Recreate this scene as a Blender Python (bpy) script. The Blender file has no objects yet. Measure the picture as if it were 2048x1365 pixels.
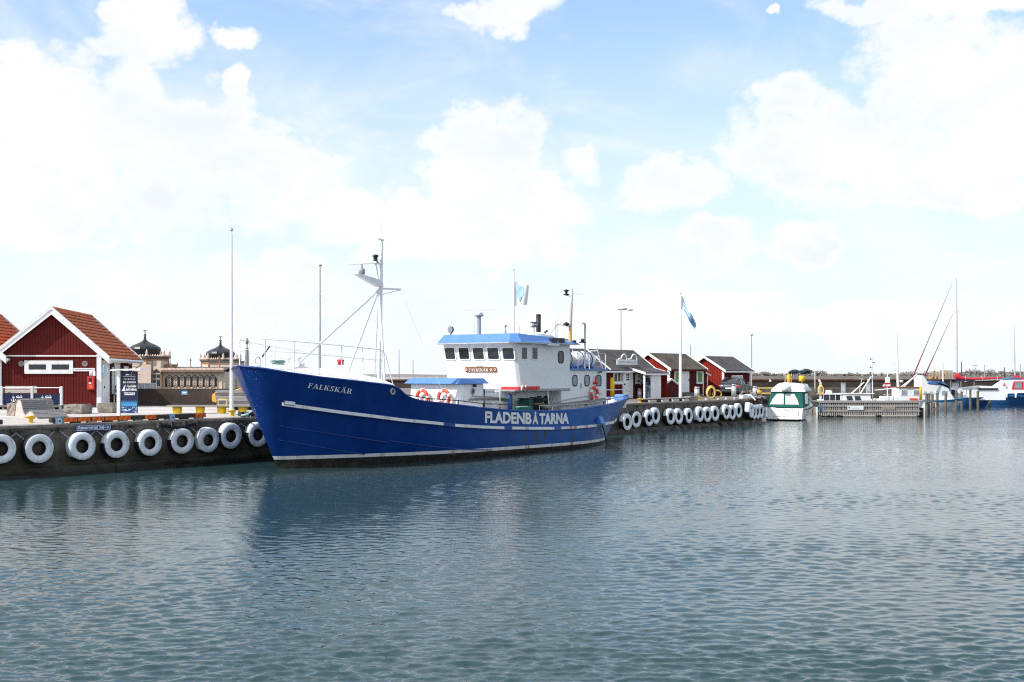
import bpy, math, random
import numpy as np
from mathutils import Vector, Matrix
random.seed(7)
rng = np.random.default_rng(11)
scene = bpy.context.scene
col = scene.collection
R = math.radians

# ------------------------------------------------------------------ camera, sky, sun, exposure
FOC, CX, HY, EYE = 2200.0, 1024.0, 748.0, 3.6      # photo pixels (2048 wide): focal length, centre, horizon; eye height in metres
cd = bpy.data.cameras.new('camera')
cam = bpy.data.objects.new('camera', cd); col.objects.link(cam)
cam.location = (0, 0, EYE); cam.rotation_euler = (R(90), 0, 0)
cd.sensor_width = 36; cd.lens = 36 * FOC / 2048; cd.shift_y = (HY - 682.5) / 2048
cd.clip_start = 0.1; cd.clip_end = 20000
scene.camera = cam
scene.view_settings.view_transform = 'Standard'; scene.view_settings.look = 'None'
scene.view_settings.gamma = 1.0; scene.view_settings.use_curve_mapping = False
scene.view_settings.exposure = 0.42
scene.render.engine = 'CYCLES'
try:
    scene.cycles.max_bounces = 8; scene.cycles.use_denoising = False; scene.cycles.filter_width = 1.15; scene.cycles.use_light_tree = False; scene.cycles.sample_clamp_indirect = 4.0
except Exception:
    pass
SKYMUL = (0.094, 0.147, 0.178)
SUN_EL = R(42.0); SUN_H = Vector((-0.86, -0.50)).normalized()
SUN_DIR = Vector((SUN_H.x * math.cos(SUN_EL), SUN_H.y * math.cos(SUN_EL), math.sin(SUN_EL)))
sl = bpy.data.lights.new('sun', 'SUN'); sl.energy = 3.6; sl.angle = R(0.5); sl.color = (1.0, 0.955, 0.89)
sun = bpy.data.objects.new('sun', sl); col.objects.link(sun)
sun.rotation_euler = SUN_DIR.to_track_quat('Z', 'Y').to_euler(); sun.location = (-40, -20, 60)

world = bpy.data.worlds.new('World'); scene.world = world; world.use_nodes = True


class NT:
    """small helper to write node trees"""
    def __init__(s, tree):
        s.t = tree; s.n = tree.nodes; s.l = tree.links

    def node(s, typ, **kw):
        nd = s.n.new(typ)
        for k, v in kw.items():
            setattr(nd, k, v)
        return nd

    def put(s, sock, v):
        if v is None: return
        if hasattr(v, 'is_output') or hasattr(v, 'links'):
            s.l.new(v, sock)
        else:
            sock.default_value = v

    def math(s, op, a, b=None, c=None, clamp=False):
        nd = s.node('ShaderNodeMath', operation=op, use_clamp=clamp)
        s.put(nd.inputs[0], a); s.put(nd.inputs[1], b); s.put(nd.inputs[2], c)
        return nd.outputs[0]

    def ramp(s, v, lo, hi, a=0.0, b=1.0, smooth=True):
        nd = s.node('ShaderNodeMapRange', interpolation_type='SMOOTHSTEP' if smooth else 'LINEAR')
        s.put(nd.inputs[0], v); nd.inputs[1].default_value = lo; nd.inputs[2].default_value = hi
        nd.inputs[3].default_value = a; nd.inputs[4].default_value = b
        return nd.outputs[0]

    def mix(s, f, a, b, blend='MIX'):
        nd = s.node('ShaderNodeMix', data_type='RGBA', blend_type=blend)
        s.put(nd.inputs[0], f)
        for k, v in ((6, a), (7, b)):
            if isinstance(v, tuple) and len(v) == 3: v = v + (1,)
            s.put(nd.inputs[k], v)
        return nd.outputs[2]

    def noise(s, vec, scale, detail=4, rough=0.55, dist=0.0, out=0):
        nd = s.node('ShaderNodeTexNoise')
        s.put(nd.inputs['Vector'], vec); nd.inputs['Scale'].default_value = scale
        nd.inputs['Detail'].default_value = detail; nd.inputs['Roughness'].default_value = rough
        nd.inputs['Distortion'].default_value = dist
        return nd.outputs[out]

    def mapping(s, vec, scale=(1, 1, 1), rot=(0, 0, 0), loc=(0, 0, 0)):
        nd = s.node('ShaderNodeMapping'); s.put(nd.inputs[0], vec)
        nd.inputs['Scale'].default_value = scale; nd.inputs['Rotation'].default_value = rot
        nd.inputs['Location'].default_value = loc
        return nd.outputs[0]


def build_sky():
    T = NT(world.node_tree)
    bg = T.n['Background']; out = T.n['World Output']
    sky = T.node('ShaderNodeTexSky', sky_type='NISHITA')
    sky.sun_disc = False; sky.sun_elevation = SUN_EL
    sky.sun_rotation = math.atan2(SUN_DIR.x, SUN_DIR.y)
    sky.altitude = 0; sky.air_density = 1.0; sky.dust_density = 0.6; sky.ozone_density = 1.0
    geo = T.node('ShaderNodeTexCoord'); d = geo.outputs['Generated']
    sep = T.node('ShaderNodeSeparateXYZ'); T.l.new(d, sep.inputs[0])
    x, y, z = sep.outputs
    az = T.math('ARCTAN2', x, y); el = T.math('ARCSINE', z)
    # cloud masses: centre and radii, in pixels of the photograph, turned into directions
    blobs = [(70, 245, 215, 150), (255, 300, 270, 165), (440, 330, 200, 125), (590, 350, 150, 85), (700, 400, 110, 62), (90, 400, 260, 75),
             (300, 60, 95, 66), (270, 140, 66, 60), (462, 75, 44, 30), (470, 165, 26, 34), (30, 95, 48, 36), (230, 25, 30, 30),
             (1015, 12, 98, 38), (1005, 300, 112, 92), (940, 350, 120, 72), (1080, 400, 105, 62), (900, 440, 260, 62), (1165, 352, 48, 42),
             (1345, 375, 128, 46), (1300, 360, 60, 50), (1905, 160, 190, 130), (1600, 215, 104, 72), (1700, 290, 210, 95), (1880, 300, 260, 110),
             (1790, 8, 150, 34), (1990, 15, 80, 30), (540, 572, 175, 62), (640, 600, 80, 50), (1440, 482, 95, 30), (1625, 484, 78, 40), (1960, 385, 150, 44),
             (780, 455, 150, 60), (1030, 480, 170, 70), (1543, 38, 16, 12), (1520, 640, 500, 60), (200, 640, 300, 40)]
    B = None
    warp = T.math('MULTIPLY_ADD', T.noise(d, 16.0, 5), 0.070, -0.035)
    warp2 = T.math('MULTIPLY_ADD', T.noise(T.mapping(d, loc=(3, 1, 2)), 16.0, 5), 0.070, -0.035)
    azw = T.math('ADD', az, warp); elw = T.math('ADD', el, warp2)
    for px, py, rx, ry in blobs:
        a0 = math.atan((px - CX) / FOC); e0 = math.atan((HY - py) / FOC * math.cos(a0))
        da = T.math('MULTIPLY_ADD', azw, FOC / rx, -a0 * FOC / rx)
        de = T.math('MULTIPLY_ADD', elw, FOC / ry, -e0 * FOC / ry)
        q = T.math('MULTIPLY', da, da); q = T.math('MULTIPLY_ADD', de, de, q)
        g = T.math('SUBTRACT', 1.0, q)
        B = g if B is None else T.math('MAXIMUM', B, g)
    B = T.math('MULTIPLY', T.math('MINIMUM', T.math('MAXIMUM', B, -1.2), 0.95), 1.5)
    # unseen rest of the sky: same broken cumulus, cover raised to brighten the water
    far = T.math('MULTIPLY_ADD', T.noise(T.mapping(d, scale=(1, 1, 1.7)), 2.6, 2), 5.0, -2.2)
    inside = T.math('MULTIPLY', T.ramp(T.math('ABSOLUTE', az), 0.44, 0.54, 1, 0), T.ramp(el, 0.335, 0.42, 1, 0))
    far = T.math('MULTIPLY_ADD', inside, -4.0, far)
    B = T.math('MAXIMUM', B, T.math('MINIMUM', far, 0.75))
    dz = T.mapping(d, scale=(1, 1, 1.3))
    n1 = T.noise(dz, 11.0, 3, 0.5); n2 = T.noise(T.mapping(dz, loc=(4, 4, 1)), 30.0, 12, 0.66)
    dens = T.math('ADD', B, T.math('MULTIPLY_ADD', n1, 5.0, -2.5))
    dens = T.math('ADD', dens, T.math('MULTIPLY_ADD', n2, 4.0, -2.0))
    alpha = T.ramp(dens, -0.55, 1.05)
    wisp = T.math('MULTIPLY', T.ramp(T.noise(T.mapping(d, scale=(1, 1, 2.2)), 6.0, 7, 0.6, 0.6), 0.40, 0.72, 0.0, 0.75), T.ramp(el, 0.08, 0.30, 1.0, 0.62))
    alpha = T.math('MAXIMUM', alpha, wisp)
    # clear sky: nishita, paler towards the horizon where the air is thick
    clear = T.mix(1.0, sky.outputs[0], SKYMUL, 'MULTIPLY')
    haze = T.ramp(el, 0.05, 0.40, 0.97, 0.10, smooth=False)
    clear = T.mix(haze, clear, (0.70, 0.735, 0.785))
    body = T.ramp(T.noise(T.mapping(d, scale=(1, 1, 1.6), loc=(5, 2, 0)), 7.0, 7, 0.6), 0.36, 0.70)
    thick = T.ramp(dens, 0.15, 1.3)
    white = T.mix(T.math('MULTIPLY', body, thick), (0.785, 0.79, 0.795), (0.665, 0.70, 0.745))
    lowc = T.ramp(el, 0.0, 0.12, 0.75, 0.0)
    white = T.mix(lowc, white, (0.755, 0.775, 0.80))
    c = T.mix(alpha, clear, white)
    T.l.new(c, bg.inputs['Color']); bg.inputs['Strength'].default_value = 1.0


build_sky()

# ------------------------------------------------------------------ materials
M = {}


def mat(name, c, rough=0.6, metal=0.0, var=0.12, scale=3.0, bump=0.0, bscale=30.0, spec=0.4, dirt=None, stretch=(1, 1, 1), emit=0, alpha=None):
    m = bpy.data.materials.new(name); m.use_nodes = True
    T = NT(m.node_tree); p = T.n['Principled BSDF']
    tc = T.node('ShaderNodeTexCoord').outputs['Object']
    tc = T.mapping(tc, scale=stretch)
    n = T.noise(tc, scale, 5, 0.6)
    hi = tuple(min(1, k * (1 + var)) for k in c); lo = tuple(k * (1 - var) for k in c)
    cc = T.mix(T.ramp(n, 0.3, 0.7), lo, hi)
    if dirt:
        dc, amt, ds = dirt
        dn = T.ramp(T.noise(T.mapping(tc, scale=(1, 1, 0.35)), ds, 7, 0.68), 0.54, 0.74, 0, amt)
        cc = T.mix(dn, cc, dc)
    T.l.new(cc, p.inputs['Base Color'])
    rn = T.ramp(n, 0.25, 0.75, max(0.02, rough - 0.08), min(1, rough + 0.08))
    T.l.new(rn, p.inputs['Roughness'])
    p.inputs['Metallic'].default_value = metal
    p.inputs['Specular IOR Level'].default_value = spec
    if bump > 0:
        b = T.node('ShaderNodeBump'); b.inputs['Strength'].default_value = bump; b.inputs['Distance'].default_value = 0.02
        T.l.new(T.noise(tc, bscale, 6, 0.6), b.inputs['Height']); T.l.new(b.outputs[0], p.inputs['Normal'])
    M[name] = m
    return m


mat('falu_red', (0.112, 0.015, 0.014), 0.85, var=0.22, scale=2.5, bump=0.3, bscale=40, stretch=(4, 4, 0.6), spec=0.15)
mat('falu_red_sunlit', (0.25, 0.022, 0.016), 0.85, var=0.2, scale=2.5, bump=0.3, bscale=40, stretch=(4, 4, 0.6), spec=0.15)  # same red paint, with the sunlight on the gables put into the colour
mat('white_wood', (0.80, 0.80, 0.79), 0.6, var=0.05, dirt=((0.45, 0.43, 0.40), 0.25, 4))
mat('wine_cloth', (0.20, 0.018, 0.028), 0.85, var=0.2)
mat('white_paint', (0.84, 0.84, 0.84), 0.38, var=0.04, dirt=((0.55, 0.50, 0.42), 0.22, 3))
mat('ship_white', (0.80, 0.80, 0.795), 0.42, var=0.04, scale=0.8, bump=0.06, bscale=2.2, dirt=((0.50, 0.44, 0.36), 0.30, 2.2))
mat('white_gel', (0.82, 0.82, 0.81), 0.22, var=0.04, dirt=((0.55, 0.52, 0.45), 0.2, 3))
mat('sail_cloth', (0.78, 0.78, 0.77), 0.8, var=0.06, bump=0.35, bscale=6)
mat('roof_tile', (0.58, 0.17, 0.075), 0.8, var=0.22, scale=4, bump=0.2, bscale=30, spec=0.2)
mat('roof_felt', (0.075, 0.070, 0.070), 0.9, var=0.3, scale=1.6, bump=0.4, bscale=60, dirt=((0.14, 0.10, 0.05), 0.35, 1.6))
mat('roof_moss', (0.085, 0.07, 0.052), 0.92, var=0.35, scale=1.6, bump=0.4, bscale=60, dirt=((0.22, 0.12, 0.035), 0.7, 1.3))
mat('glass_dark', (0.02, 0.024, 0.028), 0.06, var=0.3, spec=0.6)
mat('glass_pale', (0.24, 0.29, 0.32), 0.08, var=0.15, spec=0.7)
mat('black_rubber', (0.016, 0.017, 0.024), 0.75, var=0.3, scale=6, bump=0.2)
mat('tyre_white', (0.74, 0.765, 0.79), 0.55, var=0.08, scale=5, bump=0.15, bscale=14, dirt=((0.25, 0.25, 0.23), 0.8, 4))
mat('iron_dark', (0.045, 0.042, 0.04), 0.7, var=0.4, scale=6, dirt=((0.12, 0.05, 0.02), 0.6, 5))
mat('black_paint', (0.018, 0.018, 0.02), 0.45, var=0.2)
mat('steel', (0.52, 0.53, 0.54), 0.32, metal=0.9, var=0.1)
mat('alu', (0.62, 0.64, 0.66), 0.42, metal=0.55, var=0.08)
mat('grey_paint', (0.35, 0.37, 0.39), 0.5, var=0.1)
mat('zinc', (0.42, 0.44, 0.46), 0.5, metal=0.4, var=0.15)
mat('yellow_paint', (0.78, 0.44, 0.02), 0.5, var=0.12, dirt=((0.25, 0.13, 0.03), 0.5, 5))
mat('yellow_bright', (0.86, 0.55, 0.01), 0.45, var=0.06, dirt=((0.4, 0.25, 0.05), 0.2, 3))
mat('car_yellow', (0.80, 0.38, 0.03), 0.22, var=0.04, spec=0.6)
mat('hose_yellow', (0.72, 0.52, 0.16), 0.6, var=0.15)
mat('orange_red', (0.80, 0.075, 0.012), 0.45, var=0.08)
mat('orange', (0.72, 0.23, 0.02), 0.45, var=0.08)
mat('ring_red', (0.70, 0.085, 0.035), 0.5, var=0.1)
mat('red_paint', (0.62, 0.035, 0.03), 0.45, var=0.1)
mat('red_cloth', (0.55, 0.03, 0.045), 0.85, var=0.2, bump=0.4, bscale=8)
mat('navy', (0.006, 0.013, 0.058), 0.5, var=0.15)
mat('navy_cloth', (0.005, 0.011, 0.048), 0.8, var=0.2, bump=0.2, bscale=12)
mat('sign_blue', (0.012, 0.04, 0.20), 0.4, var=0.06)
mat('sign_lightblue', (0.13, 0.36, 0.62), 0.45, var=0.1)
mat('pale_blue', (0.45, 0.62, 0.72), 0.5, var=0.1)
mat('roof_blue', (0.10, 0.24, 0.56), 0.42, var=0.06, scale=1)
mat('boat_blue', (0.02, 0.085, 0.24), 0.3, var=0.08)
mat('boat_lightblue', (0.05, 0.25, 0.50), 0.35, var=0.08)
mat('cloth_blue', (0.07, 0.16, 0.33), 0.8, var=0.12, bump=0.3, bscale=8)
mat('green_canvas', (0.010, 0.125, 0.10), 0.8, var=0.2, bump=0.3, bscale=6)
mat('green_dark', (0.012, 0.07, 0.06), 0.6, var=0.3)
mat('vinyl', (0.80, 0.79, 0.795), 0.25, var=0.12, scale=2, spec=0.6)
mat('wood_grey', (0.27, 0.26, 0.255), 0.85, var=0.22, scale=3, bump=0.3, bscale=20, stretch=(0.5, 6, 6))
mat('wood_grey_dark', (0.15, 0.14, 0.13), 0.9, var=0.35, scale=3, bump=0.3, stretch=(0.5, 6, 6))
mat('wood_pale', (0.52, 0.47, 0.42), 0.85, var=0.15, scale=3, bump=0.3, bscale=20, stretch=(0.5, 6, 6))
mat('pier_wood', (0.36, 0.335, 0.31), 0.88, var=0.22, scale=2, bump=0.3, bscale=20, stretch=(5, 5, 0.5))
mat('field_scrub', (0.12, 0.10, 0.075), 0.95, var=0.4, scale=0.05)
mat('pile_wood', (0.14, 0.125, 0.10), 0.9, var=0.35, scale=3, bump=0.5, bscale=14, stretch=(4, 4, 0.5))
mat('timber_dark', (0.055, 0.047, 0.042), 0.92, var=0.4, scale=3, bump=0.5, bscale=18, stretch=(0.6, 5, 5))
mat('varnish', (0.25, 0.085, 0.025), 0.4, var=0.25, scale=4, stretch=(0.5, 5, 5))
mat('stone_pink', (0.46, 0.35, 0.29), 0.9, var=0.25, scale=3, bump=0.8, bscale=7)
mat('granite', (0.21, 0.19, 0.16), 0.9, var=0.35, scale=4, bump=0.9, bscale=8, dirt=((0.45, 0.38, 0.28), 0.6, 3))
mat('bath_wood', (0.73, 0.57, 0.43), 0.8, var=0.1, scale=1.5, bump=0.1)
mat('bath_wood_dark', (0.36, 0.20, 0.12), 0.8, var=0.15, scale=1.5)
mat('bath_wood_pale', (0.69, 0.53, 0.42), 0.8, var=0.08, scale=1.5)
mat('dome_black', (0.022, 0.024, 0.028), 0.38, var=0.3, scale=1.2, spec=0.5)
mat('bath_roof', (0.11, 0.095, 0.085), 0.8, var=0.2)
mat('rust', (0.13, 0.055, 0.03), 0.9, var=0.45, scale=2.5, bump=0.5, bscale=10)
mat('plastic_pale', (0.68, 0.74, 0.80), 0.5, var=0.1, bump=0.3, bscale=6)
mat('skin', (0.55, 0.33, 0.25), 0.6, var=0.05)
mat('jacket', (0.022, 0.028, 0.045), 0.85, var=0.2)
mat('jeans', (0.07, 0.12, 0.19), 0.9, var=0.2, scale=8)
mat('hair_dark', (0.02, 0.016, 0.014), 0.8, var=0.2)
mat('shoe', (0.55, 0.55, 0.55), 0.7, var=0.1)
mat('car_grey', (0.075, 0.088, 0.10), 0.2, metal=0.5, var=0.05, spec=0.6)
mat('tail_red', (0.55, 0.02, 0.03), 0.15, var=0.05, spec=0.7)
mat('rope_green', (0.30, 0.45, 0.40), 0.9, var=0.2, scale=20)
mat('letter_white', (0.84, 0.84, 0.83), 0.5, var=0.03)
mat('letter_grey', (0.33, 0.35, 0.37), 0.6, var=0.03)
mat('wash_pale', (0.40, 0.62, 0.78), 0.5, var=0.2)
mat('pine_hazed', (0.055, 0.078, 0.082), 0.9, var=0.4, scale=0.5)  # distance haze painted in: greyer and bluer than the needles
mat('bare_twigs', (0.24, 0.21, 0.195), 0.95, var=0.3, scale=0.4)
mat('hedge_hazed', (0.22, 0.20, 0.18), 0.95, var=0.4, scale=0.15)  # scrub and hill lightened in the colour to stand for haze
mat('bark', (0.10, 0.08, 0.065), 0.95, var=0.3)
mat('timber_yellow', (0.48, 0.28, 0.10), 0.85, var=0.25, scale=2)
mat('interior', (0.30, 0.31, 0.32), 0.8, var=0.1)
mat('poster', (0.55, 0.56, 0.55), 0.5, var=0.35, scale=5)
mat('poster_green', (0.12, 0.28, 0.06), 0.5, var=0.6, scale=9)


def mat_wave_board(name, axis):
    """white and blue sea picture printed at the foot of the sign"""
    m = bpy.data.materials.new(name); m.use_nodes = True
    T = NT(m.node_tree); p = T.n['Principled BSDF']
    tc = T.node('ShaderNodeTexCoord').outputs['Object']
    sp = T.node('ShaderNodeSeparateXYZ'); T.l.new(tc, sp.inputs[0])
    n = T.noise(T.mapping(tc, scale=(3, 3, 6)), 1.6, 6, 0.6, 0.8)
    foam = T.ramp(n, 0.50, 0.62)
    sea = T.mix(foam, (0.006, 0.05, 0.16), (0.55, 0.72, 0.82))
    glow = T.mix(T.ramp(sp.outputs[2], 0.46, 0.74), (0.05, 0.32, 0.62), (0.006, 0.012, 0.05))
    h = T.math('ADD', sp.outputs[2], T.math('MULTIPLY_ADD', n, 0.1, -0.05))
    T.l.new(T.mix(T.ramp(h, 0.42, 0.47), sea, glow), p.inputs['Base Color'])
    p.inputs['Roughness'].default_value = 0.4
    M[name] = m


mat_wave_board('sea_print', 2)


def mat_hull():
    m = bpy.data.materials.new('hull_blue'); m.use_nodes = True
    T = NT(m.node_tree); p = T.n['Principled BSDF']
    tc = T.node('ShaderNodeTexCoord').outputs['Object']
    sp = T.node('ShaderNodeSeparateXYZ'); T.l.new(tc, sp.inputs[0])
    n1 = T.noise(T.mapping(tc, scale=(1, 1, 0.4)), 1.3, 5, 0.6)
    base = T.mix(T.ramp(n1, 0.3, 0.72), (0.001, 0.028, 0.175), (0.002, 0.044, 0.235))
    # topsides grade to a lighter blue aft
    base = T.mix(T.ramp(sp.outputs[0], 4.0, 19.0, 0, 0.85), base, (0.008, 0.115, 0.40))
    # rust and grime runs below the rubbing strake, on the after half
    st = T.noise(T.mapping(tc, scale=(1, 1, 0.05)), 2.6, 4, 0.7)
    run = T.ramp(st, 0.49, 0.62)
    zone = T.math('MULTIPLY', T.ramp(sp.outputs[2], 0.9, 1.12, 1, 0), T.ramp(sp.outputs[0], 9.0, 12.0))
    base = T.mix(T.math('MULTIPLY', T.math('MULTIPLY', run, zone), 0.85), base, (0.055, 0.055, 0.05))
    chip = T.ramp(T.noise(tc, 5.0, 8, 0.75), 0.685, 0.73, 0, 0.28)
    base = T.mix(chip, base, (0.05, 0.10, 0.24))
    T.l.new(base, p.inputs['Base Color'])
    T.l.new(T.ramp(n1, 0.2, 0.8, 0.26, 0.42), p.inputs['Roughness'])
    p.inputs['Specular IOR Level'].default_value = 0.35
    b = T.node('ShaderNodeBump'); b.inputs['Strength'].default_value = 0.22; b.inputs['Distance'].default_value = 0.05
    T.l.new(T.noise(tc, 0.9, 3, 0.5), b.inputs['Height']); T.l.new(b.outputs[0], p.inputs['Normal'])
    M['hull_blue'] = m
    m = bpy.data.materials.new('hull_white'); m.use_nodes = True
    T = NT(m.node_tree); p = T.n['Principled BSDF']
    tc = T.node('ShaderNodeTexCoord').outputs['Object']
    sp = T.node('ShaderNodeSeparateXYZ'); T.l.new(tc, sp.inputs[0])
    st = T.noise(T.mapping(tc, scale=(1, 1, 0.15)), 2.2, 6, 0.75)
    r = T.math('MULTIPLY', T.ramp(st, 0.50, 0.64), T.ramp(sp.outputs[0], 1.0, 13.0, 0.35, 1.0))
    T.l.new(T.mix(r, (0.74, 0.745, 0.74), (0.40, 0.19, 0.06)), p.inputs['Base Color'])
    p.inputs['Roughness'].default_value = 0.5
    M['hull_white'] = m
    m = bpy.data.materials.new('boot_black'); m.use_nodes = True
    T = NT(m.node_tree); p = T.n['Principled BSDF']
    tc = T.node('ShaderNodeTexCoord').outputs['Object']
    T.l.new(T.mix(T.ramp(T.noise(tc, 3.0, 7, 0.7), 0.45, 0.7), (0.012, 0.011, 0.010), (0.06, 0.045, 0.03)), p.inputs['Base Color'])
    p.inputs['Roughness'].default_value = 0.6
    M['boot_black'] = m


mat_hull()


def mat_quay():
    m = bpy.data.materials.new('quay_concrete'); m.use_nodes = True
    T = NT(m.node_tree); p = T.n['Principled BSDF']
    tc = T.node('ShaderNodeTexCoord').outputs['Object']
    sp = T.node('ShaderNodeSeparateXYZ'); T.l.new(tc, sp.inputs[0])
    n1 = T.noise(tc, 0.9, 7, 0.65); n2 = T.noise(T.mapping(tc, scale=(1, 1, 0.12)), 1.6, 6, 0.7)
    base = T.mix(T.ramp(n1, 0.3, 0.7), (0.10, 0.083, 0.067), (0.20, 0.17, 0.14))
    base = T.mix(T.ramp(n2, 0.5, 0.68, 0, 0.6), base, (0.042, 0.036, 0.030))
    base = T.mix(T.ramp(T.noise(T.mapping(tc, scale=(1, 1, 0.05), loc=(4, 0, 0)), 1.1, 5, 0.75), 0.655, 0.70, 0, 0.6), base, (0.30, 0.27, 0.24))
    zz = T.math('ADD', sp.outputs[2], T.math('MULTIPLY_ADD', n1, 0.5, -0.25))
    base = T.mix(T.ramp(zz, 0.45, 1.15, 0.75, 0.0), base, (0.030, 0.032, 0.016))
    base = T.mix(T.ramp(zz, 0.10, 0.38, 0.92, 0.0), base, (0.012, 0.011, 0.009))
    T.l.new(base, p.inputs['Base Color'])
    T.l.new(T.ramp(zz, 0.1, 0.5, 0.35, 0.9), p.inputs['Roughness'])
    p.inputs['Specular IOR Level'].default_value = 0.25
    b = T.node('ShaderNodeBump'); b.inputs['Strength'].default_value = 0.6; b.inputs['Distance'].default_value = 0.03
    T.l.new(T.noise(tc, 9.0, 8, 0.65), b.inputs['Height']); T.l.new(b.outputs[0], p.inputs['Normal'])
    M['quay_concrete'] = m
    m = bpy.data.materials.new('coping'); m.use_nodes = True
    T = NT(m.node_tree); p = T.n['Principled BSDF']
    tc = T.node('ShaderNodeTexCoord').outputs['Object']
    n1 = T.noise(tc, 1.4, 8, 0.7)
    T.l.new(T.mix(T.ramp(n1, 0.32, 0.68), (0.16, 0.13, 0.105), (0.34, 0.30, 0.26)), p.inputs['Base Color'])
    p.inputs['Roughness'].default_value = 0.9
    M['coping'] = m
    m = bpy.data.materials.new('deck'); m.use_nodes = True
    T = NT(m.node_tree); p = T.n['Principled BSDF']
    tc = T.node('ShaderNodeTexCoord').outputs['Object']
    sp = T.node('ShaderNodeSeparateXYZ'); T.l.new(tc, sp.inputs[0])
    n1 = T.noise(T.mapping(tc, scale=(0.3, 1, 1)), 0.9, 7, 0.65)
    pale = T.mix(T.ramp(n1, 0.3, 0.7), (0.42, 0.37, 0.335), (0.60, 0.545, 0.50))
    dark = T.mix(T.ramp(n1, 0.3, 0.7), (0.13, 0.12, 0.105), (0.22, 0.20, 0.18))
    f = T.ramp(T.math('ADD', sp.outputs[1], T.math('MULTIPLY_ADD', n1, 6, -3)), 60.0, 72.0)
    T.l.new(T.mix(f, pale, dark), p.inputs['Base Color'])
    p.inputs['Roughness'].default_value = 0.9
    b = T.node('ShaderNodeBump'); b.inputs['Strength'].default_value = 0.3; b.inputs['Distance'].default_value = 0.02
    T.l.new(T.noise(tc, 12.0, 6, 0.6), b.inputs['Height']); T.l.new(b.outputs[0], p.inputs['Normal'])
    M['deck'] = m
    m = bpy.data.materials.new('sea_wall'); m.use_nodes = True
    T = NT(m.node_tree); p = T.n['Principled BSDF']
    tc = T.node('ShaderNodeTexCoord').outputs['Object']
    n1 = T.noise(T.mapping(tc, scale=(0.5, 0.5, 1)), 0.8, 8, 0.7); n2 = T.noise(T.mapping(tc, scale=(1, 1, 0.2)), 2.0, 6, 0.7)
    base = T.mix(T.ramp(n1, 0.3, 0.7), (0.040, 0.030, 0.025), (0.085, 0.066, 0.055))
    base = T.mix(T.ramp(n2, 0.55, 0.75, 0, 0.35), base, (0.15, 0.115, 0.09))
    T.l.new(base, p.inputs['Base Color']); p.inputs['Roughness'].default_value = 0.95
    p.inputs['Specular IOR Level'].default_value = 0.15
    M['sea_wall'] = m


mat_quay()


def mat_water():
    m = bpy.data.materials.new('water'); m.use_nodes = True
    T = NT(m.node_tree); p = T.n['Principled BSDF']
    tc = T.node('ShaderNodeTexCoord').outputs['Object']
    p.inputs['Base Color'].default_value = (0.028, 0.060, 0.064, 1)
    p.inputs['Roughness'].default_value = 0.045
    p.inputs['IOR'].default_value = 1.333
    p.inputs['Specular IOR Level'].default_value = 0.5
    # small ripples: two crossing trains, crests long across the wind
    a = T.noise(T.mapping(tc, scale=(0.42, 1.0, 1.0), rot=(0, 0, R(9))), 3.0, 5, 0.60, 0.5)
    b = T.noise(T.mapping(tc, scale=(0.55, 1.0, 1.0), rot=(0, 0, R(-17))), 7.5, 4, 0.58, 0.4)
    big = T.noise(T.mapping(tc, scale=(0.5, 1.0, 1.0), rot=(0, 0, R(4))), 1.1, 3, 0.55)
    calm = T.ramp(T.noise(T.mapping(tc, scale=(0.35, 1, 1)), 0.07, 3, 0.5), 0.35, 0.65, 0.65, 1.15)
    h = T.math('MULTIPLY_ADD', b, 0.35, a)
    h = T.math('MULTIPLY_ADD', big, 1.3, h)
    h = T.math('MULTIPLY', h, calm)
    sp = T.node('ShaderNodeSeparateXYZ'); T.l.new(tc, sp.inputs[0])
    h = T.math('MULTIPLY', h, T.ramp(sp.outputs[1], 16.0, 50.0, 0.35, 1.15))      # the outer basin lies open to the breeze
    bp = T.node('ShaderNodeBump'); bp.inputs['Strength'].default_value = 1.0; bp.inputs['Distance'].default_value = 0.020
    T.l.new(h, bp.inputs['Height']); T.l.new(bp.outputs[0], p.inputs['Normal'])
    M['water'] = m


mat_water()

# ------------------------------------------------------------------ geometry helpers
def at(px, py, Y):
    """the point at depth Y that the photograph shows at pixel (px, py)"""
    return Vector(((px - CX) * Y / FOC, Y, EYE - (py - HY) * Y / FOC))


QZ = 1.775                                   # quay level above the water


def gp(px, py, z=QZ):
    return at(px, py, FOC * (EYE - z) / (py - HY))


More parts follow.
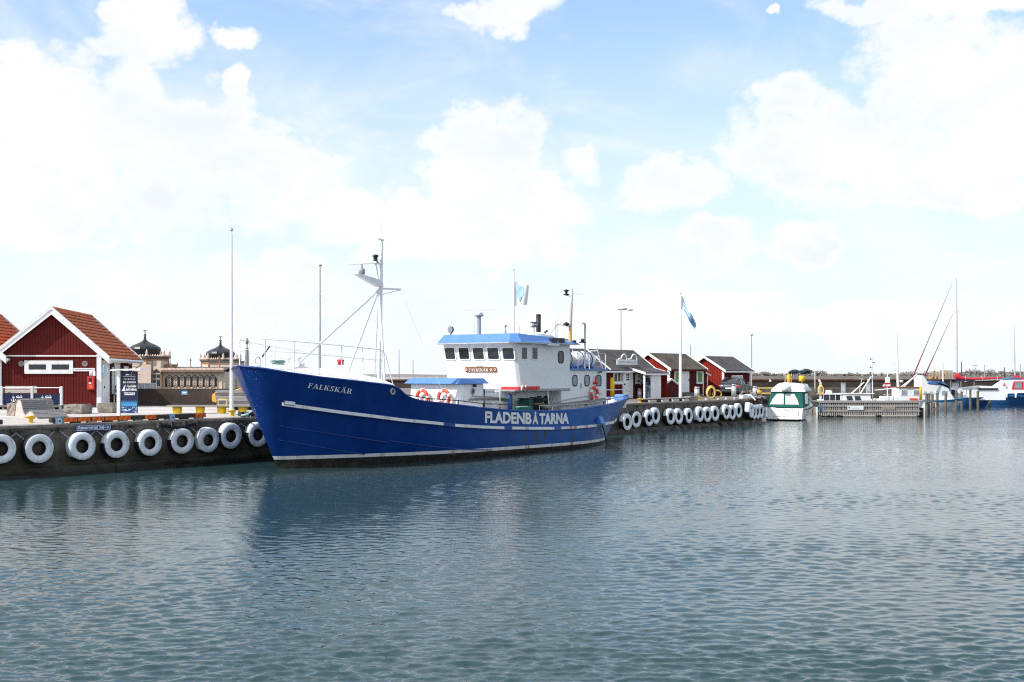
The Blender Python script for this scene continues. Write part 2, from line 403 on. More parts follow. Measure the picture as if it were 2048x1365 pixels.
class MB:
    """collects shapes for ONE mesh object"""
    def __init__(s):
        s.v = []; s.f = []; s.mi = []; s.sm = []

    def add(s, verts, faces, mi=0, smooth=False):
        o = len(s.v)
        s.v.extend([tuple(p) for p in verts])
        for fc in faces:
            s.f.append(tuple(i + o for i in fc)); s.mi.append(mi); s.sm.append(smooth)
        return s

    def box(s, x0, x1, y0, y1, z0, z1, mi=0):
        v = [(x0, y0, z0), (x1, y0, z0), (x1, y1, z0), (x0, y1, z0), (x0, y0, z1), (x1, y0, z1), (x1, y1, z1), (x0, y1, z1)]
        return s.add(v, [(0, 3, 2, 1), (4, 5, 6, 7), (0, 1, 5, 4), (1, 2, 6, 5), (2, 3, 7, 6), (3, 0, 4, 7)], mi)

    def bar(s, p, q, w, h, up=(0, 0, 1), mi=0):
        """rectangular bar from p to q, w across, h along up"""
        p = Vector(p); q = Vector(q); d = (q - p).normalized(); u = Vector(up)
        r = d.cross(u)
        if r.length < 1e-6: r = d.cross(Vector((1, 0, 0)))
        r.normalize(); u = r.cross(d).normalized()
        v = []
        for e in (p, q):
            for a, b in ((-1, -1), (1, -1), (1, 1), (-1, 1)):
                v.append(e + r * (a * w / 2) + u * (b * h / 2))
        return s.add(v, [(0, 1, 2, 3), (7, 6, 5, 4), (0, 4, 5, 1), (1, 5, 6, 2), (2, 6, 7, 3), (3, 7, 4, 0)], mi)

    def tube(s, pts, r, n=8, mi=0, caps=True, closed=False):
        pts = [Vector(p) for p in pts]; N = len(pts)
        rs = list(r) if hasattr(r, '__len__') else [r] * N
        rings = []; prev = None
        for i, p in enumerate(pts):
            if closed: t = pts[(i + 1) % N] - pts[i - 1]
            else: t = pts[min(i + 1, N - 1)] - pts[max(i - 1, 0)]
            if t.length < 1e-9: t = Vector((0, 0, 1))
            t.normalize()
            if prev is None:
                a = Vector((0, 0, 1)) if abs(t.z) < 0.9 else Vector((1, 0, 0))
                prev = t.cross(a).normalized()
            else:
                prev = (prev - t * prev.dot(t))
                prev = prev.normalized() if prev.length > 1e-6 else t.orthogonal().normalized()
            b = t.cross(prev)
            rings.append([p + (prev * math.cos(2 * math.pi * k / n) + b * math.sin(2 * math.pi * k / n)) * rs[i] for k in range(n)])
        v = [q for rg in rings for q in rg]; f = []
        for i in range(N if closed else N - 1):
            j = (i + 1) % N
            for k in range(n):
                k2 = (k + 1) % n
                f.append((i * n + k, i * n + k2, j * n + k2, j * n + k))
        s.add(v, f, mi, True)
        if caps and not closed:
            s.add(rings[0], [tuple(range(n - 1, -1, -1))], mi); s.add(rings[-1], [tuple(range(n))], mi)
        return s

    def lathe(s, prof, n=24, c=(0, 0, 0), mi=0, axis='z', smooth=True, mifn=None):
        """prof: (radius, height) pairs turned round the axis through c"""
        c = Vector(c); v = []
        for r, h in prof:
            for k in range(n):
                a = 2 * math.pi * k / n; x, y = r * math.cos(a), r * math.sin(a)
                v.append(c + (Vector((x, y, h)) if axis == 'z' else Vector((x, h, y)) if axis == 'y' else Vector((h, x, y))))
        o = len(s.v); s.v.extend([tuple(p) for p in v])
        for i in range(len(prof) - 1):
            for k in range(n):
                k2 = (k + 1) % n
                fc = (i * n + k, i * n + k2, (i + 1) * n + k2, (i + 1) * n + k)
                if axis == 'y': fc = fc[::-1]
                s.f.append(tuple(q + o for q in fc)); s.mi.append(mifn(i, k) if mifn else mi); s.sm.append(smooth)
        for i, rev in ((0, True), (len(prof) - 1, False)):
            if prof[i][0] > 1e-4:
                fc = [o + i * n + k for k in range(n)]
                if rev != (axis == 'y'): fc = fc[::-1]
                s.f.append(tuple(fc)); s.mi.append(mi if not mifn else mifn(min(i, len(prof) - 2), 0)); s.sm.append(False)
        return s

    def disc(s, c, r, axis='y', h=0.02, n=20, mi=0):
        return s.lathe([(r, -h / 2), (r, h / 2)], n, c, mi, axis, False)

    def ring(s, c, Rr, r, axis='y', n=28, m=10, mi=0, mifn=None):
        c = Vector(c); v = []; f = []
        for i in range(n):
            a = 2 * math.pi * i / n
            for k in range(m):
                b = 2 * math.pi * k / m
                q = Rr + r * math.cos(b); h = r * math.sin(b)
                x, y = q * math.cos(a), q * math.sin(a)
                v.append(c + (Vector((x, y, h)) if axis == 'z' else Vector((x, h, y)) if axis == 'y' else Vector((h, x, y))))
        o = len(s.v); s.v.extend([tuple(p) for p in v])
        for i in range(n):
            for k in range(m):
                s.f.append(tuple(o + q for q in (i * m + k, ((i + 1) % n) * m + k, ((i + 1) % n) * m + (k + 1) % m, i * m + (k + 1) % m)))
                s.mi.append(mifn(i, k) if mifn else mi); s.sm.append(True)
        return s

    def prism(s, poly, lo, hi, axis='y', mi=0, smooth=False):
        """2-D polygon extruded along an axis; poly gives the two other coordinates (xz, yz or xy)"""
        def P(a, b, h):
            return (a, h, b) if axis == 'y' else (h, a, b) if axis == 'x' else (a, b, h)
        n = len(poly)
        v = [P(a, b, lo) for a, b in poly] + [P(a, b, hi) for a, b in poly]
        f = [tuple(range(n - 1, -1, -1)), tuple(range(n, 2 * n))] + [(i, (i + 1) % n, n + (i + 1) % n, n + i) for i in range(n)]
        return s.add(v, f, mi, smooth)

    def sheet(s, grid, mi=0, smooth=True, mifn=None):
        """grid: rows of points"""
        nr, nc = len(grid), len(grid[0]); o = len(s.v)
        s.v.extend([tuple(p) for row in grid for p in row])
        for i in range(nr - 1):
            for k in range(nc - 1):
                s.f.append((o + i * nc + k, o + i * nc + k + 1, o + (i + 1) * nc + k + 1, o + (i + 1) * nc + k))
                s.mi.append(mifn(i, k) if mifn else mi); s.sm.append(smooth)
        return s

    def xform(s, fn):
        s.v = [tuple(fn(Vector(p))) for p in s.v]; return s

    def mesh(s, name, mats):
        me = bpy.data.meshes.new(name)
        me.from_pydata(s.v, [], s.f)
        for m in mats: me.materials.append(M[m] if isinstance(m, str) else m)
        me.polygons.foreach_set('material_index', s.mi); me.polygons.foreach_set('use_smooth', s.sm)
        me.validate(); me.update()
        return me

    def build(s, name, mats, parent=None, bev=0.0, fix=False, loc=None, rotz=None):
        if isinstance(mats, str): mats = [mats]
        me = s.mesh(name, mats)
        if fix:
            import bmesh
            bm = bmesh.new(); bm.from_mesh(me); bmesh.ops.recalc_face_normals(bm, faces=bm.faces); bm.to_mesh(me); bm.free()
        o = bpy.data.objects.new(name, me); col.objects.link(o)
        if parent is not None: o.parent = parent
        if loc is not None: o.location = loc
        if rotz is not None: o.rotation_euler = (0, 0, rotz)
        if bev > 0:
            b = o.modifiers.new('edge', 'BEVEL'); b.width = bev; b.segments = 2; b.limit_method = 'ANGLE'; b.angle_limit = R(40)
        return o


def tag(o, label=None, cat=None, group=None, kind=None):
    if label: o['label'] = label
    if cat: o['category'] = cat
    if group: o['group'] = group
    if kind: o['kind'] = kind
    return o


def thing(name, loc, label, cat, rotz=0.0, group=None):
    o = bpy.data.objects.new(name, None); col.objects.link(o)
    o.empty_display_size = 0.2
    o.location = loc; o.rotation_euler = (0, 0, rotz)
    return tag(o, label, cat, group)


def dup(root, loc=None, rotz=None, label=None, swap=None):
    """copy of a thing with copies of its parts and sub-parts"""
    def cp(o, par):
        c = o.copy(); col.objects.link(c); c.parent = par
        for ch in kids.get(o.name, ()): cp(ch, c)
        return c
    kids = {}
    for o in list(col.objects):
        if o.parent is not None: kids.setdefault(o.parent.name, []).append(o)
    r = cp(root, None)
    if loc is not None: r.location = loc
    if rotz is not None: r.rotation_euler = (0, 0, rotz)
    if label: r['label'] = label
    return r


def text_pts(body, shear=0.0, bold=0.0, spacing=1.0):
    """flat text as (verts 2-D, faces) with its own bounding box scaled to 1 x 1"""
    cu = bpy.data.curves.new('lettering', 'FONT'); cu.body = body; cu.size = 1.0; cu.shear = shear; cu.offset = bold
    cu.space_character = spacing; cu.resolution_u = 3; cu.fill_mode = 'FRONT'
    ob = bpy.data.objects.new('lettering', cu); col.objects.link(ob)
    dg = bpy.context.evaluated_depsgraph_get()
    me = bpy.data.meshes.new_from_object(ob.evaluated_get(dg))
    v = np.array([q.co[:2] for q in me.vertices]); f = [tuple(p.vertices) for p in me.polygons]
    bpy.data.objects.remove(ob); bpy.data.curves.remove(cu); bpy.data.meshes.remove(me)
    lo, hi = v.min(0), v.max(0)
    return (v - lo) / (hi - lo), f


def put_text(mb, body, fn, mi=0, **kw):
    """write text: fn maps (s, t) in the unit square to a point"""
    v, f = text_pts(body, **kw)
    mb.add([fn(a, b) for a, b in v], f, mi)
    return mb


SERIF = {   # strokes of roman capitals: polygons in a unit cell (width, polygons)
    'F': (0.72, [[(.12, 0), (.32, 0), (.32, 1), (.12, 1)], [(.02, 0), (.42, 0), (.42, .05), (.02, .05)], [(.02, .95), (.70, .95), (.70, 1), (.02, 1)],
                 [(.63, .74), (.70, .74), (.70, .95), (.63, .95)], [(.32, .48), (.54, .48), (.54, .53), (.32, .53)], [(.50, .38), (.56, .38), (.56, .63), (.50, .63)]]),
    'A': (0.92, [[(.40, 1), (.54, 1), (.88, 0), (.66, 0)], [(.40, 1), (.46, .94), (.16, 0), (.09, 0)], [(.22, .30), (.62, .30), (.62, .35), (.22, .35)],
                 [(0, 0), (.28, 0), (.28, .05), (0, .05)], [(.56, 0), (.94, 0), (.94, .05), (.56, .05)]]),
    'L': (0.72, [[(.12, 0), (.32, 0), (.32, 1), (.12, 1)], [(.02, .95), (.44, .95), (.44, 1), (.02, 1)], [(.02, 0), (.70, 0), (.70, .05), (.02, .05)], [(.64, .05), (.70, .05), (.70, .28), (.64, .22)]]),
    'K': (0.90, [[(.12, 0), (.32, 0), (.32, 1), (.12, 1)], [(.02, .95), (.42, .95), (.42, 1), (.02, 1)], [(.02, 0), (.42, 0), (.42, .05), (.02, .05)],
                 [(.32, .40), (.70, .95), (.77, .95), (.38, .38)], [(.40, .52), (.52, .64), (.86, 0), (.62, 0)], [(.56, .95), (.86, .95), (.86, 1), (.56, 1)], [(.54, 0), (.92, 0), (.92, .05), (.54, .05)]]),
    'S': (0.66, [[(.08, .70), (.26, .62), (.26, .88), (.18, .95), (.08, .84)], [(.18, .95), (.26, .88), (.50, .92), (.56, .98), (.30, 1.01)], [(.50, .72), (.58, .72), (.58, 1), (.52, 1)],
                 [(.08, .70), (.26, .62), (.60, .38), (.58, .22), (.44, .36), (.14, .58)], [(.60, .38), (.58, .10), (.44, 0), (.42, .10), (.44, .36)],
                 [(.44, 0), (.42, .08), (.14, .10), (.12, .02), (.30, -.01)], [(.06, 0), (.12, 0), (.14, .28), (.06, .28)]]),
    'R': (0.90, [[(.12, 0), (.32, 0), (.32, 1), (.12, 1)], [(.02, .95), (.50, .95), (.50, 1), (.02, 1)], [(.02, 0), (.42, 0), (.42, .05), (.02, .05)],
                 [(.50, 1), (.70, .92), (.74, .76), (.56, .76), (.54, .90), (.50, .95)], [(.74, .76), (.68, .56), (.50, .48), (.50, .53), (.54, .60), (.56, .76)],
                 [(.32, .48), (.50, .48), (.50, .53), (.32, .53)], [(.42, .50), (.58, .53), (.84, 0), (.64, 0)], [(.62, 0), (.92, 0), (.92, .05), (.62, .05)]]),
    'I': (0.46, [[(.13, 0), (.33, 0), (.33, 1), (.13, 1)], [(.03, .95), (.43, .95), (.43, 1), (.03, 1)], [(.03, 0), (.43, 0), (.43, .05), (.03, .05)]]),
    ' ': (0.40, []),
}
SERIF['Ä'] = (0.92, SERIF['A'][1] + [[(.24, 1.08), (.38, 1.08), (.38, 1.22), (.24, 1.22)], [(.54, 1.08), (.68, 1.08), (.68, 1.22), (.54, 1.22)]])


def put_serif(mb, body, fn, mi=0, shear=0.0):
    tot = sum(SERIF[c][0] + 0.06 for c in body) - 0.06; x = 0
    for c in body:
        w, polys = SERIF[c]
        for p in polys:
            mb.add([fn((x + a + shear * b) / tot, b) for a, b in p], [tuple(range(len(p)))], mi)
        x += w + 0.06
    return mb


class Face:
    """a vertical wall plane with its own frame: hit() reads where a photo pixel lies on it"""
    def __init__(s, o, xdir):
        s.o = Vector((o[0], o[1], 0)); s.x = Vector((xdir[0], xdir[1], 0)).normalized()
        s.y = Vector((-s.x.y, s.x.x, 0))                     # into the wall
        s.rot = math.atan2(s.x.y, s.x.x)

    def hit(s, px, py, off=0.0):
        """local (x, z above the quay) on the plane lying `off` behind the face"""
        k = (px - CX) / FOC; o = s.o + s.y * off
        t = (k * o.y - o.x) / (s.x.x - k * s.x.y)
        q = o + s.x * t
        return t, EYE - (py - HY) * q.y / FOC - QZ

    def pt(s, x, y, z=0.0):
        return s.o + s.x * x + s.y * y + Vector((0, 0, z))

# ------------------------------------------------------------------ water
def build_water():
    ys = [4.0]
    while ys[-1] < 80: ys.append(ys[-1] + 0.022 * max(0.75, (ys[-1] / 12) ** 1.3))
    nfan = len(ys)
    while ys[-1] < 260: ys.append(ys[-1] * 1.045)
    ys += [400, 900, 2500, 9000]
    ys = np.array(ys); NC = 800
    u = np.linspace(-1, 1, NC)
    hw = 0.52 * ys + 1.6
    X = u[None, :] * hw[:, None]; Y = np.repeat(ys[:, None], NC, 1); Z = np.zeros_like(X)
    g = np.random.default_rng(5)
    amp = np.clip(1.0 - (Y - 40) / 38, 0, 1)
    gust = np.full_like(X, 0.92)
    for _ in range(9):
        gx, gy = g.normal(0, .16), g.normal(0, .45); gust += 0.13 * np.sin(gx * X + gy * Y + g.random() * 6.28)
    gust = np.clip(gust, .35, 1.6)
    near = np.clip((20 - Y) / 10, 0, 1)
    for lam in np.geomspace(0.085, 0.46, 110):
        th = g.normal(0.12, 0.55); k = 2 * math.pi / lam
        kx, ky = k * math.sin(th), k * math.cos(th)
        a = 0.0038 * lam ** 0.95 * (0.5 + g.random())
        fade = np.clip(lam * 50 / np.maximum(Y, 1), 0, 1)
        ph = kx * X + ky * Y + g.random() * 6.28
        Z += a * (np.sin(ph) - 0.30 * np.cos(2 * ph)) * amp * fade
    Z *= gust
    v = np.stack([X, Y, Z], -1).reshape(-1, 3)
    nr = len(ys)
    idx = np.arange(nr * NC).reshape(nr, NC)
    f = np.stack([idx[:-1, :-1], idx[:-1, 1:], idx[1:, 1:], idx[1:, :-1]], -1).reshape(-1, 4)
    # calm sheets to both sides and behind the camera
    W = 9000.0; base = len(v); L = idx[:, 0]; Rr = idx[:, -1]
    ext = []; ef = []
    for side, edge in ((-1, L), (1, Rr)):
        st = base + len(ext)
        for q in edge: ext.append((side * W, v[q][1], 0.0))
        for i in range(nr - 1):
            a, b, c, d_ = edge[i], edge[i + 1], st + i + 1, st + i
            ef.append((a, b, c, d_) if side < 0 else (a, d_, c, b))
    st = base + len(ext)
    ext += [(-W, -3000, 0.0), (W, -3000, 0.0)]
    strip = [base] + list(idx[0]) + [base + nr]
    v = np.vstack([v, np.array(ext)])
    me = bpy.data.meshes.new('water')
    faces = f.tolist() + ef + [tuple([st, st + 1] + strip[::-1])]
    me.from_pydata(v.tolist(), [], faces); me.materials.append(M['water'])
    me.polygons.foreach_set('use_smooth', [True] * len(me.polygons)); me.update()
    o = bpy.data.objects.new('water', me); col.objects.link(o)
    tag(o, kind='structure')


build_water()

# ------------------------------------------------------------------ quay, ground
Q0 = Vector((-17.45, 37.5, 0)); QD = Vector((0.644, 0.7646, 0)).normalized(); QN = Vector((QD.y, -QD.x, 0))   # along the edge; out over the water


def qp(t, n=0.0, z=QZ):
    """point on the quay: t metres along the edge, n metres out from it"""
    return Q0 + QD * t + QN * n + Vector((0, 0, z))


QROT = math.atan2(QD.y, QD.x)
TC = 53.1                                    # corner of the straight quay
C1 = qp(TC); D2 = Vector((0.5, 0.866, 0)); C2 = C1 + D2 * 3.2
EDGE = [qp(-60), C1, C2, Vector((25.5, 112, QZ)), Vector((31, 139, QZ)), Vector((420, 162, QZ))]


def build_quay():
    # ground sheet of the land side, out to the horizon
    poly = [(p.x, p.y, QZ) for p in EDGE]
    inset = [(p[0], p[1]) for p in poly]
    v = poly + [(6000, 400, QZ), (6000, 9000, QZ), (-17.3, 9000, QZ), (-17.3, 141, QZ), (-13.2, 66.5, QZ), (-6000, 66.5, QZ), (-6000, -20, QZ)]
    me = bpy.data.meshes.new('ground'); me.from_pydata(v, [], [tuple(range(len(v)))]); me.materials.append(M['deck']); me.update()
    o = bpy.data.objects.new('ground', me); col.objects.link(o); tag(o, kind='structure')
    # the wall: face, coping lip, toe ledge, in lengths divided by joints
    q = bpy.data.objects.new('quay', None); col.objects.link(q); tag(q, kind='structure')
    prof = [(0.0, QZ - 0.004), (0.03, QZ - 0.02), (0.03, QZ - 0.11), (0.0, QZ - 0.13), (0.0, 0.50), (0.10, 0.36), (0.30, 0.30), (0.32, 0.10), (0.36, -0.8)]
    t = -46.0
    lens = []
    while t < TC - 0.01:
        e = min(TC, t + rng.uniform(4.6, 5.6))
        if TC - e < 2: e = TC
        lens.append((t, e)); t = e
    for a, b in lens:
        mb = MB(); n = max(4, int((b - a) / 0.4)); rows = []
        for (off, z) in prof:
            row = []
            for i in range(n + 1):
                tt = a + 0.012 + (b - a - 0.024) * i / n
                j = rng.normal(0, 0.006)
                if z < 0.55: j = rng.normal(0, 0.028)
                row.append(qp(tt, off + j, z))
            rows.append(row)
        mb.sheet(rows, smooth=False)
        mb.v += [tuple(qp(a + .012, -0.4, QZ - .004)), tuple(qp(b - .012, -0.4, QZ - .004))]
        mb.build('wall_panel', 'quay_concrete', q)
    mb = MB(); mb.sheet([[qp(-46, -0.02, QZ - .01), qp(TC, -0.02, QZ - .01)], [qp(-46, -0.02, -0.8), qp(TC, -0.02, -0.8)]]); mb.build('wall_core', 'quay_concrete', q)
    # coping stones on top
    t = -46.0
    while t < TC:
        e = min(TC, t + 2.4)
        mb = MB(); a, b = t + .008, e - .008
        p = [qp(a, -0.55, QZ + .03), qp(b, -0.55, QZ + .03), qp(b, 0.035, QZ + .03), qp(a, 0.035, QZ + .03)]
        lo = [Vector((w.x, w.y, QZ - 0.06)) for w in p]
        mb.add(p + lo, [(0, 1, 2, 3), (3, 2, 6, 7), (0, 3, 7, 4), (1, 5, 6, 2)])
        mb.build('coping_stone', 'coping', q, fix=True); t = e
    # the second face beyond the corner and the far edge of the basin
    mb = MB()
    pts = [C1, C2] + EDGE[3:]
    mb.sheet([[(p.x, p.y, QZ - .004) for p in pts], [(p.x, p.y, -0.8) for p in pts]], smooth=False)
    mb.build('basin_wall', 'quay_concrete', q)
    return q


quay = build_quay()


def build_paint():
    # pale painted line across the pavement and board seams seen at a low angle
    mb = MB()
    for Y, w, x0, x1 in ((52.0, 0.9, -26, -9.5), (46.3, 0.35, -30, -13.2), (57.0, 0.5, -25.0, -12)):
        mb.add([(x0, Y, QZ + .004), (x1, Y + .4, QZ + .004), (x1, Y + w + .4, QZ + .004), (x0, Y + w, QZ + .004)], [(0, 1, 2, 3)])
    mb.build('pavement_marking', 'white_wood')
    tag(bpy.data.objects['pavement_marking'], kind='structure')
    # boardwalk of pale planks under the lounger, along the edge
    root = bpy.data.objects.new('boardwalk', None); col.objects.link(root); tag(root, kind='structure')
    for i in range(20):
        n0 = -0.62 - i * 0.31
        mb = MB()
        a, b = -14, 17.0 + rng.uniform(-.05, .05)
        p = [qp(a, n0, QZ + .035), qp(b, n0, QZ + .035), qp(b, n0 - .295, QZ + .035), qp(a, n0 - .295, QZ + .035)]
        lo = [Vector((w.x, w.y, QZ + .001)) for w in p]
        mb.add(p + lo, [(0, 1, 2, 3), (0, 4, 5, 1), (1, 5, 6, 2)])
        o = mb.build('plank', 'wood_pale', root, fix=True)


build_paint()


def build_sea_wall():
    t = thing('sea_wall', (-18, 62.7, QZ), 'low dark concrete sea wall in front of the domed bath house', 'wall')
    x = -11.5
    while x < 5.0:
        mb = MB(); w = 4.2
        mb.box(x + .01, min(x + w, 5) - .01, 0, 0.45, 0, 0.97); mb.build('wall_panel', 'sea_wall', t, bev=.015); x += w
    a, b = Vector((4.95, .46, 0)), Vector((1.0, 77.5, 0))
    for k in range(10):
        p, q = a.lerp(b, k / 10), a.lerp(b, (k + .995) / 10); mb = MB(); mb.bar(p + Vector((-.2, 0, .48)), q + Vector((-.2, 0, .48)), .45, .97); mb.build('wall_panel', 'sea_wall', t)
    MB().box(-300, 5, .5, 3.75, -4, -.005).build('footing', 'sea_wall', t)
    for px, py in ((234, 787), (369, 786)):
        p = at(px, py, 62.68) - t.location
        o = MB().box(p.x - .17, p.x + .17, -0.025, -0.003, p.z - .11, p.z + .11, 0).box(p.x - .12, p.x + .10, -.029, -.025, p.z - .02, p.z + .03, 1).build('plate', ['sign_lightblue', 'letter_white'], t)
    t = thing('sea_wall', (-17, 140, QZ), 'long dark breakwater wall with brown top rail behind the marina boats', 'wall', rotz=0.06)
    x = 0
    L = 150
    while x < L:
        mb = MB(); mb.box(x + .015, x + 7.485, 0, 0.6, -0.3, 0.95); mb.build('wall_panel', 'sea_wall', t); x += 7.5
    MB().box(-0.2, L, -0.12, 0.72, 0.952, 1.12).build('capping', 'rust', t)
    for i in range(16):
        x = 44 + i * 6.5
        mb = MB(); mb.tube([(x, -0.15, 1.05), (x, -0.55, 1.05), (x, -0.62, .95)], .04, 6); mb.lathe([(.02, 0), (.16, -.03), (.16, -.16), (.1, -.2)], 10, (x, -.62, .97)); mb.build('lamp', 'white_paint', t)


build_sea_wall()


# ------------------------------------------------------------------ far shore and its trees
def leaf_clumps(mb, c, rx, ry, rz, n, s, g, mi=0, hollow=0.3):
    for _ in range(n):
        d = g.normal(size=3); d /= np.linalg.norm(d); r = g.uniform(hollow, 1.0) ** 0.6
        p = np.array(c) + d * np.array([rx, ry, rz]) * r
        a = g.normal(size=3); a /= np.linalg.norm(a); b = np.cross(a, d); b /= (np.linalg.norm(b) + 1e-9)
        k = s * g.uniform(.5, 1.3)
        mb.add([p - a * k, p + b * k * .7, p + a * k, p - b * k * .7], [(0, 1, 2, 3)], mi)


def build_far():
    mb = MB(); mb.add([(-16, 144, QZ + .01), (900, 200, QZ + .01), (1200, 905, QZ + .01), (-16, 905, QZ + .01)], [(0, 1, 2, 3)]); o = mb.build('field', 'field_scrub'); tag(o, kind='structure')
    g = np.random.default_rng(3)
    mb = MB(); rows = [[], [], []]
    for i in range(140):
        x = -500 + i * 16
        h = 5.4 + 2.2 * math.sin(i * .21) + 1.5 * math.sin(i * .57 + 1)
        rows[0].append((x, 900, 1.0)); rows[1].append((x, 960, max(2.5, h * .55))); rows[2].append((x, 1200, h * .7))
    mb.sheet(rows); o = mb.build('far_hill', 'hedge_hazed'); tag(o, kind='structure')
    mb = MB()
    for i in range(560):
        x = g.uniform(150, 1050); y = g.uniform(880, 930)
        h = g.uniform(1.2, 3.0) + 1.0 * math.sin(x * .02)
        leaf_clumps(mb, (x, y, 1.5 + h * .5), g.uniform(2, 5), 2, h * .9, 26, 0.9, g)
    o = mb.build('treeline', 'hedge_hazed'); tag(o, 'brown bare far-off scrub along the shore behind the breakwater', kind='stuff')
    # trees one can tell apart
    spots = [('pine_tree', 1589, 'pine_hazed', 900, 22, 13, 'dark rounded pine beyond the breakwater, in front of the other'), ('pine_tree', 1612, 'pine_hazed', 905, 25, 14, 'broad dark pine beyond the breakwater with twin humps'),
             ('bare_tree', 1529, 'bare_twigs', 900, 22, 10, 'bare brown tree beyond the breakwater next to the hut'),
             ('bare_tree', 1638, 'bare_twigs', 900, 30, 12, 'wide bare brown tree beside the dark pines'),
             ('bare_tree', 1950, 'bare_twigs', 700, 24, 15, 'bare rounded tree above the red sail cover'),
             ('bare_tree', 1980, 'bare_twigs', 700, 22, 15, 'bare tree above the end of the red sail cover'), ('bare_tree', 2002, 'bare_twigs', 700, 14, 13, 'smallest of the bare trees above the red sail cover')]
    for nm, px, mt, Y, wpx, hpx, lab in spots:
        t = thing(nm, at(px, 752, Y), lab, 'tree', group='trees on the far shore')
        w = wpx * Y / FOC; h = hpx * Y / FOC
        mb = MB(); mb.tube([(0, 0, -2.5), (0.1, 0, 0), (0, 0, h * .5)], [w * .04, w * .03, w * .015], 7)
        for k in range(7):
            a = k * 2.4; mb.tube([(0, 0, h * .15), (math.cos(a) * w * .25, math.sin(a) * w * .2, h * .5), (math.cos(a) * w * .4, math.sin(a) * w * .3, h * .75)], [w * .015, w * .010, w * .004], 5)
        mb.build('trunk', 'bark', t)
        mb = MB()
        humps = [(-.27, .52, .3), (.02, .66, .36), (.29, .56, .28)] if nm == 'pine_tree' else [(-.25, .5, .3), (.05, .58, .4), (.28, .5, .3)]
        for hx, hz, hr in humps:
            leaf_clumps(mb, (hx * w, 0, hz * h), hr * w, hr * w, hr * h * 1.05, 420 if nm == 'pine_tree' else 260, w * (.05 if nm == 'pine_tree' else .028), g)
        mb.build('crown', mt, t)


build_far()

# ------------------------------------------------------------------ tyres hung on the quay
def tyre_mesh(kind):
    """truck tyre, axis along local y, face to -y; the paint leaves part of the tread bare"""
    R0 = 0.53
    prof = [(0.235, .30), (0.235, .255), (0.225, .22), (0.25, .19)]            # bead, back half
    prof = [(0.245, .29), (0.30, .315), (0.42, .325), (0.50, .30), (R0, .27), (R0 + .004, .16), (R0, .05), (0.505, .015), (0.44, -.012), (0.37, -.018), (0.30, -.005), (0.262, .02), (0.245, .05), (0.25, .10), (0.32, .16), (.30, .25), (0.245, .29)]
    n = 44
    lim = {0: (400, 401), 1: (50, 175), 2: (60, 222), 3: (40, 200), 4: (60, 160)}[kind]   # painted sector of the tread, degrees

    def mi(i, k):
        a = (k + .5) * 360 / n
        if i >= 7 and i <= 11: return 0
        if 3 <= i <= 6:
            j = 10 * math.sin(k * 1.7)
            return 0 if lim[0] + j < a < lim[1] + j else 1
        return 1
    mb = MB(); mb.lathe(prof, n, axis='y', mifn=mi)
    # lathe caps are not wanted on a closed profile
    keep = [i for i, fc in enumerate(mb.f) if len(fc) < n]
    mb.f = [mb.f[i] for i in keep]; mb.mi = [mb.mi[i] for i in keep]; mb.sm = [mb.sm[i] for i in keep]
    # tread grooves on the bare part
    for k in range(n):
        a = 2 * math.pi * (k + .5) / n; deg = (k + .5) * 360 / n
        if lim[0] < deg < lim[1]: continue
        c, s_ = math.cos(a), math.sin(a)
        mb.bar((c * (R0 + .004), .06, s_ * (R0 + .004)), (c * (R0 + .004), .26, s_ * (R0 + .004)), .045, .02, (c, 0, s_), 1)
    return mb.mesh('casing', ['tyre_white', 'black_rubber'])


TY = {k: tyre_mesh(k) for k in range(5)}


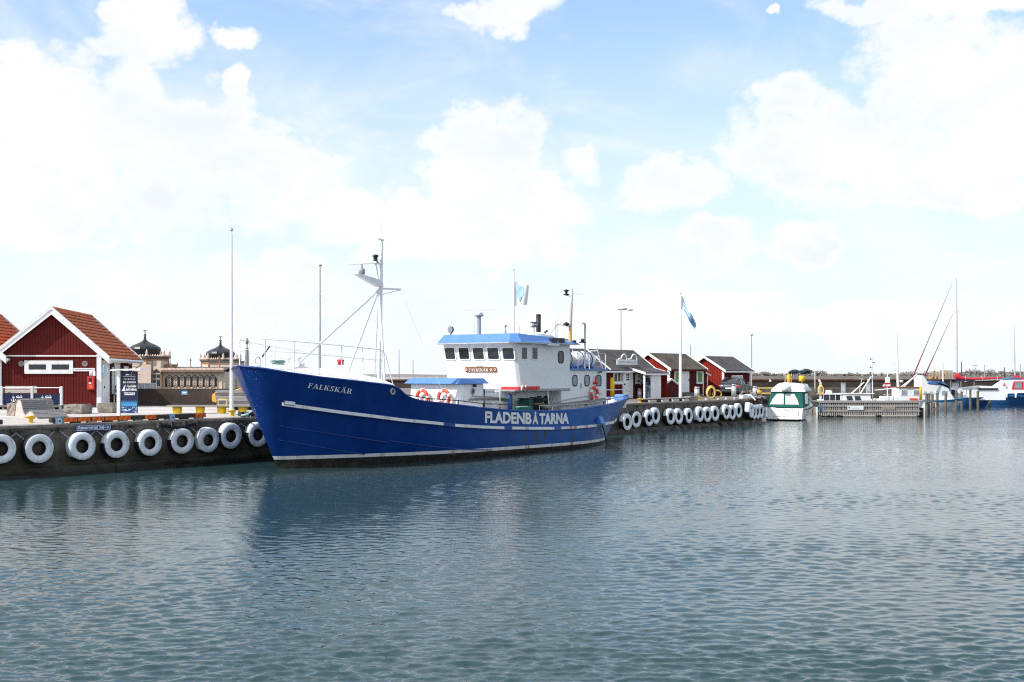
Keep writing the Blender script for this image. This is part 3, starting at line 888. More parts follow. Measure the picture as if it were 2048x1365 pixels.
def build_tyres():
    face = Face((Q0.x, Q0.y), (QD.x, QD.y))
    left = [(0, 898, 1.0, 0), (76.8, 897.4, 1.02, 0), (163.5, 893, .99, 2), (232, 889.5, 1.0, 1), (298.6, 886.4, .98, 1), (363, 883, .97, 1), (415.6, 881, .97, 2), (460.7, 872.8, 1.02, 4), (514.8, 870, 1.0, 4)]
    words = ['white painted tyre hung under the left end of the quay, cut by the frame', 'white painted tyre with black tread under the yellow cleat',
             'white tyre with wholly painted tread under the blue berth sign', 'white tyre with half black tread at the end of the berth sign', 'white tyre with black lower tread below the sign pillar',
             'white tyre under the start of the black fender pipe', 'white tyre under the end of the black fender pipe', 'grey streaked white tyre below the foot of the flagpole', 'grey streaked white tyre tucked behind the bow of the blue ship']
    right = [(1253, 845, 1, 1), (1271, 839.8, 1, 0), (1297, 837, 1, 1), (1310, 832.7, 1.02, 4), (1340, 834, 1, 1), (1356, 833.3, 1, 1), (1376.4, 832.4, .98, 1), (1399, 829.6, 1, 2), (1413.5, 829.8, 1, 3), (1428.8, 827.8, 1, 1),
             (1451.6, 824.8, 1, 3), (1463.4, 825.7, 1, 2), (1476, 822, 1, 1)]
    words += ['white tyre half hidden behind the stern of the blue ship', 'white tyre with a dark smear beside the stern of the blue ship', 'lower white tyre of the pair after the ship\'s stern, black tread', 'upper white tyre of the pair after the ship\'s stern',
              'white tyre below the tallest flagpole, nearest of three in a row', 'middle white tyre of three in a row below the flagpole and the hut steps', 'third white tyre of the row below the flagpole, before the yellow cleat',
              'first white tyre of three below the yellow cleat', 'second white tyre of three below the yellow cleat', 'third white tyre below the yellow hose, black tread', 'broad white tyre of the cluster below the grey car', 'lower white tyre of the cluster below the grey car', 'upper white tyre hung just before the quay corner']
    i = 0
    for px, py, sc, kd in left + right:
        x, z = face.hit(px, py, -0.30)
        p = face.pt(x, -0.03, z + QZ)
        t = thing('tyre', p, words[i], 'tyre', face.rot, 'white tyres hung along the quay wall')
        o = bpy.data.objects.new('casing', TY[kd]); col.objects.link(o); o.parent = t
        o.location = (0, -0.37, 0); o.scale = (sc * .98, 1.12, sc * .98)
        tilt = rng.normal(0, .04); o.rotation_euler = (rng.normal(0, .03), rng.uniform(-.25, .25) if kd in (0, 4) else 0, tilt)
        if i < 13:
            hz = QZ - .14 - p.z
            for s_ in ((-1, 1) if i < 5 or i == 8 else (1,) if i == 7 else (-1,)):
                q0 = (s_ * .42, -.08, .33); q1 = (s_ * .72, -.02, hz - .04)
                mb = MB()
                for k in range(7):
                    a = Vector(q0).lerp(Vector(q1), k / 7); b = Vector(q0).lerp(Vector(q1), (k + .85) / 7)
                    mb.bar(a, b, .05 if k % 2 else .022, .022 if k % 2 else .05)
                mb.build('chain', 'grey_paint', t)
                mb = MB(); mb.box(s_ * .72 - .13, s_ * .72 + .13, -.09, -.005, hz - .05, hz + .03); mb.build('chain_bracket', 'iron_dark', t)
        else:
            hz = QZ - .22 - p.z
            MB().tube([(0, -.05, .5), (-.05, -.04, hz)], .03, 6).build('chain', 'black_rubber', t)
        i += 1
    # those on the steeper face past the corner
    f2 = Face((C1.x, C1.y), (D2.x, D2.y))
    w2 = ['broad white tyre hung on the very corner of the quay', 'white tyre just past the quay corner', 'low slung white tyre past the quay corner', 'white tyre between the low slung one and the white motorboat', 'white tyre next to the stern of the white motorboat']
    for k, (px, py, kd) in enumerate(((1494.8, 820, 3), (1499, 822, 2), (1504.5, 825, 2), (1511.5, 824.5, 2), (1518.5, 823, 2))):
        x, z = f2.hit(px, py, -.2)
        p = f2.pt(x, -0.02, z + QZ)
        t = thing('tyre', p, w2[k], 'tyre', f2.rot + (.22 if k == 0 else -.05), 'white tyres hung along the quay wall')
        o = bpy.data.objects.new('casing', TY[kd]); col.objects.link(o); o.parent = t; o.location = (0, -.37, 0); o.scale = (1, 1.12, 1)
        MB().tube([(0, -.05, .5), (-.03, -.04, QZ - .1 - p.z)], .03, 6).build('chain', 'black_rubber', t)


build_tyres()

# ------------------------------------------------------------------ the blue ship
SO = Vector((-8.89, 41.7, 0)); _a = (QD - QN * 0.045).normalized(); SA = _a; SP = Vector((_a.y, -_a.x, 0))
SROT = math.atan2(SA.y, SA.x)
U_B = [-1.80, -1.66, -1.38, -.92, 0, 1, 2, 3, 4.5, 6, 8, 10, 14, 17, 18.5, 20, 21, 22, 23, 24, 24.8, 25.3]
V_B = [0, .52, 1.0, 1.38, 1.85, 2.2, 2.46, 2.66, 2.86, 2.96, 3.0, 3.0, 3.0, 2.92, 2.78, 2.42, 2.05, 1.62, 1.2, .75, .36, 0]
U_W = [0, .15, .5, 1, 2, 3, 5, 7, 9, 12, 15, 17, 19, 20.5, 21.5, 22]
V_W = [0, .16, .34, .55, .98, 1.36, 1.95, 2.38, 2.62, 2.72, 2.68, 2.5, 2.05, 1.45, .8, 0]
U_S = [-1.80, -1.6, -.86, .27, 2.03, 3.39, 3.72, 4.1, 4.67, 5.4, 6.52, 8.67, 10, 11.7, 13.8, 16, 18.5, 20.5, 23, 25.3]
Z_S = [3.88, 3.83, 3.66, 3.48, 3.29, 3.15, 3.05, 2.74, 2.55, 2.46, 2.36, 2.14, 2.03, 1.92, 1.87, 1.89, 2.02, 2.13, 2.24, 2.32]


def sheer_b(u): return float(np.interp(u, U_B, V_B))
def water_b(u): return float(np.interp(u, U_W, V_W))
def sheer_z(u): return float(np.interp(u, U_S, Z_S))


def hull_ut(t, k):
    return (22.0 * t) * (1 - k) + (-1.80 + 27.10 * t) * k


def hull_pt(t, z):
    """point of the port shell: t along the ship, z height (up to the sheer)"""
    uW, uS = 22.0 * t, -1.80 + 27.10 * t
    zs = sheer_z(uS); k = min(1.0, max(0.0, z / zs))
    e = float(np.interp(t, [0, .12, .3, .6, .85, 1], [1.15, 1.1, .75, .62, .7, .8]))
    g = k ** e
    u = uW + (uS - uW) * k
    v = water_b(uW) + (sheer_b(uS) - water_b(uW)) * g
    if z < 0: v *= max(0.0, 1 + z * .25)
    return u, v


def hull_v(u, z):
    lo, hi = 0.0, 1.0
    for _ in range(40):
        m = (lo + hi) / 2
        if hull_pt(m, z)[0] < u: lo = m
        else: hi = m
    return hull_pt(lo, z)[1]


def side_uz(px, py, v):
    """(u, z) where the photo's pixel meets the fore-and-aft plane at port offset v"""
    k = (px - CX) / FOC; o = SO + SP * v
    t = (k * o.y - o.x) / (SA.x - k * SA.y); Y = o.y + t * SA.y
    return t, EYE - (py - HY) * Y / FOC


def on_hull(px, py, off=0.012):
    v = 2.8
    for _ in range(12):
        u, z = side_uz(px, py, v); v = hull_v(u, max(0.02, z))
    return Vector((u, -(v + off), z))


def cross_vz(px, py, u):
    """(v, z) on the athwartships plane at u"""
    k = (px - CX) / FOC; o = SO + SA * u
    t = (k * o.y - o.x) / (SP.x - k * SP.y); Y = o.y + t * SP.y
    return t, EYE - (py - HY) * Y / FOC


def PV(u, v, z): return Vector((u, -v, z))


ship = thing('fishing_ship', SO, 'long blue wooden hulled ship with white wheelhouse and FLADENBÅTARNA lettering moored at the quay', 'ship', SROT)


def build_hull():
    nt = 84
    ts = [0.5 - 0.5 * math.cos(math.pi * i / nt) for i in range(nt + 1)]
    ts = sorted(set([round(t * .55 + .45 * (i / nt), 5) for i, t in enumerate(ts)]))
    def zrow(t, j):
        u = 22 * t; zt = .49 - .010 * u; zb = zt - .135
        zs = sheer_z(-1.80 + 27.10 * t)
        rows = [-.7, -.25, 0.0, zb, zt] + [zt + (zs - zt) * k / 12 for k in range(1, 13)]
        return rows[j]
    for side, nm in ((1, 'hull_plating'), ):
        mb = MB()
        for sgn in (1, -1):
            rows = []
            for j in range(17):
                row = []
                for t in ts:
                    z = zrow(t, j); u, v = hull_pt(t, z)
                    w = .012 * math.sin(u * 5.1 + z * 3) * math.sin(u * 1.3) if j > 4 else 0
                    row.append(PV(u, sgn * max(0, v + (w if v > .3 else 0)), z))
                rows.append(row if sgn > 0 else row[::-1])
            mb.sheet(rows[::-1], mifn=lambda i, k: 2 if (15 - i) < 3 else 1 if (15 - i) == 3 else 0)
        h = mb.build('hull', ['hull_blue', 'hull_white', 'boot_black'], ship)
    # bulwark: inner side, cap and main deck
    dz = 1.30
    mb = MB()
    for sgn in (1, -1):
        top, inn, foot = [], [], []
        for t in ts:
            uS = -1.80 + 27.10 * t; zs = sheer_z(uS); b = sheer_b(uS)
            iu = min(max(uS, -1.68), 25.1); ib = max(0, b - .10)
            top.append(PV(uS, sgn * b, zs)); inn.append(PV(iu, sgn * ib, zs))
            dk = zs - .06 if uS < 3.7 else dz + max(0, (uS - 16) * .045)
            foot.append(PV(iu, sgn * max(0, min(ib, hull_v(iu, dk) - .08)), min(dk, zs - .05)))
        if sgn < 0: top, inn, foot = top[::-1], inn[::-1], foot[::-1]
        mb.sheet([foot, inn], mi=1); mb.sheet([inn, top], mi=0)
    mb.build('bulwark', ['hull_blue', 'ship_white'], ship)
    mb = MB(); rows = [[], []]
    for t in ts:
        uS = -1.80 + 27.10 * t; b = max(0, sheer_b(uS) - .12); z = dz + max(0, (uS - 16) * .045)
        if uS < 3.6: continue
        b = max(0, min(b, hull_v(uS, z) - .06)); rows[0].append(PV(uS, b, z)); rows[1].append(PV(uS, -b, z))
    mb.sheet(rows); mb.build('deck', 'grey_paint', ship)
    # whaleback deck over the forecastle
    mb = MB(); rows = []
    for i in range(25):
        s = i / 24
        row = []
        for j in range(17):
            w = -1 + 2 * j / 16
            u0 = -1.66 + 5.36 * s
            b = max(0.01, sheer_b(u0) - .06)
            cam_h = .50 * min(1, max(0, (u0 + 1.6) / 2.6)) * (1 - .38 * max(0, (u0 - 2.2) / 1.5))
            u = u0 + (1 - w * w) * 1.15 * max(0, s - .35) / .65
            row.append(PV(u, -w * b, sheer_z(u0) - .02 + cam_h * (1 - abs(w) ** 2.2)))
        rows.append(row)
    mb.sheet(rows)
    low = []
    for p in rows[-1]:
        v = max(0.01, hull_v(p.x, 1.4) - .12); low.append(Vector((p.x, max(-v, min(v, p.y)), 1.4)))
    mb.sheet([rows[-1], low])
    mb.build('whaleback', 'ship_white', ship)
    # sheer cap and rubbing strakes
    mb = MB()
    for sgn in (1, -1):
        mb.tube([PV(-1.80 + 27.10 * t, sgn * (sheer_b(-1.80 + 27.10 * t) - .03), sheer_z(-1.80 + 27.10 * t)) for t in ts], .045, 6)
    mb.build('sheer_rail', 'hull_blue', ship)

    def strake(pix, w, h, name, mt, n=None):
        pts = []
        for (x0, y0), (x1, y1) in zip(pix, pix[1:]):
            m = max(2, int((x1 - x0) / 12))
            pts += [(x0 + (x1 - x0) * i / m, y0 + (y1 - y0) * i / m) for i in range(m)]
        pts.append(pix[-1])
        P = [on_hull(x, y, 0) for x, y in pts]
        mb = MB(); r4 = []
        for p in P:
            r4.append([p + Vector((0, 0, h / 2)), p + Vector((0, -w, h * .38)), p + Vector((0, -w, -h * .38)), p + Vector((0, 0, -h / 2))])
        rows = [list(x) for x in zip(*r4)]
        mb.sheet(rows, smooth=False); mb.add(r4[0], [(0, 1, 2, 3)]); mb.add(r4[-1], [(3, 2, 1, 0)])
        return mb.build(name, mt, ship, fix=True)
    full = [(532.5, 804.5), (600, 814), (680, 825), (745.7, 833), (800, 840), (860, 845.7), (884.5, 848.3), (907, 851), (960, 854.2), (1005.8, 856.2), (1060, 857), (1106, 857), (1150, 855), (1190, 851.6), (1225, 845)]
    strake(full, .07, .20, 'strake_base', 'hull_blue')

    def seg(x0, x1):
        xs = [p[0] for p in full]; ys = [p[1] for p in full]
        k = [x0] + [x for x in xs if x0 < x < x1] + [x1]
        return [(x, float(np.interp(x, xs, ys))) for x in k]
    for x0, x1 in ((533, 884.5), (907.4, 1005.8), (1021.7, 1106), (1120, 1190.5), (1204.5, 1225)):
        strake(seg(x0, x1), .085, .155, 'rubbing_strake', 'hull_white')
    # stern end of the strake wraps round the counter
    mb = MB(); P = []
    u0 = on_hull(1225, 845, 0)
    for sgn, us in ((1, np.linspace(u0.x, 24.0, 16)), (-1, np.linspace(24.0, 18, 20))):
        for u in us:
            z = u0.z + (u - u0.x) * .06
            P.append(PV(u, sgn * hull_v(u, z), z))
    r4 = []
    for i, p in enumerate(P):
        nrm = Vector((p.x - 18.5, p.y, 0)).normalized()
        r4.append([p + Vector((0, 0, .08)), p + nrm * .08 + Vector((0, 0, .06)), p + nrm * .08 - Vector((0, 0, .06)), p - Vector((0, 0, .08))])
    mb.sheet([list(x) for x in zip(*r4)], smooth=False); mb.build('rubbing_strake', 'hull_white', ship, fix=True)
    for pix in ([(548, 851), (620, 861.5), (700, 874), (774, 885)], [(778.7, 882), (860, 893), (925, 899), (985, 900.5)], [(556, 880), (620, 891), (690, 903.5), (728, 909)]):
        strake(pix, .03, .045, 'chine_strip', 'hull_blue')
    # lettering
    mb = MB()

    def quad(bl, br, tl, tr, off=.016):
        def fn(a, b):
            x = (1 - b) * ((1 - a) * bl[0] + a * br[0]) + b * ((1 - a) * tl[0] + a * tr[0])
            y = (1 - b) * ((1 - a) * bl[1] + a * br[1]) + b * ((1 - a) * tl[1] + a * tr[1])
            return on_hull(x, y, off)
        return fn
    put_text(mb, 'FLADENB', quad((969.5, 846.3), (1062.5, 849), (969.5, 823), (1062.5, 826)), bold=.04)
    put_text(mb, 'Å', quad((1064.5, 849), (1076, 849), (1064.5, 823.5), (1076, 823.8)), bold=.04)
    put_text(mb, 'TARNA', quad((1078.3, 849.2), (1137.5, 848), (1078.3, 826.8), (1137.5, 826.3)), bold=.05)
    mb.build('lettering', 'letter_white', ship)
    mb = MB(); put_serif(mb, 'FALKSKÄR', quad((614, 776), (702.5, 788.5), (614.5, 766), (703, 778.5)), shear=.22)
    mb.build('lettering', 'letter_white', ship)
    # hawse pipe, exhaust flap, hose
    c = on_hull(785, 783.5, .0)
    mb = MB(); mb.ring((c.x, c.y - .01, c.z), .11, .035, 'y', 20, 8); mb.build('hawse_pipe', 'zinc', ship)
    MB().disc((c.x, c.y - .004, c.z), .10, 'y', .012).build('hawse_opening', 'black_paint', ship)
    c = on_hull(1197, 840, 0)
    mb = MB(); mb.prism([(-.01, .22), (-.13, .16), (-.34, -.20), (-.30, -.24), (-.01, -.16)], c.x - .16, c.x + .18, 'x'); mb.xform(lambda p: Vector((p.x, p.y + c.y + .02, p.z + c.z)))
    mb.build('discharge_flap', 'roof_blue', ship)
    e = on_hull(1206, 884, .25); d0 = on_hull(1200, 850, .12)
    MB().tube([d0, on_hull(1204, 862, .12), on_hull(1206.5, 876, .14), Vector((e.x, e.y, -.2))], .03, 6).build('hose', 'black_rubber', ship)


build_hull()


def loop_tube(mb, pts, r, n=6, mi=0): return mb.tube(pts, r, n, mi)


def build_fore():
    # pulpit rail: posts stand on the whaleback, both sides meet at the bow
    posts = []
    for u in (-1.2, -.3, .6, 1.5, 2.4, 3.3):
        b = max(.25, sheer_b(u) - .42)
        posts.append((u, b))

    def base_z(u, v):
        b = max(.01, sheer_b(u) - .06); w = min(1, v / b)
        ch = .50 * min(1, max(0, (u + 1.6) / 2.6)) * (1 - .38 * max(0, (u - 2.2) / 1.5))
        return sheer_z(u) - .02 + ch * (1 - w ** 2.2)
    rail = MB()
    top = [PV(u, b, 4.78 - .075 * u) for u, b in posts]; top2 = [PV(u, -b, 4.78 - .075 * u) for u, b in posts]
    bow = PV(-1.55, 0, 4.93)
    rail.tube(top[::-1] + [bow] + top2, .019, 6); rail.build('bow_rail', 'white_paint', ship)
    mid = MB(); mid.tube([p - Vector((0, 0, .42)) for p in top[::-1]] + [bow - Vector((0, 0, .45))] + [p - Vector((0, 0, .42)) for p in top2], .013, 6); mid.build('bow_rail', 'white_paint', ship)
    for sgn in (1, -1):
        for u, b in posts:
            z0 = base_z(u, b)
            MB().tube([PV(u, sgn * b, z0 - .05), PV(u, sgn * b, 4.78 - .075 * u)], .021, 6).build('rail_post', 'white_paint', ship)
    # rail drop to the mast leg
    MB().tube([top[-1], PV(3.9, 1.9, 4.3), PV(4.2, 2.0, 3.2)], .018, 6).build('bow_rail', 'white_paint', ship)
    # stem post with light, ring, rod
    mb = MB(); mb.tube([PV(-1.50, .05, 3.85), PV(-1.48, .05, 4.55)], [.09, .055], 8); mb.tube([PV(-1.48, .05, 4.55), PV(-1.48, .05, 4.95)], .02, 6); mb.lathe([(.05, 0), (.06, .12), (.02, .18)], 8, PV(-1.48, .05, 4.70)); mb.build('stem_post', 'wood_grey', ship)
    MB().ring(PV(-1.3, .42, 4.08), .13, .035, 'y', 18, 8).build('fairlead_ring', 'white_paint', ship)
    MB().lathe([(.16, 0), (.14, .08), (.05, .1)], 10, PV(-1.3, .42, 3.86)).build('fairlead_foot', 'white_paint', ship)
    MB().tube([PV(-1.15, .5, 4.22), PV(-.75, .45, 4.62)], .028, 6).build('boat_hook', 'black_paint', ship)
    mb = MB(); p = PV(2.6, .7, 3.95); mb.lathe([(.12, 0), (.12, .12), (.14, .13), (.14, .20), (.05, .22)], 12, p); mb.build('vent_cap', 'red_paint', ship)
    mb = MB(); mb.lathe([(.05, 0), (.16, .02), (.05, .06), (.05, .3), (.13, .33), (.13, .38)], 12, PV(.6, .5, 3.85)); mb.lathe([(.05, 0), (.16, .02), (.05, .06), (.05, .3), (.13, .33), (.13, .38)], 12, PV(.6, -.1, 3.85)); mb.box(.3, .9, -.6, .2, 3.8, 3.88); mb.build('mooring_bitts', 'white_paint', ship)
    pts = []
    for i in range(70):
        a = i * .42; r = .18 + .12 * math.sin(i * .7) * .4 + .0012 * i
        pts.append(PV(-.4 + r * math.cos(a), .5 + r * math.sin(a), 3.95 + .0022 * i))
    MB().tube(pts, .022, 5).build('rope_coil', 'rope_green', ship)
    # foremast: tripod, ladder, radar arm
    zt = side_uz(766, 578, 0)[1]
    base = PV(5.45, 0, 1.4); head = PV(5.62, 0, 9.22); knee = PV(5.55, 0, side_uz(766, 577, 0)[1])
    mast = MB(); mast.tube([base, knee], [.095, .088], 12); mast.build('mast', 'white_paint', ship)
    mast = MB(); mast.tube([knee - Vector((0, 0, .05)), knee.lerp(head, .5), head], [.095, .075, .06], 10); mast.build('mast_top', 'white_paint', ship)
    for sgn in (1, -1):
        MB().tube([PV(4.6, sgn * 1.15, 3.35), knee - Vector((.1, 0, .05))], .055, 8).build('mast_leg', 'white_paint', ship)
    s0 = cross_vz(592, 727, .9)
    MB().tube([PV(.75, .25, 3.95), knee - Vector((.15, 0, .12))], .052, 8).build('mast_stay_spar', 'white_paint', ship)
    MB().box(.55, .95, -.45, -.05, 3.85, 4.0).build('spar_foot', 'white_paint', ship)
    for v in (.12, .42):
        MB().tube([PV(4.95, v + .1, 3.2), PV(5.28, v * .55 + .05, 6.2)], .016, 6).build('ladder_rail', 'zinc', ship)
    for i in range(9):
        f_ = i / 9.0
        a = PV(4.95, .22, 3.2).lerp(PV(5.28, .115, 6.2), f_); b = PV(4.95, .52, 3.2).lerp(PV(5.28, .28, 6.2), f_)
        MB().tube([a, b], .012, 5).build('ladder_rung', 'zinc', ship)
    # radar arm: wedge plate reaching forward
    zk = knee.z
    mb = MB(); mb.prism([(5.62, zk + .06), (5.55, zk + .32), (4.15, zk + .52), (4.05, zk + .48), (5.3, zk + .04)], -.13, .13, 'y'); mb.build('radar_platform', 'white_paint', ship, bev=.02)
    mb = MB(); mb.box(4.2, 5.25, -.10, .10, zk + .08, zk + .13); mb.xform(lambda p: Vector((p.x, p.y, p.z + (5.3 - p.x) * .36))); mb.build('platform_underside', 'iron_dark', ship)
    p = PV(4.45, 0, zk + .50)
    mb = MB(); mb.lathe([(.13, 0), (.14, .16), (.10, .24), (.04, .28), (.04, .40)], 14, p); mb.build('radar_motor', 'grey_paint', ship)
    mb = MB(); q = p + Vector((0, 0, .45)); d = Vector((.62, -.78, .06)); mb.bar(q - d * .62, q + d * .62, .07, .09); mb.build('radar_scanner', 'white_paint', ship, bev=.02)
    # lantern
    p = PV(5.25, .0, side_uz(762, 527, 0)[1])
    mb = MB(); mb.lathe([(.13, 0), (.13, .05), (.09, .06), (.09, .24), (.13, .25), (.13, .31), (.03, .34)], 12, p); mb.build('mast_lantern', 'black_paint', ship)
    MB().tube([PV(5.25, 0, p.z - .02), PV(5.45, 0, zk + .1)], [.05, .05], 8).build('lantern_bracket', 'white_paint', ship)
    MB().box(5.14, 5.62, -.1, .1, p.z - .05, p.z).build('lantern_shelf', 'white_paint', ship)
    # crosstree aft, head bar, aerial
    mb = MB(); mb.bar(PV(5.6, 0, zk - .02), PV(6.6, .15, zk), .06, .07); mb.bar(PV(5.6, 0, zk - .28), PV(6.6, .15, zk - .02), .03, .03); mb.build('crosstree', 'white_paint', ship)
    mb = MB(); mb.bar(head - Vector((.42, .18, 0)), head + Vector((.16, .05, 0)), .07, .05); mb.build('mast_head_bar', 'white_paint', ship)
    MB().tube([head, head + Vector((.0, .02, .75))], .012, 5).build('aerial', 'white_paint', ship)
    for a, b, nm in ((PV(6.6, .15, zk), PV(7.2, 2.3, 2.35), 'halyard'), (head - Vector((0, 0, .4)), PV(-1.6, 0, 4.6), 'forestay')):
        MB().tube([a, a.lerp(b, .5) - Vector((0, 0, .05)), b], .006, 4).build(nm, 'white_paint', ship)


build_fore()


def rrect(x0, x1, z0, z1, r, n=4):
    pts = []
    for cx, cz, a0 in ((x1 - r, z1 - r, 0), (x0 + r, z1 - r, 90), (x0 + r, z0 + r, 180), (x1 - r, z0 + r, 270)):
        for i in range(n + 1):
            a = R(a0 + 90 * i / n); pts.append((cx + r * math.cos(a), cz + r * math.sin(a)))
    return pts


def life_ring(name, c, normal_u, Rr=.30, r=.075, label=None, tiltz=0.0, rot=0.0):
    t = thing(name, ship_world(c), label, 'life ring', SROT, 'orange life rings on the blue ship')
    mb = MB(); ax = 'x' if normal_u else 'y'
    mb.ring((0, 0, 0), Rr, r, ax, 32, 10, mifn=lambda i, k: 1 if ((i + 32 * rot) % 8) < 1.6 else 0)
    mb.build('ring_body', ['ring_red', 'letter_white'], t)
    pts = []
    for k in range(33):
        a = 2 * math.pi * k / 32; q = Rr + r + .012 + .02 * abs(math.sin(2 * a + rot))
        pts.append((0, q * math.cos(a), q * math.sin(a)) if ax == 'x' else (q * math.cos(a), 0, q * math.sin(a)))
    mb = MB(); mb.tube(pts[:-1], .008, 4, closed=True); mb.build('grab_line', 'letter_white', t)
    if tiltz: t.rotation_euler = (0, tiltz, SROT)
    return t


def ship_world(p):
    return SO + SA * p.x + SP * (-p.y) + Vector((0, 0, p.z))


def build_houses():
    # ---- small fore house with blue roof
    h = MB(); zr = 3.16
    u0, u1, w = 8.95, 10.6, 1.5
    h.prism([(u0 - .10, 1.3), (u0 + .08, zr), (u1, zr), (u1, 1.3)], -w, w, 'y'); h.build('fore_house', 'ship_white', ship, bev=.06)
    mb = MB()
    a = [(u0 - .22, -w - .16), (u1 + .18, -w - .16), (u1 + .18, w + .16), (u0 - .22, w + .16)]; b = [(u0 + .02, -w + .02), (u1 - .02, -w + .02), (u1 - .02, w - .02), (u0 + .02, w - .02)]
    lo = [(x, y, zr) for x, y in a]; hi = [(x, y, zr + .24) for x, y in b]
    mb.add(lo + hi, [(3, 2, 1, 0), (4, 5, 6, 7), (0, 1, 5, 4), (1, 2, 6, 5), (2, 3, 7, 6), (3, 0, 4, 7)]); mb.build('fore_house_roof', 'roof_blue', ship, bev=.015)
    u, z = side_uz(945, 783.5, w)
    mb = MB(); mb.disc((u, -w - .01, z), .13, 'y', .02, 20, 0); mb.ring((u, -w - .02, z), .13, .025, 'y', 20, 6, 1); mb.build('porthole', ['glass_dark', 'zinc'], ship)
    u, z = side_uz(947, 769, w); mb = MB(); mb.lathe([(.07, 0), (.09, -.1), (.03, -.12)], 10, (u, -w - .08, z)); mb.build('deck_light', 'black_paint', ship)
    MB().box(u1 - .04, u1 + .02, -w - .025, -w + .03, 1.3, zr - .25).build('door_edge', 'iron_dark', ship)
    for px, py, lab, rt in ((845.7, 795.5, 'orange life ring on the fore house front, nearest the bow', .3), (889, 796, 'orange life ring leaning at the corner of the small fore house', .1)):
        v, z = cross_vz(px, py, u0 - .15)
        life_ring('life_ring', Vector((u0 - .19, -v, z)), True, label=lab, rot=rt, Rr=.31)
    # ---- wheelhouse, front raked outward at the top
    z0, z1 = 2.88, 5.02; w = 2.2; ub, ut, ua = 12.32, 11.92, 16.35

    def uf(z): return ub + (ut - ub) * (z - z0) / (z1 - z0)
    c = .14
    ring = lambda z: [(uf(z), -w + c), (uf(z) + c, -w), (ua, -w), (ua, w), (uf(z) + c, w), (uf(z), w - c)]
    mb = MB(); lo = [(x, y, z0) for x, y in ring(z0)]; hi = [(x, y, z1) for x, y in ring(z1)]
    mb.add(lo + hi, [(5, 4, 3, 2, 1, 0), tuple(range(6, 12))] + [(i, (i + 1) % 6, 6 + (i + 1) % 6, 6 + i) for i in range(6)])
    mb.build('wheelhouse', 'ship_white', ship, bev=.03)
    # roof brim: inclined blue fascia
    ring2 = lambda o, c2, fu: [(fu - o, -w - o + c2), (fu - o + c2, -w - o), (ua + o, -w - o), (ua + o, w + o), (fu - o + c2, w + o), (fu - o, w + o - c2)]
    lo = [(x, y, z1 + .02) for x, y in ring2(.34, .40, ut)]; hi = [(x, y, z1 + .42 - max(0, (x - 13.4)) * .055) for x, y in ring2(.02, .22, ut)]
    mb = MB(); mb.add(lo + hi, [(5, 4, 3, 2, 1, 0), tuple(range(6, 12))] + [(i, (i + 1) % 6, 6 + (i + 1) % 6, 6 + i) for i in range(6)])
    mb.build('wheelhouse_roof', 'roof_blue', ship, bev=.012)
    mb = MB(); lo2 = [(x, y, z1 - .025) for x, y in ring2(.33, .40, ut)]; hi2 = [(x, y, z1 + .018) for x, y in ring2(.35, .40, ut)]
    mb.add(lo2 + hi2, [(5, 4, 3, 2, 1, 0), tuple(range(6, 12))] + [(i, (i + 1) % 6, 6 + (i + 1) % 6, 6 + i) for i in range(6)]); mb.build('roof_soffit', 'ship_white', ship)
    # front windows
    fx = [(889.8, 911.5), (917.5, 939.8), (945.8, 969), (974.8, 999), (1005, 1029.6)]

    def front(px, py, off=0):
        z = 4.4
        for _ in range(8): v, z = cross_vz(px, py, uf(z) - off)
        return v, z
    for x0, x1 in fx:
        v0, zt = front(x0, 697); v1, zb = front(x1, 718); _, zt = front((x0 + x1) / 2, 696.3); _, zb = front((x0 + x1) / 2, 718.7)
        pr = rrect(min(v0, v1), max(v0, v1), zb, zt, .06); po = rrect(min(v0, v1) - .055, max(v0, v1) + .055, zb - .055, zt + .055, .1)
        mb = MB(); n = len(pr)
        P = lambda v, z, o: (uf(z) - o, -v, z)
        mb.add([P(v, z, .006) for v, z in po] + [P(v, z, .03) for v, z in po] + [P(v, z, .03) for v, z in pr] + [P(v, z, .004) for v, z in pr],
               [(i, (i + 1) % n, n + (i + 1) % n, n + i) for i in range(n)] + [(n + i, n + (i + 1) % n, 2 * n + (i + 1) % n, 2 * n + i) for i in range(n)] + [(2 * n + i, 2 * n + (i + 1) % n, 3 * n + (i + 1) % n, 3 * n + i) for i in range(n)])
        f_ = mb.build('window', 'white_paint', ship, fix=True)
        mb = MB(); mb.add([P(v, z, .007) for v, z in pr], [tuple(range(n))]); mb.build('pane', 'glass_dark', f_, fix=True)

    # side windows, rounded, with rubber seals
    def side_window(px0, px1, py0, py1, v, r=.07, seal='black_rubber', glass='glass_dark', name='window'):
        u0, za = side_uz(px0, py0, v); u1, zb = side_uz(px1, py1, v); um, zt = side_uz((px0 + px1) / 2, py0, v); _, zb = side_uz((px0 + px1) / 2, py1, v)
        pr = rrect(u0, u1, zb, zt, r); po = rrect(u0 - .04, u1 + .04, zb - .04, zt + .04, r + .03); n = len(pr)
        mb = MB(); P = lambda a, z, o: (a, -v - o, z)
        mb.add([P(a, z, .0) for a, z in po] + [P(a, z, .022) for a, z in po] + [P(a, z, .022) for a, z in pr] + [P(a, z, .002) for a, z in pr],
               [(i, (i + 1) % n, n + (i + 1) % n, n + i) for i in range(n)] + [(n + i, n + (i + 1) % n, 2 * n + (i + 1) % n, 2 * n + i) for i in range(n)] + [(2 * n + i, 2 * n + (i + 1) % n, 3 * n + (i + 1) % n, 3 * n + i) for i in range(n)])
        f_ = mb.build(name, seal, ship, fix=True)
        mb = MB(); mb.add([P(a, z, .006) for a, z in pr], [tuple(range(n))]); mb.build('pane', glass, f_, fix=True)
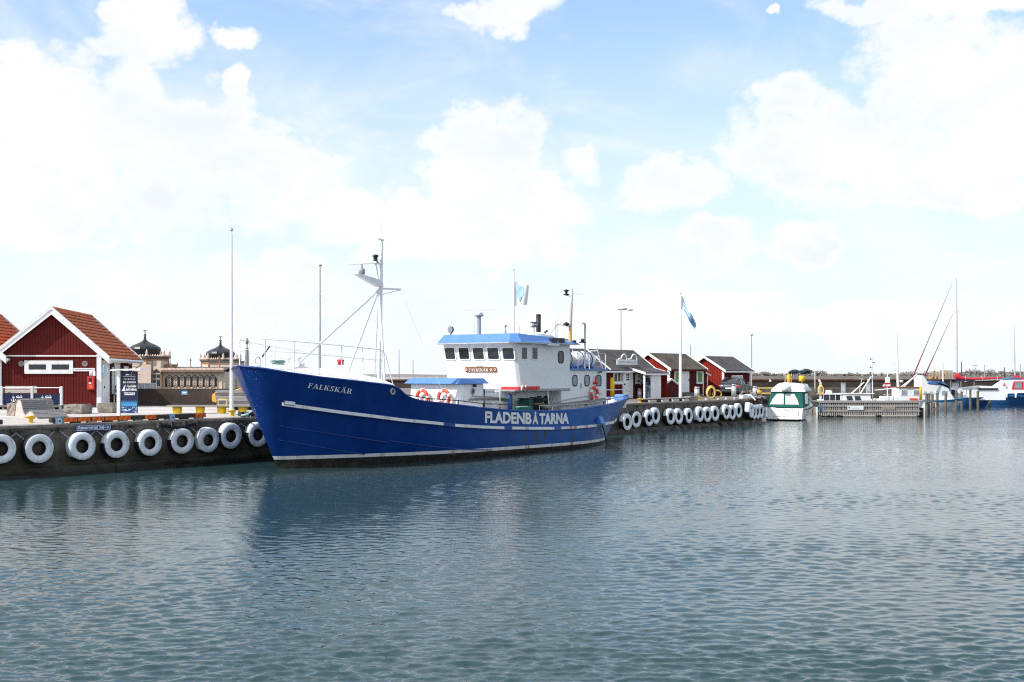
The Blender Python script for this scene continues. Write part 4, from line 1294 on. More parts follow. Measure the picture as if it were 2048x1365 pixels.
    side_window(1043, 1053.5, 695.5, 718.5, w, .03, 'white_paint'); side_window(1064, 1074.5, 695.5, 718.5, w, .03, 'white_paint')
    side_window(1117, 1126, 704, 725.5, w, .12)
    # name board: carved varnished plank
    v0, zb = front(930, 744.5, .04); v1, zt = front(993, 735, .04); zb = front(960, 745, .04)[1]; zt = front(960, 734.5, .04)[1]
    lo_v, hi_v = min(v0, v1), max(v0, v1)
    po = rrect(lo_v, hi_v, zb, zt, (zt - zb) * .45, 6); n = len(po)
    mb = MB(); mb.add([(uf(z) - .005, -v, z) for v, z in po] + [(uf(z) - .045, -v, z) for v, z in po], [tuple(range(n)), tuple(range(2 * n - 1, n - 1, -1))] + [(i, (i + 1) % n, n + (i + 1) % n, n + i) for i in range(n)])
    nb = mb.build('name_board', 'varnish', ship, fix=True)
    mb = MB(); hh = zt - zb

    def nf(a, b):
        v = lo_v + (hi_v - lo_v) * (.13 + .74 * a); z = zb + hh * (.17 + .58 * b); return Vector((uf(z) - .05, -v, z))
    put_serif(mb, 'FALKSKÄR II', nf)
    mb.xform(lambda p: p)
    for s_ in (.055, .945):
        v = lo_v + (hi_v - lo_v) * s_; mb.ring((uf(zb + hh * .5) - .05, -v, zb + hh * .5), .05, .014, 'x', 14, 5)
    mb.build('lettering', 'letter_white', nb)
    mb = MB(); vm = (lo_v + hi_v) / 2
    mb.tube([(uf(zt) - .02, -vm - .25, zt), (uf(zt) - .02, -vm - .12, zt + .06), (uf(zt) - .02, -vm, zt + .03), (uf(zt) - .02, -vm + .12, zt + .06), (uf(zt) - .02, -vm + .25, zt)], .012, 5); mb.build('scroll', 'zinc', nb)
    # red side-light screen wrapping the lower corner
    v0, zz = cross_vz(1003, 777, ub - .12); v1, _ = cross_vz(1038.5, 777, ub - .12)
    MB().box(ub - .16, ub - .03, -v1, -v0, 2.86, 3.0).build('side_light_board', 'red_paint', ship, bev=.008)
    ua0, _ = side_uz(1043, 777, w + .06); ua1, _ = side_uz(1077, 777, w + .06)
    MB().box(ua0, ua1, -w - .14, -w - .02, 2.86, 3.02).build('side_light_board', 'red_paint', ship, bev=.008)
    for uu in (ub + .02, ua0 + .22):
        MB().bar((uu - .05, -w - .10, 2.84), (uu + .03, -w - .12, 3.06), .06, .05).build('board_bracket', 'white_paint', ship)
    MB().box(11.9, ua, -w - .03, w + .03, 2.80, 2.876).build('wheelhouse_floor', 'grey_paint', ship)
    # ---- deck house below, set back, and the after house
    MB().box(11.4, 16.6, -1.45, 1.45, 1.3, 2.80).build('lower_house', 'ship_white', ship, bev=.03)
    ah0 = side_uz(1123, 780, w)[0]; ah1 = side_uz(1213, 745, w)[0]
    mb = MB(); mb.prism([(ah0, 1.3), (ah0, 2.795), (ua + .003, 2.795), (ua + .003, 3.78), (ah1, 3.78), (ah1, 1.3)], -w + .004, w - .004, 'y'); mb.build('after_house', 'ship_white', ship, bev=.02)
    MB().box(ua + .005, ah1 + .10, -w - .10, w + .10, 3.785, 3.85).build('after_roof', 'roof_blue', ship, bev=.01)
    for x0, x1 in ((1145.5, 1153.5), (1169.5, 1178), (1192.5, 1201.5)):
        side_window(x0, x1, 752, 771.5, w - .004, .12, glass='glass_pale')
    u, z = side_uz(1188.5, 787, w + .09)
    life_ring('life_ring', Vector((u, -w - .10, z)), False, label='red life ring hung on the after house side below a red horn', rot=.6, Rr=.29)
    u, z = side_uz(1188, 764, w); mb = MB(); mb.lathe([(.11, -.12), (.13, -.02), (.05, .02), (.035, .22), (.05, .25), (.02, .28)], 10, (u, -w - .10, z)); mb.build('horn', 'red_paint', ship)
    u, z = side_uz(1162, 772, w); MB().box(u - .05, u + .05, -w - .01, -w + .002, z - .12, z + .12).build('notice', 'letter_grey', ship)
    u, z = side_uz(1197, 744, w); MB().lathe([(.10, 0), (.1, .06), (.03, .09)], 10, (u, -w - .12, z - .05)).build('deck_light', 'iron_dark', ship)
    # doorways, ports on lower house
    u, z = side_uz(1108, 787, 1.45); mb = MB(); mb.disc((u, -1.46, z), .13, 'y', .03, 18); mb.build('porthole', 'glass_dark', ship)
    # ---- liferafts on the after roof
    def raft(u0, u1, v, label):
        t = thing('liferaft_canister', ship_world(Vector(((u0 + u1) / 2, -v, 3.85))), label, 'liferaft', SROT, 'white liferaft canisters on the after roof')
        L = (u1 - u0) / 2; r = .40
        mb = MB(); mb.lathe([(0.02, -L), (r * .55, -L), (r * .88, -L + .06), (r, -L + .16), (r, -.07), (r * 1.04, -.06), (r * 1.04, .06), (r, .07), (r, L - .16), (r * .88, L - .06), (r * .55, L), (.02, L)], 22, (0, 0, r + .07), axis='x'); mb.build('canister', 'white_gel', t)
        for x in (-L * .45, L * .45): MB().ring((x, 0, r + .07), r + .012, .022, 'x', 24, 6).build('strap', 'black_rubber', t)
        mb = MB()
        for x in (-L * .6, L * .6): mb.box(x - .05, x + .05, -.4, .4, 0, .14)
        mb.build('cradle', 'roof_blue', t)
    ra0 = side_uz(1166, 730, 1.5)[0]
    raft(ah1 - 1.85, ah1 - .15, 1.35, 'white barrel liferaft nearest the ship\'s stern ladder')
    raft(ua + .25, ua + 1.35, 1.2, 'white barrel liferaft close behind the wheelhouse')
    # rails on the after roof and ladder
    mb = MB()
    for v in (w - .05, -w + .05):
        mb.tube([PV(ua + .05, v, 4.62), PV(ah1, v, 4.62)], .018, 6); mb.tube([PV(ua + .05, v, 4.25), PV(ah1, v, 4.25)], .012, 6)
    mb.build('roof_rail', 'zinc', ship)
    for u in (ua + .75, ah1 - 1.5, ah1 - .02):
        MB().tube([PV(u, w - .05, 3.84), PV(u, w - .05, 4.62)], .025, 6).build('rail_post', 'white_paint', ship)
    for v in (1.9, 1.35):
        MB().tube([PV(ah1 - .45, v, 4.95), PV(ah1 + .12, v, 3.80)], .035, 6).build('ladder_rail', 'white_paint', ship)
    for k in range(4):
        z = 3.95 + .27 * k; u = ah1 + .12 - (z - 3.8) * .50
        MB().tube([PV(u, 1.9, z), PV(u, 1.35, z)], .02, 6).build('ladder_rung', 'white_paint', ship)
    # ---- wheelhouse top: searchlight, radar, aerials, funnel, after mast
    zt = z1 + .42
    def top(px, v): return side_uz(px, 680, v)[0]
    u, v = 12.15, cross_vz(902, 668, 12.15)[0]
    mb = MB(); mb.tube([(u, -v, zt - .05), (u, -v, zt + .12)], .03, 8); mb.lathe([(.06, 0.10), (.15, .04), (.16, -.06), (.15, -.06)], 18, (u, -v, zt + .26), axis='x'); mb.build('searchlight', 'black_paint', ship)
    MB().disc((u - .062, -v, zt + .26), .145, 'x', .01, 18).build('searchlight_glass', 'glass_pale', ship)
    v = cross_vz(958, 660, 13.0)[0]; zr_ = cross_vz(958, 634, 13.0)[1]
    mb = MB(); mb.tube([(13, -v, zt - .1), (13, -v, zr_)], .10, 12); mb.lathe([(.1, 0), (.22, .03), (.22, .10), (.1, .14)], 14, (13, -v, zr_)); mb.build('radar_post', 'grey_paint', ship)
    MB().lathe([(.16, 0), (.19, .1), (.10, .18), (.04, .2), (.04, .26)], 14, (13, -v, zr_ + .08)).build('radar_motor', 'white_paint', ship)
    q = Vector((13, -v, zr_ + .36)); d = Vector((.55, -.83, 0)).normalized(); MB().bar(q - d * .72, q + d * .72, .08, .09).build('radar_scanner', 'white_paint', ship, bev=.02)
    v = cross_vz(1011, 660, 12.6)[0]; mb = MB(); mb.tube([(12.6, -v, zt - .05), (12.6, -v, zt + .36)], [.045, .03], 8); mb.lathe([(.09, 0), (.09, .05), (.03, .07)], 10, (12.6, -v, zt + .36)); mb.build('antenna_post', 'zinc', ship)
    for px, u, hgt in ((1039, 13.2, .33), (948, 12.5, .5), (1117, 15.4, .7)):
        v = cross_vz(px, 670, u)[0]; v = max(-2, min(2, v)); MB().tube([(u, -v, zt - .15), (u, -v, zt + hgt)], .012, 5).build('aerial', 'zinc', ship)
    u, v = 15.0, cross_vz(1077, 660, 15.0)[0]; zf = cross_vz(1077, 629, 15.0)[1]
    mb = MB(); mb.lathe([(.115, 0), (.115, zf - zt + .3), (.10, zf - zt + .3), (.09, zf - zt)], 18, (u, -v, zt - .3)); mb.build('funnel', 'black_paint', ship)
    mb = MB(); mb.lathe([(1.0, 0), (.75, .16), (.35, .27), (.13, .30)], 20, (u, -v + .2, zt - .12)); mb.build('funnel_cowl', 'ship_white', ship)
    mb = MB(); mb.tube([(u + .25, -v - .2, zt - .1), (u + .25, -v - .2, zt + .15), (u + .35, -v - .28, zt + .24)], .05, 8); mb.build('vent_pipe', 'black_paint', ship)
    v = cross_vz(1068, 660, 14.2)[0]; zl = cross_vz(1068, 655, 14.2)[1]
    mb = MB(); mb.tube([(14.2, -v, zt - .1), (14.2, -v, zl)], .025, 6); mb.build('light_post', 'zinc', ship)
    mb = MB(); mb.box(14.1, 14.3, -v - .14, -v + .14, zl, zl + .04); mb.box(14.1, 14.3, -v - .14, -v + .14, zl + .2, zl + .25); mb.build('light_cage', 'iron_dark', ship)
    MB().lathe([(.09, 0), (.09, .16)], 12, (14.2, -v, zl + .04)).build('deck_light', 'glass_pale', ship)
    # floodlights on the brim
    for px in (1105, 1120):
        u, z = side_uz(px, 683, w + .18); mb = MB(); mb.box(u - .22, u + .22, -w - .32, -w - .14, z - .13, z + .15); mb.build('floodlight', 'black_paint', ship, bev=.03)
    u, z = side_uz(1106, 690.5, w + .3); MB().box(u - .45, u + .45, -w - .36, -w - .26, z - .03, z + .03).build('light_tube', 'white_paint', ship, bev=.01)
    u, z = side_uz(1149, 684, w + .2); MB().lathe([(.07, 0), (.09, .1), (.03, .13)], 10, (u, -w - .2, z - .05)).build('horn', 'black_paint', ship)
    # after mast
    u = 16.1; v = cross_vz(1140, 680, u)[0]
    zz = lambda py: cross_vz(1140, py, u)[1]
    mb = MB(); mb.tube([(u, -v, zt - .4), (u, -v - .02, zz(655))], [.085, .075], 10); mb.build('after_mast', 'hose_yellow', ship)
    mb = MB(); mb.tube([(u, -v - .02, zz(655)), (u + .05, -v - .05, zz(607))], [.075, .065], 10); mb.build('after_mast_middle', 'wood_pale', ship)
    mb = MB(); mb.tube([(u + .06, -v - .06, zz(625)), (u + .1, -v - .08, zz(577))], [.035, .02], 8); mb.build('after_mast_top', 'zinc', ship)
    for py in (592, 653):
        mb = MB(); p = Vector((u - .28, -v + .02, zz(py))); mb.lathe([(.05, 0), (.15, .03), (.15, .06), (.06, .09), (.06, .18), (.14, .21), (.14, .24), (.03, .29)] if py < 600 else [(.03, 0), (.15, .07), (.15, .12), (.03, .19)], 12, p); mb.build('mast_lantern', 'black_paint', ship)
        MB().bar(p, (u, -v - .02, p.z - .02), .03, .03).build('lantern_bracket', 'zinc', ship)
    MB().bar((u + .08, -v - .06, zz(588)), (u + .55, -v - .4, zz(588)), .015, .015).build('yagi_aerial', 'zinc', ship)
    mb = MB(); q = Vector((u - 1.1, -v, zz(651))); mb.tube([(u, -v, zz(652)), q, (q.x, q.y, zt - .2)], .022, 6); mb.tube([q, (q.x - .7, q.y, zt - .15)], .012, 5); mb.build('gantry', 'zinc', ship)
    u = ah1 - 1.7; v = cross_vz(1170, 690, u)[0]; zq = cross_vz(1170, 648, u)[1]; zl = cross_vz(1162, 682, u)[1]
    mb = MB(); mb.tube([(u, -v, 3.8), (u, -v, zq), (u - .12, -v, zq + .03), (u - .22, -v, zq - .02)], .04, 8); mb.build('lamp_post', 'zinc', ship)
    mb = MB(); mb.box(u - .42, u, -v - .06, -v + .06, zl - .12, zl - .06); mb.lathe([(.08, 0), (.1, .1), (.04, .16)], 10, (u - .22, -v, zl - .06)); mb.build('stern_light', 'black_paint', ship)
    for uu in (ua + .9, ah1 - 1.0): MB().tube([(uu, -.8, 3.84), (uu, -.8, 6.9 if uu < ah1 - 1.2 else 6.3)], .010, 5).build('aerial', 'white_paint', ship)


build_houses()


def build_waist():
    # low side rail from the break of the whaleback to amidships, dark steel
    pts = [(808, 789), (859, 797.7), (916.5, 801.6), (966, 807.6), (1000, 809), (1057, 811.5)]
    P = []
    for px, py in pts:
        v = 2.78; u, z = side_uz(px, py, v); v = max(2.55, sheer_b(u) - .10); u, z = side_uz(px, py, v); P.append(PV(u, v, z))
    MB().tube(P, .022, 6).build('side_rail', 'iron_dark', ship)
    for p in P[1:]:
        MB().tube([p, Vector((p.x, p.y, sheer_z(p.x) - .05))], .022, 6).build('rail_post', 'iron_dark', ship)
    pts = [(1079, 812), (1105, 811.5), (1145, 810), (1185, 806.5), (1215, 800), (1240, 794), (1262, 786)]
    P = []
    for px, py in pts:
        u, z = side_uz(px, py, 2.75); v = sheer_b(u) - .08; 
        for _ in range(6): u, z = side_uz(px, py, v); v = max(.3, sheer_b(min(u, 24.6)) - .08)
        P.append(PV(u, v, z))
    P += [PV(24.8, .1, 2.72), PV(23.6, -.85, 2.7), PV(21, -1.95, 2.62), PV(19, -2.5, 2.5)]
    MB().tube(P, .024, 6).build('stern_rail', 'zinc', ship)
    for p in P[:-1]:
        MB().tube([p, Vector((p.x, p.y, sheer_z(p.x) - .06))], .02, 6).build('rail_post', 'zinc', ship)
    # gangway laid along the waist, ladder-like
    a0, a1 = side_uz(1083, 818, 2.35), side_uz(1214, 800, 2.35)
    for dv in (2.55, 2.2):
        MB().bar(PV(a0[0], dv, 2.05), PV(a1[0], dv, 2.33), .06, .10).build('gangway_rail', 'wood_grey', ship)
    for k in range(16):
        f_ = (k + .5) / 16; u = a0[0] + (a1[0] - a0[0]) * f_; z = 2.05 + .28 * f_
        MB().box(u - .12, u + .12, -2.52, -2.23, z - .02, z + .02).build('gangway_tread', 'wood_grey_dark', ship)
    MB().tube([PV(a0[0] + 1, 2.25, 2.25), PV(a1[0] - .3, 2.25, 2.62)], .02, 6).build('gangway_handrail', 'zinc', ship)
    # gear amidships
    def deckthing(name, px, py, v, lab, cat):
        u, z = side_uz(px, py, v); return thing(name, ship_world(PV(u, v, z)), lab, cat, SROT)
    t = deckthing('fish_crate', 1059, 812, 2.05, 'dark green lidded crate amidships on the ship below the red boards', 'crate')
    MB().box(-.42, .42, -.3, .3, -.5, .30).build('crate_body', 'green_dark', t, bev=.03); MB().box(-.45, .45, -.33, .33, .302, .36).build('crate_lid', 'green_dark', t, bev=.015)
    MB().box(-.15, .15, -.335, -.302, .1, .15).build('handle', 'iron_dark', t)
    t = deckthing('bait_tub', 1072, 806, 2.3, 'black round tub beside the green crate on the ship', 'tub')
    mb = MB(); mb.lathe([(.22, -.4), (.27, .22), (.29, .24), (.27, .26), (.24, .25), (.22, 0)], 18); mb.build('tub_body', 'black_paint', t)
    MB().ring((0, 0, -.05), .265, .012, 'z', 20, 5).build('tub_band', 'hose_yellow', t)
    t = deckthing('hose_tray', 1046, 817, 2.4, 'small teal tray on the bulwark below the green crate', 'tray')
    MB().prism([(-.4, -.25), (.4, -.25), (.46, .06), (-.46, .06)], -.2, .2, 'y').build('tray_body', 'green_canvas', t, bev=.02); MB().box(-.36, .36, -.14, .14, .06, .09).build('tray_net', 'rope_green', t)
    t = deckthing('gas_bottle', 1020, 799, 1.75, 'dark blue upright gas bottle against the white deckhouse', 'bottle')
    mb = MB(); mb.lathe([(.11, -.55), (.12, -.5), (.12, .1), (.09, .2), (.04, .23), (.04, .27)], 16); mb.build('bottle_body', 'sign_blue', t); mb = MB(); mb.lathe([(.05, .26), (.06, .28), (.06, .34), (.03, .36)], 10); mb.build('valve', 'steel', t)
    mb = MB(); pts = [(.05, 0, .33)] + [(.1 + .22 * (1 - math.cos(k * .5)), .03, .30 + .12 * math.sin(k * .5)) for k in range(1, 12)]; mb.tube(pts, .012, 5); mb.build('hose', 'black_rubber', t)
    t = deckthing('boom_pole', 1015, 797, 1.95, 'bundled grey poles lying forward from the gas bottle', 'poles')
    for k, (dz, dy) in enumerate(((0, 0), (.10, .06), (.18, .12))):
        MB().tube([(-2.6, dy, .15 - dz), (.1, dy, .0 - dz * .4)], .035, 7).build('pole', 'wood_grey', t)
    MB().bar((-.55, .02, -.05), (.05, .05, -.1), .16, .12).build('pole_wrap', 'green_dark', t)
    t = deckthing('winch', 1086, 800, 1.85, 'small dark winch with white lever beside the black tub', 'winch')
    mb = MB(); mb.lathe([(.2, -.3), (.2, -.26), (.1, -.24), (.1, .24), (.2, .26), (.2, .3)], 16, axis='x'); mb.build('drum', 'iron_dark', t); MB().box(-.35, .35, -.2, .2, -.6, -.18).build('winch_base', 'wood_grey_dark', t)
    MB().tube([(.1, -.3, -.55), (-.05, -.28, .75)], .035, 7).build('lever', 'white_paint', t)
    t = deckthing('rope_rack', 1000, 800, 2.1, 'white stanchion with tangled pale ropes behind the side rail', 'ropes')
    MB().tube([(0, 0, -.5), (0, 0, .45)], .025, 6).build('stanchion', 'white_paint', t)
    for k in range(4):
        pts = [(.12 * math.sin(a * 1.0) * (1 + .2 * k), .05 * math.cos(a * 2), -.05 - .3 * (1 - math.cos(a)) / 2 * (1 + .12 * k)) for a in np.linspace(0, 6.2, 14)]
        MB().tube(pts, .014, 5).build('rope', 'wood_pale', t)
    u, z = side_uz(982, 788, 1.46); mb = MB(); mb.box(u - .55, u + .25, -1.475, -1.455, z - .28, z + .22, 0)
    for k in range(6): mb.box(u - .48 + .12 * k, u - .42 + .12 * k, -1.48, -1.475, z + .05 - .04 * (k % 2), z + .13, 1)
    mb.box(u - .5, u + .2, -1.479, -1.476, z - .1, z - .085, 1); mb.build('notice_board', ['white_paint', 'letter_grey'], ship)
    u, z = side_uz(1114, 800, 1.48); MB().prism([(u - .03, 1.35), (u + .10, 1.35), (u + .02, 2.3), (u - .03, 2.3)], -1.50, -1.455, 'y').build('oar_blade', 'sign_blue', ship)
    # stern post block and white inside of the stern bulwark
    mb = MB(); mb.box(24.3, 24.9, -.3, .3, 2.12, 2.46); mb.build('stern_block', 'roof_blue', ship, bev=.06)
    mb = MB()
    for px in (1170, 1207):
        u, z = side_uz(px, 812, 2.6); mb.lathe([(.09, 0), (.07, .05), (.07, .2), (.11, .22), (.11, .26)], 10, (u, -2.65, sheer_z(u) - .05))
    mb.build('bollard', 'zinc', ship)


build_waist()


def build_mooring():
    a = gp(462, 829); b = ship_world(PV(-1.05, .0, 2.05))
    pts = [a.lerp(b, k / 14) - Vector((0, 0, .28 * math.sin(math.pi * k / 14))) for k in range(15)]
    for dz in (0, .05):
        o = MB().tube([p + Vector((0, 0, .25 + dz * (1 - k / 14))) for k, p in enumerate(pts)], .032, 6).build('mooring_rope', 'rope_green')
        tag(o, 'pale green mooring rope from the yellow cleat to the blue bow' if dz == 0 else 'upper strand of pale green mooring rope between cleat and bow', 'rope', 'bow ropes of the blue ship')


build_mooring()

# ------------------------------------------------------------------ big red huts with tiled roofs (gable towards the water)
HF = Face((-24.76 - .991 * 2.70, 59.4 - .131 * 2.70), (.991, .131))     # x = 0 at the shared corner
HW, HD = 5.15, 8.1                                                  # width of the gable wall, depth


def hbox(f, mb, x0, x1, y0, y1, z0, z1, mi=0):
    return mb.box(x0, x1, y0, y1, z0, z1, mi)


def build_tiled_hut():
    t = thing('red_hut', HF.pt(0, 0, QZ), 'red board hut with orange tile roof beside the blue sign pillar', 'hut', HF.rot, 'red harbour huts with tile roofs')
    ax, ez = 2.70, 2.80                       # apex x, eave height of the wall
    az = HF.hit(107, 616)[1] - .12
    xl, xr = -.02, HW
    slopeL = (az - 2.92) / (ax + .10); slopeR = (az - HF.hit(221, 719)[1]) / (HF.hit(221, 719)[0] - ax)
    def roof_z(x): return az - (ax - x) * slopeL if x < ax else az - (x - ax) * slopeR
    mb = MB(); mb.prism([(xl, 0), (xr, 0), (xr, roof_z(xr) - .16), (ax, az - .16), (xl, roof_z(xl) - .16)], 0.03, HD, 'y'); mb.build('wall', 'falu_red', t)
    zt = HF.hit(100, 712.5)[1]
    # boards: lower storey and gable
    bw = .152; n = int((xr - .16) / bw)
    base = MB().box(0, bw - .014, -.022, .03, 0, 1).mesh('board', ['falu_red'])
    for i in range(n):
        x = .10 + i * bw
        for lo, hi, y in ((.10 + rng.uniform(-.02, .02), zt - .03, 0), (zt + .05, min(roof_z(x), roof_z(x + bw)) - .20, -.03)):
            if hi - lo < .15: continue
            o = bpy.data.objects.new('board', base); col.objects.link(o); o.parent = t
            o.location = (x, y + rng.uniform(-.006, .006), lo); o.scale = (1, 1, hi - lo); o.rotation_euler = (0, rng.normal(0, .0012), 0)
    MB().box(.05, xr - .05, -.075, -.01, zt - .03, zt + .045).build('trim_board', 'white_wood', t)
    MB().box(xr - .20, xr + .045, -.06, .02, 0, zt + .12).build('corner_board', 'white_wood', t, bev=.008)
    MB().box(xr + .001, xr + .043, .022, .13, 0, 2.7).build('corner_board', 'white_wood', t, bev=.008)
    MB().box(.04, xr - .04, -.03, .02, -.02, .10).build('plinth', 'timber_dark', t)
    # roof: two slopes; the right one tiled in courses
    yo, yb = -.42, HD + .30
    xe = HF.hit(221, 719)[0]
    th = .10
    def slope_sheet(x0, x1, y0, y1, dz, name, mt):
        mb = MB(); q = [(x0, y0, roof_z(x0) + dz), (x1, y0, roof_z(x1) + dz), (x1, y1, roof_z(x1) + dz), (x0, y1, roof_z(x0) + dz)]
        lo = [(a, b, c - .09) for a, b, c in q]
        mb.add(q + lo, [(0, 1, 2, 3), (7, 6, 5, 4), (0, 4, 5, 1), (1, 5, 6, 2), (2, 6, 7, 3), (3, 7, 4, 0)]); mb.build(name, mt, t, fix=True)
    slope_sheet(-.12, ax, yo + .05, yb - .05, .0, 'roof', 'white_wood'); slope_sheet(ax + .001, xe, yo + .05, yb - .05, .0, 'roof', 'white_wood')
    for side, x0, x1, nr in ((1, ax, xe, 13), (-1, ax, -.12, 10)):
        for i in range(nr):
            f0, f1 = i / nr, (i + 1) / nr
            xa, xb = x0 + (x1 - x0) * f0, x0 + (x1 - x0) * (f1 + .10 / nr)
            rows = [[], [], [], []]; m = 150
            for k in range(m + 1):
                y = yo + .12 + (yb - yo - .24) * k / m
                wv = .022 * math.sin(k * 2 * math.pi / 5.0)
                za, zb = roof_z(xa), az - abs(xb - ax) * (slopeR if side > 0 else slopeL)
                rows[0].append((xa, y, za + .035 + wv)); rows[1].append((xb, y, zb + .15 + wv)); rows[2].append((xb, y, zb + .095 + wv)); sg_ = -1 if side > 0 else 1; rows[3].append((xb + sg_ * .14, y, zb + .08 + abs(.14 * (slopeR if side > 0 else slopeL))))
            mb = MB(); mb.sheet(rows if side > 0 else rows[::-1]); mb.build('tile_course', 'roof_tile', t)
    mb = MB(); mb.tube([(ax, yo + .1 + (yb - yo - .2) * k / 24, az + .07 + .012 * (k % 2)) for k in range(25)], .11, 8); mb.build('ridge_tiles', 'roof_tile', t)
    # barge boards, both gables
    for y0, y1, nm in ((yo, yo + .05, 'bargeboard'), (yb - .05, yb, 'bargeboard')):
        for x0, x1 in ((ax, -.14), (ax, xe + .03)):
            mb = MB(); z0, z1 = az + .14, az - abs(x1 - ax) * (slopeR if x1 > ax else slopeL) + .14
            mb.prism([(x0, z0), (x0, z0 - .40), (x1, z1 - .36), (x1, z1)], y0, y1, 'y'); mb.build(nm, 'white_wood', t, fix=True)
            mb = MB(); mb.prism([(x0, z0 + .02), (x0, z0 - .12), (x1, z1 - .12), (x1, z1 + .02)], y0 - .035, y0 - .002, 'y'); mb.build(nm, 'white_wood', t, fix=True)
            mb = MB(); mb.prism([(x0, z0 + .045), (x0, z0 + .01), (x1, z1 + .01), (x1, z1 + .045)], y0 - .04, y0 + .12 if y0 < 0 else y1 + .02, 'y'); mb.build('verge_strip', 'white_wood', t, fix=True)
    zg = roof_z(xe)
    MB().tube([(xe + .06, yo + .05, zg - .02), (xe + .06, yb - .02, zg - .05)], .07, 8).build('gutter', 'white_paint', t)
    MB().box(xe - .02, xe + .02, yo + .06, yb - .06, zg - .16, zg + .02).build('fascia', 'white_wood', t)
    MB().tube([(xe + .06, yb - .25, zg - .1), (xe - .02, yb - .25, zg - .25), (xr + .09, yb - .3, zg - .55), (xr + .09, yb - .3, 0.1)], .045, 7).build('downpipe', 'white_paint', t)
    # valley downpipe at the shared corner
    zl = roof_z(0)
    mb = MB(); mb.lathe([(.10, 0), (.19, .18), (.19, .24)], 12, (.0, -.16, 2.62)); mb.tube([(0, -.16, .35), (0, -.16, 2.64)], .095, 10); mb.build('downpipe', 'white_paint', t)
    # front window
    x0, za = HF.hit(49.5, 721.5); x1, zb = HF.hit(146.5, 748)
    px = [HF.hit(p, 735)[0] for p in (57.5, 94, 103, 140)]; z1, z0 = HF.hit(100, 728.5)[1], HF.hit(100, 741)[1]
    mb = MB(); zt_, zb_ = za, zb
    mb.box(x0, x1, -.075, -.024, z1, zt_); mb.box(x0, x1, -.09, -.024, zb_, z0)
    mb.box(x0, px[0], -.075, -.024, z0, z1); mb.box(px[3], x1, -.075, -.024, z0, z1); mb.box(px[1], px[2], -.07, -.024, z0, z1)
    w = mb.build('window', 'white_wood', t)
    for a, b in ((px[0], px[1]), (px[2], px[3])):
        MB().box(a, b, -.035, -.026, z0, z1).build('pane', 'glass_dark', w)
        f_ = MB(); e = .03
        f_.box(a, b, -.06, -.036, z1 - e, z1 - .001); f_.box(a, b, -.06, -.036, z0 + .001, z0 + e); f_.box(a + .001, a + e, -.06, -.036, z0 + e, z1 - e); f_.box(b - e, b - .001, -.06, -.036, z0 + e, z1 - e); f_.build('sash', 'white_wood', w)
    for vx in (43, 170):
        x, z = HF.hit(vx, 728); mb = MB(); mb.ring((x, -.035, z), .125, .022, 'y', 24, 6, 0); mb.disc((x, -.028, z), .12, 'y', .01, 20, 1)
        for k in range(3): mb.box(x - .09, x + .09, -.04, -.033, z - .06 + .05 * k, z - .045 + .05 * k, 0)
        mb.build('vent', ['grey_paint', 'wood_grey_dark'], t)
    x0, z1 = HF.hit(147, 736.5); x1, z0 = HF.hit(190, 743)
    mb = MB(); mb.box(x0, x1, -.06, -.024, z0, z1, 0); mb.box(x0 + .08, x1 - .08, -.062, -.06, (z0 + z1) / 2 - .02, (z0 + z1) / 2 + .02, 1); mb.build('name_plank', ['white_wood', 'letter_grey'], t)
    return t, roof_z


hut_a, hut_roof = build_tiled_hut()
SF = Face((HF.pt(HW, 0).x, HF.pt(HW, 0).y), (-HF.x.y, HF.x.x))          # right hand side wall, x runs into depth; its inside is on -x of the hut
SF_rot = SF.rot


def build_hut_side():
    """doors and fittings on the wall that faces the sign pillar; added before the hut is copied? no: only this hut shows them"""
    t = hut_a; X = HW + .045

    def sx(px): return SF.hit(px, 760, -.05)[0]
    def sz(px, py): return SF.hit(px, py, -.05)[1]
    for a, b, z1, nm in ((205.5, 216.5, 2.45, 'door'), (228, 238, 2.45, 'door')):
        y0, y1 = sx(a), sx(b)
        mb = MB(); mb.box(X, X + .035, y0, y1, .05, z1); mb.box(X, X + .06, y0 - .09, y0, .05, z1 + .1); mb.box(X, X + .06, y1, y1 + .09, .05, z1 + .1); mb.box(X, X + .06, y0, y1, z1, z1 + .1)
        d = mb.build(nm, 'white_wood', t)
        MB().box(X + .036, X + .08, y0 + .12, y0 + .2, 1.02, 1.16).build('handle', 'black_paint', d)
    y0, y1 = sx(220.5), sx(227); mb = MB(); mb.box(X, X + .07, y0, y1, .62, 2.3, 0); mb.box(X + .07, X + .075, y0 + .1, y1 - .1, .7, 2.2, 1); mb.build('display_case', ['timber_dark', 'poster'], t)
    y = sx(204.5); MB().disc((X + .12, y, 1.98), .36, 'x', .03, 24).build('round_sign', 'pale_blue', t); MB().bar((X, y, 1.98), (X + .12, y, 1.98), .05, .05).build('sign_arm', 'zinc', t)
    y0, y1 = sx(225), sx(239); mb = MB(); mb.box(X, X + .10, y0, y1, 2.42, 2.66, 0); mb.box(X + .10, X + .103, y0 + .2, y1 - .2, 2.5, 2.58, 1); mb.build('name_plank', ['white_wood', 'letter_grey'], t)
    for p in (215, 254):
        y = sx(p); MB().lathe([(.02, 0), (.12, .03), (.15, .14), (.12, .16)], 12, (X + .16, y, 2.38)).build('wall_lamp', 'white_paint', t)
    y0, y1 = sx(247), sx(256); mb = MB(); mb.box(X - .02, X + .02, y0, y1, .9, 2.2, 0); mb.box(X + .02, X + .05, y0 - .05, y1 + .05, 2.2, 2.28, 1); mb.build('window', ['glass_dark', 'white_wood'], t)


second = dup(hut_a, loc=HF.pt(-5.30, 0, QZ), label='red board hut with tile roof cut by the frame edge, behind the white downpipe')
build_hut_side()


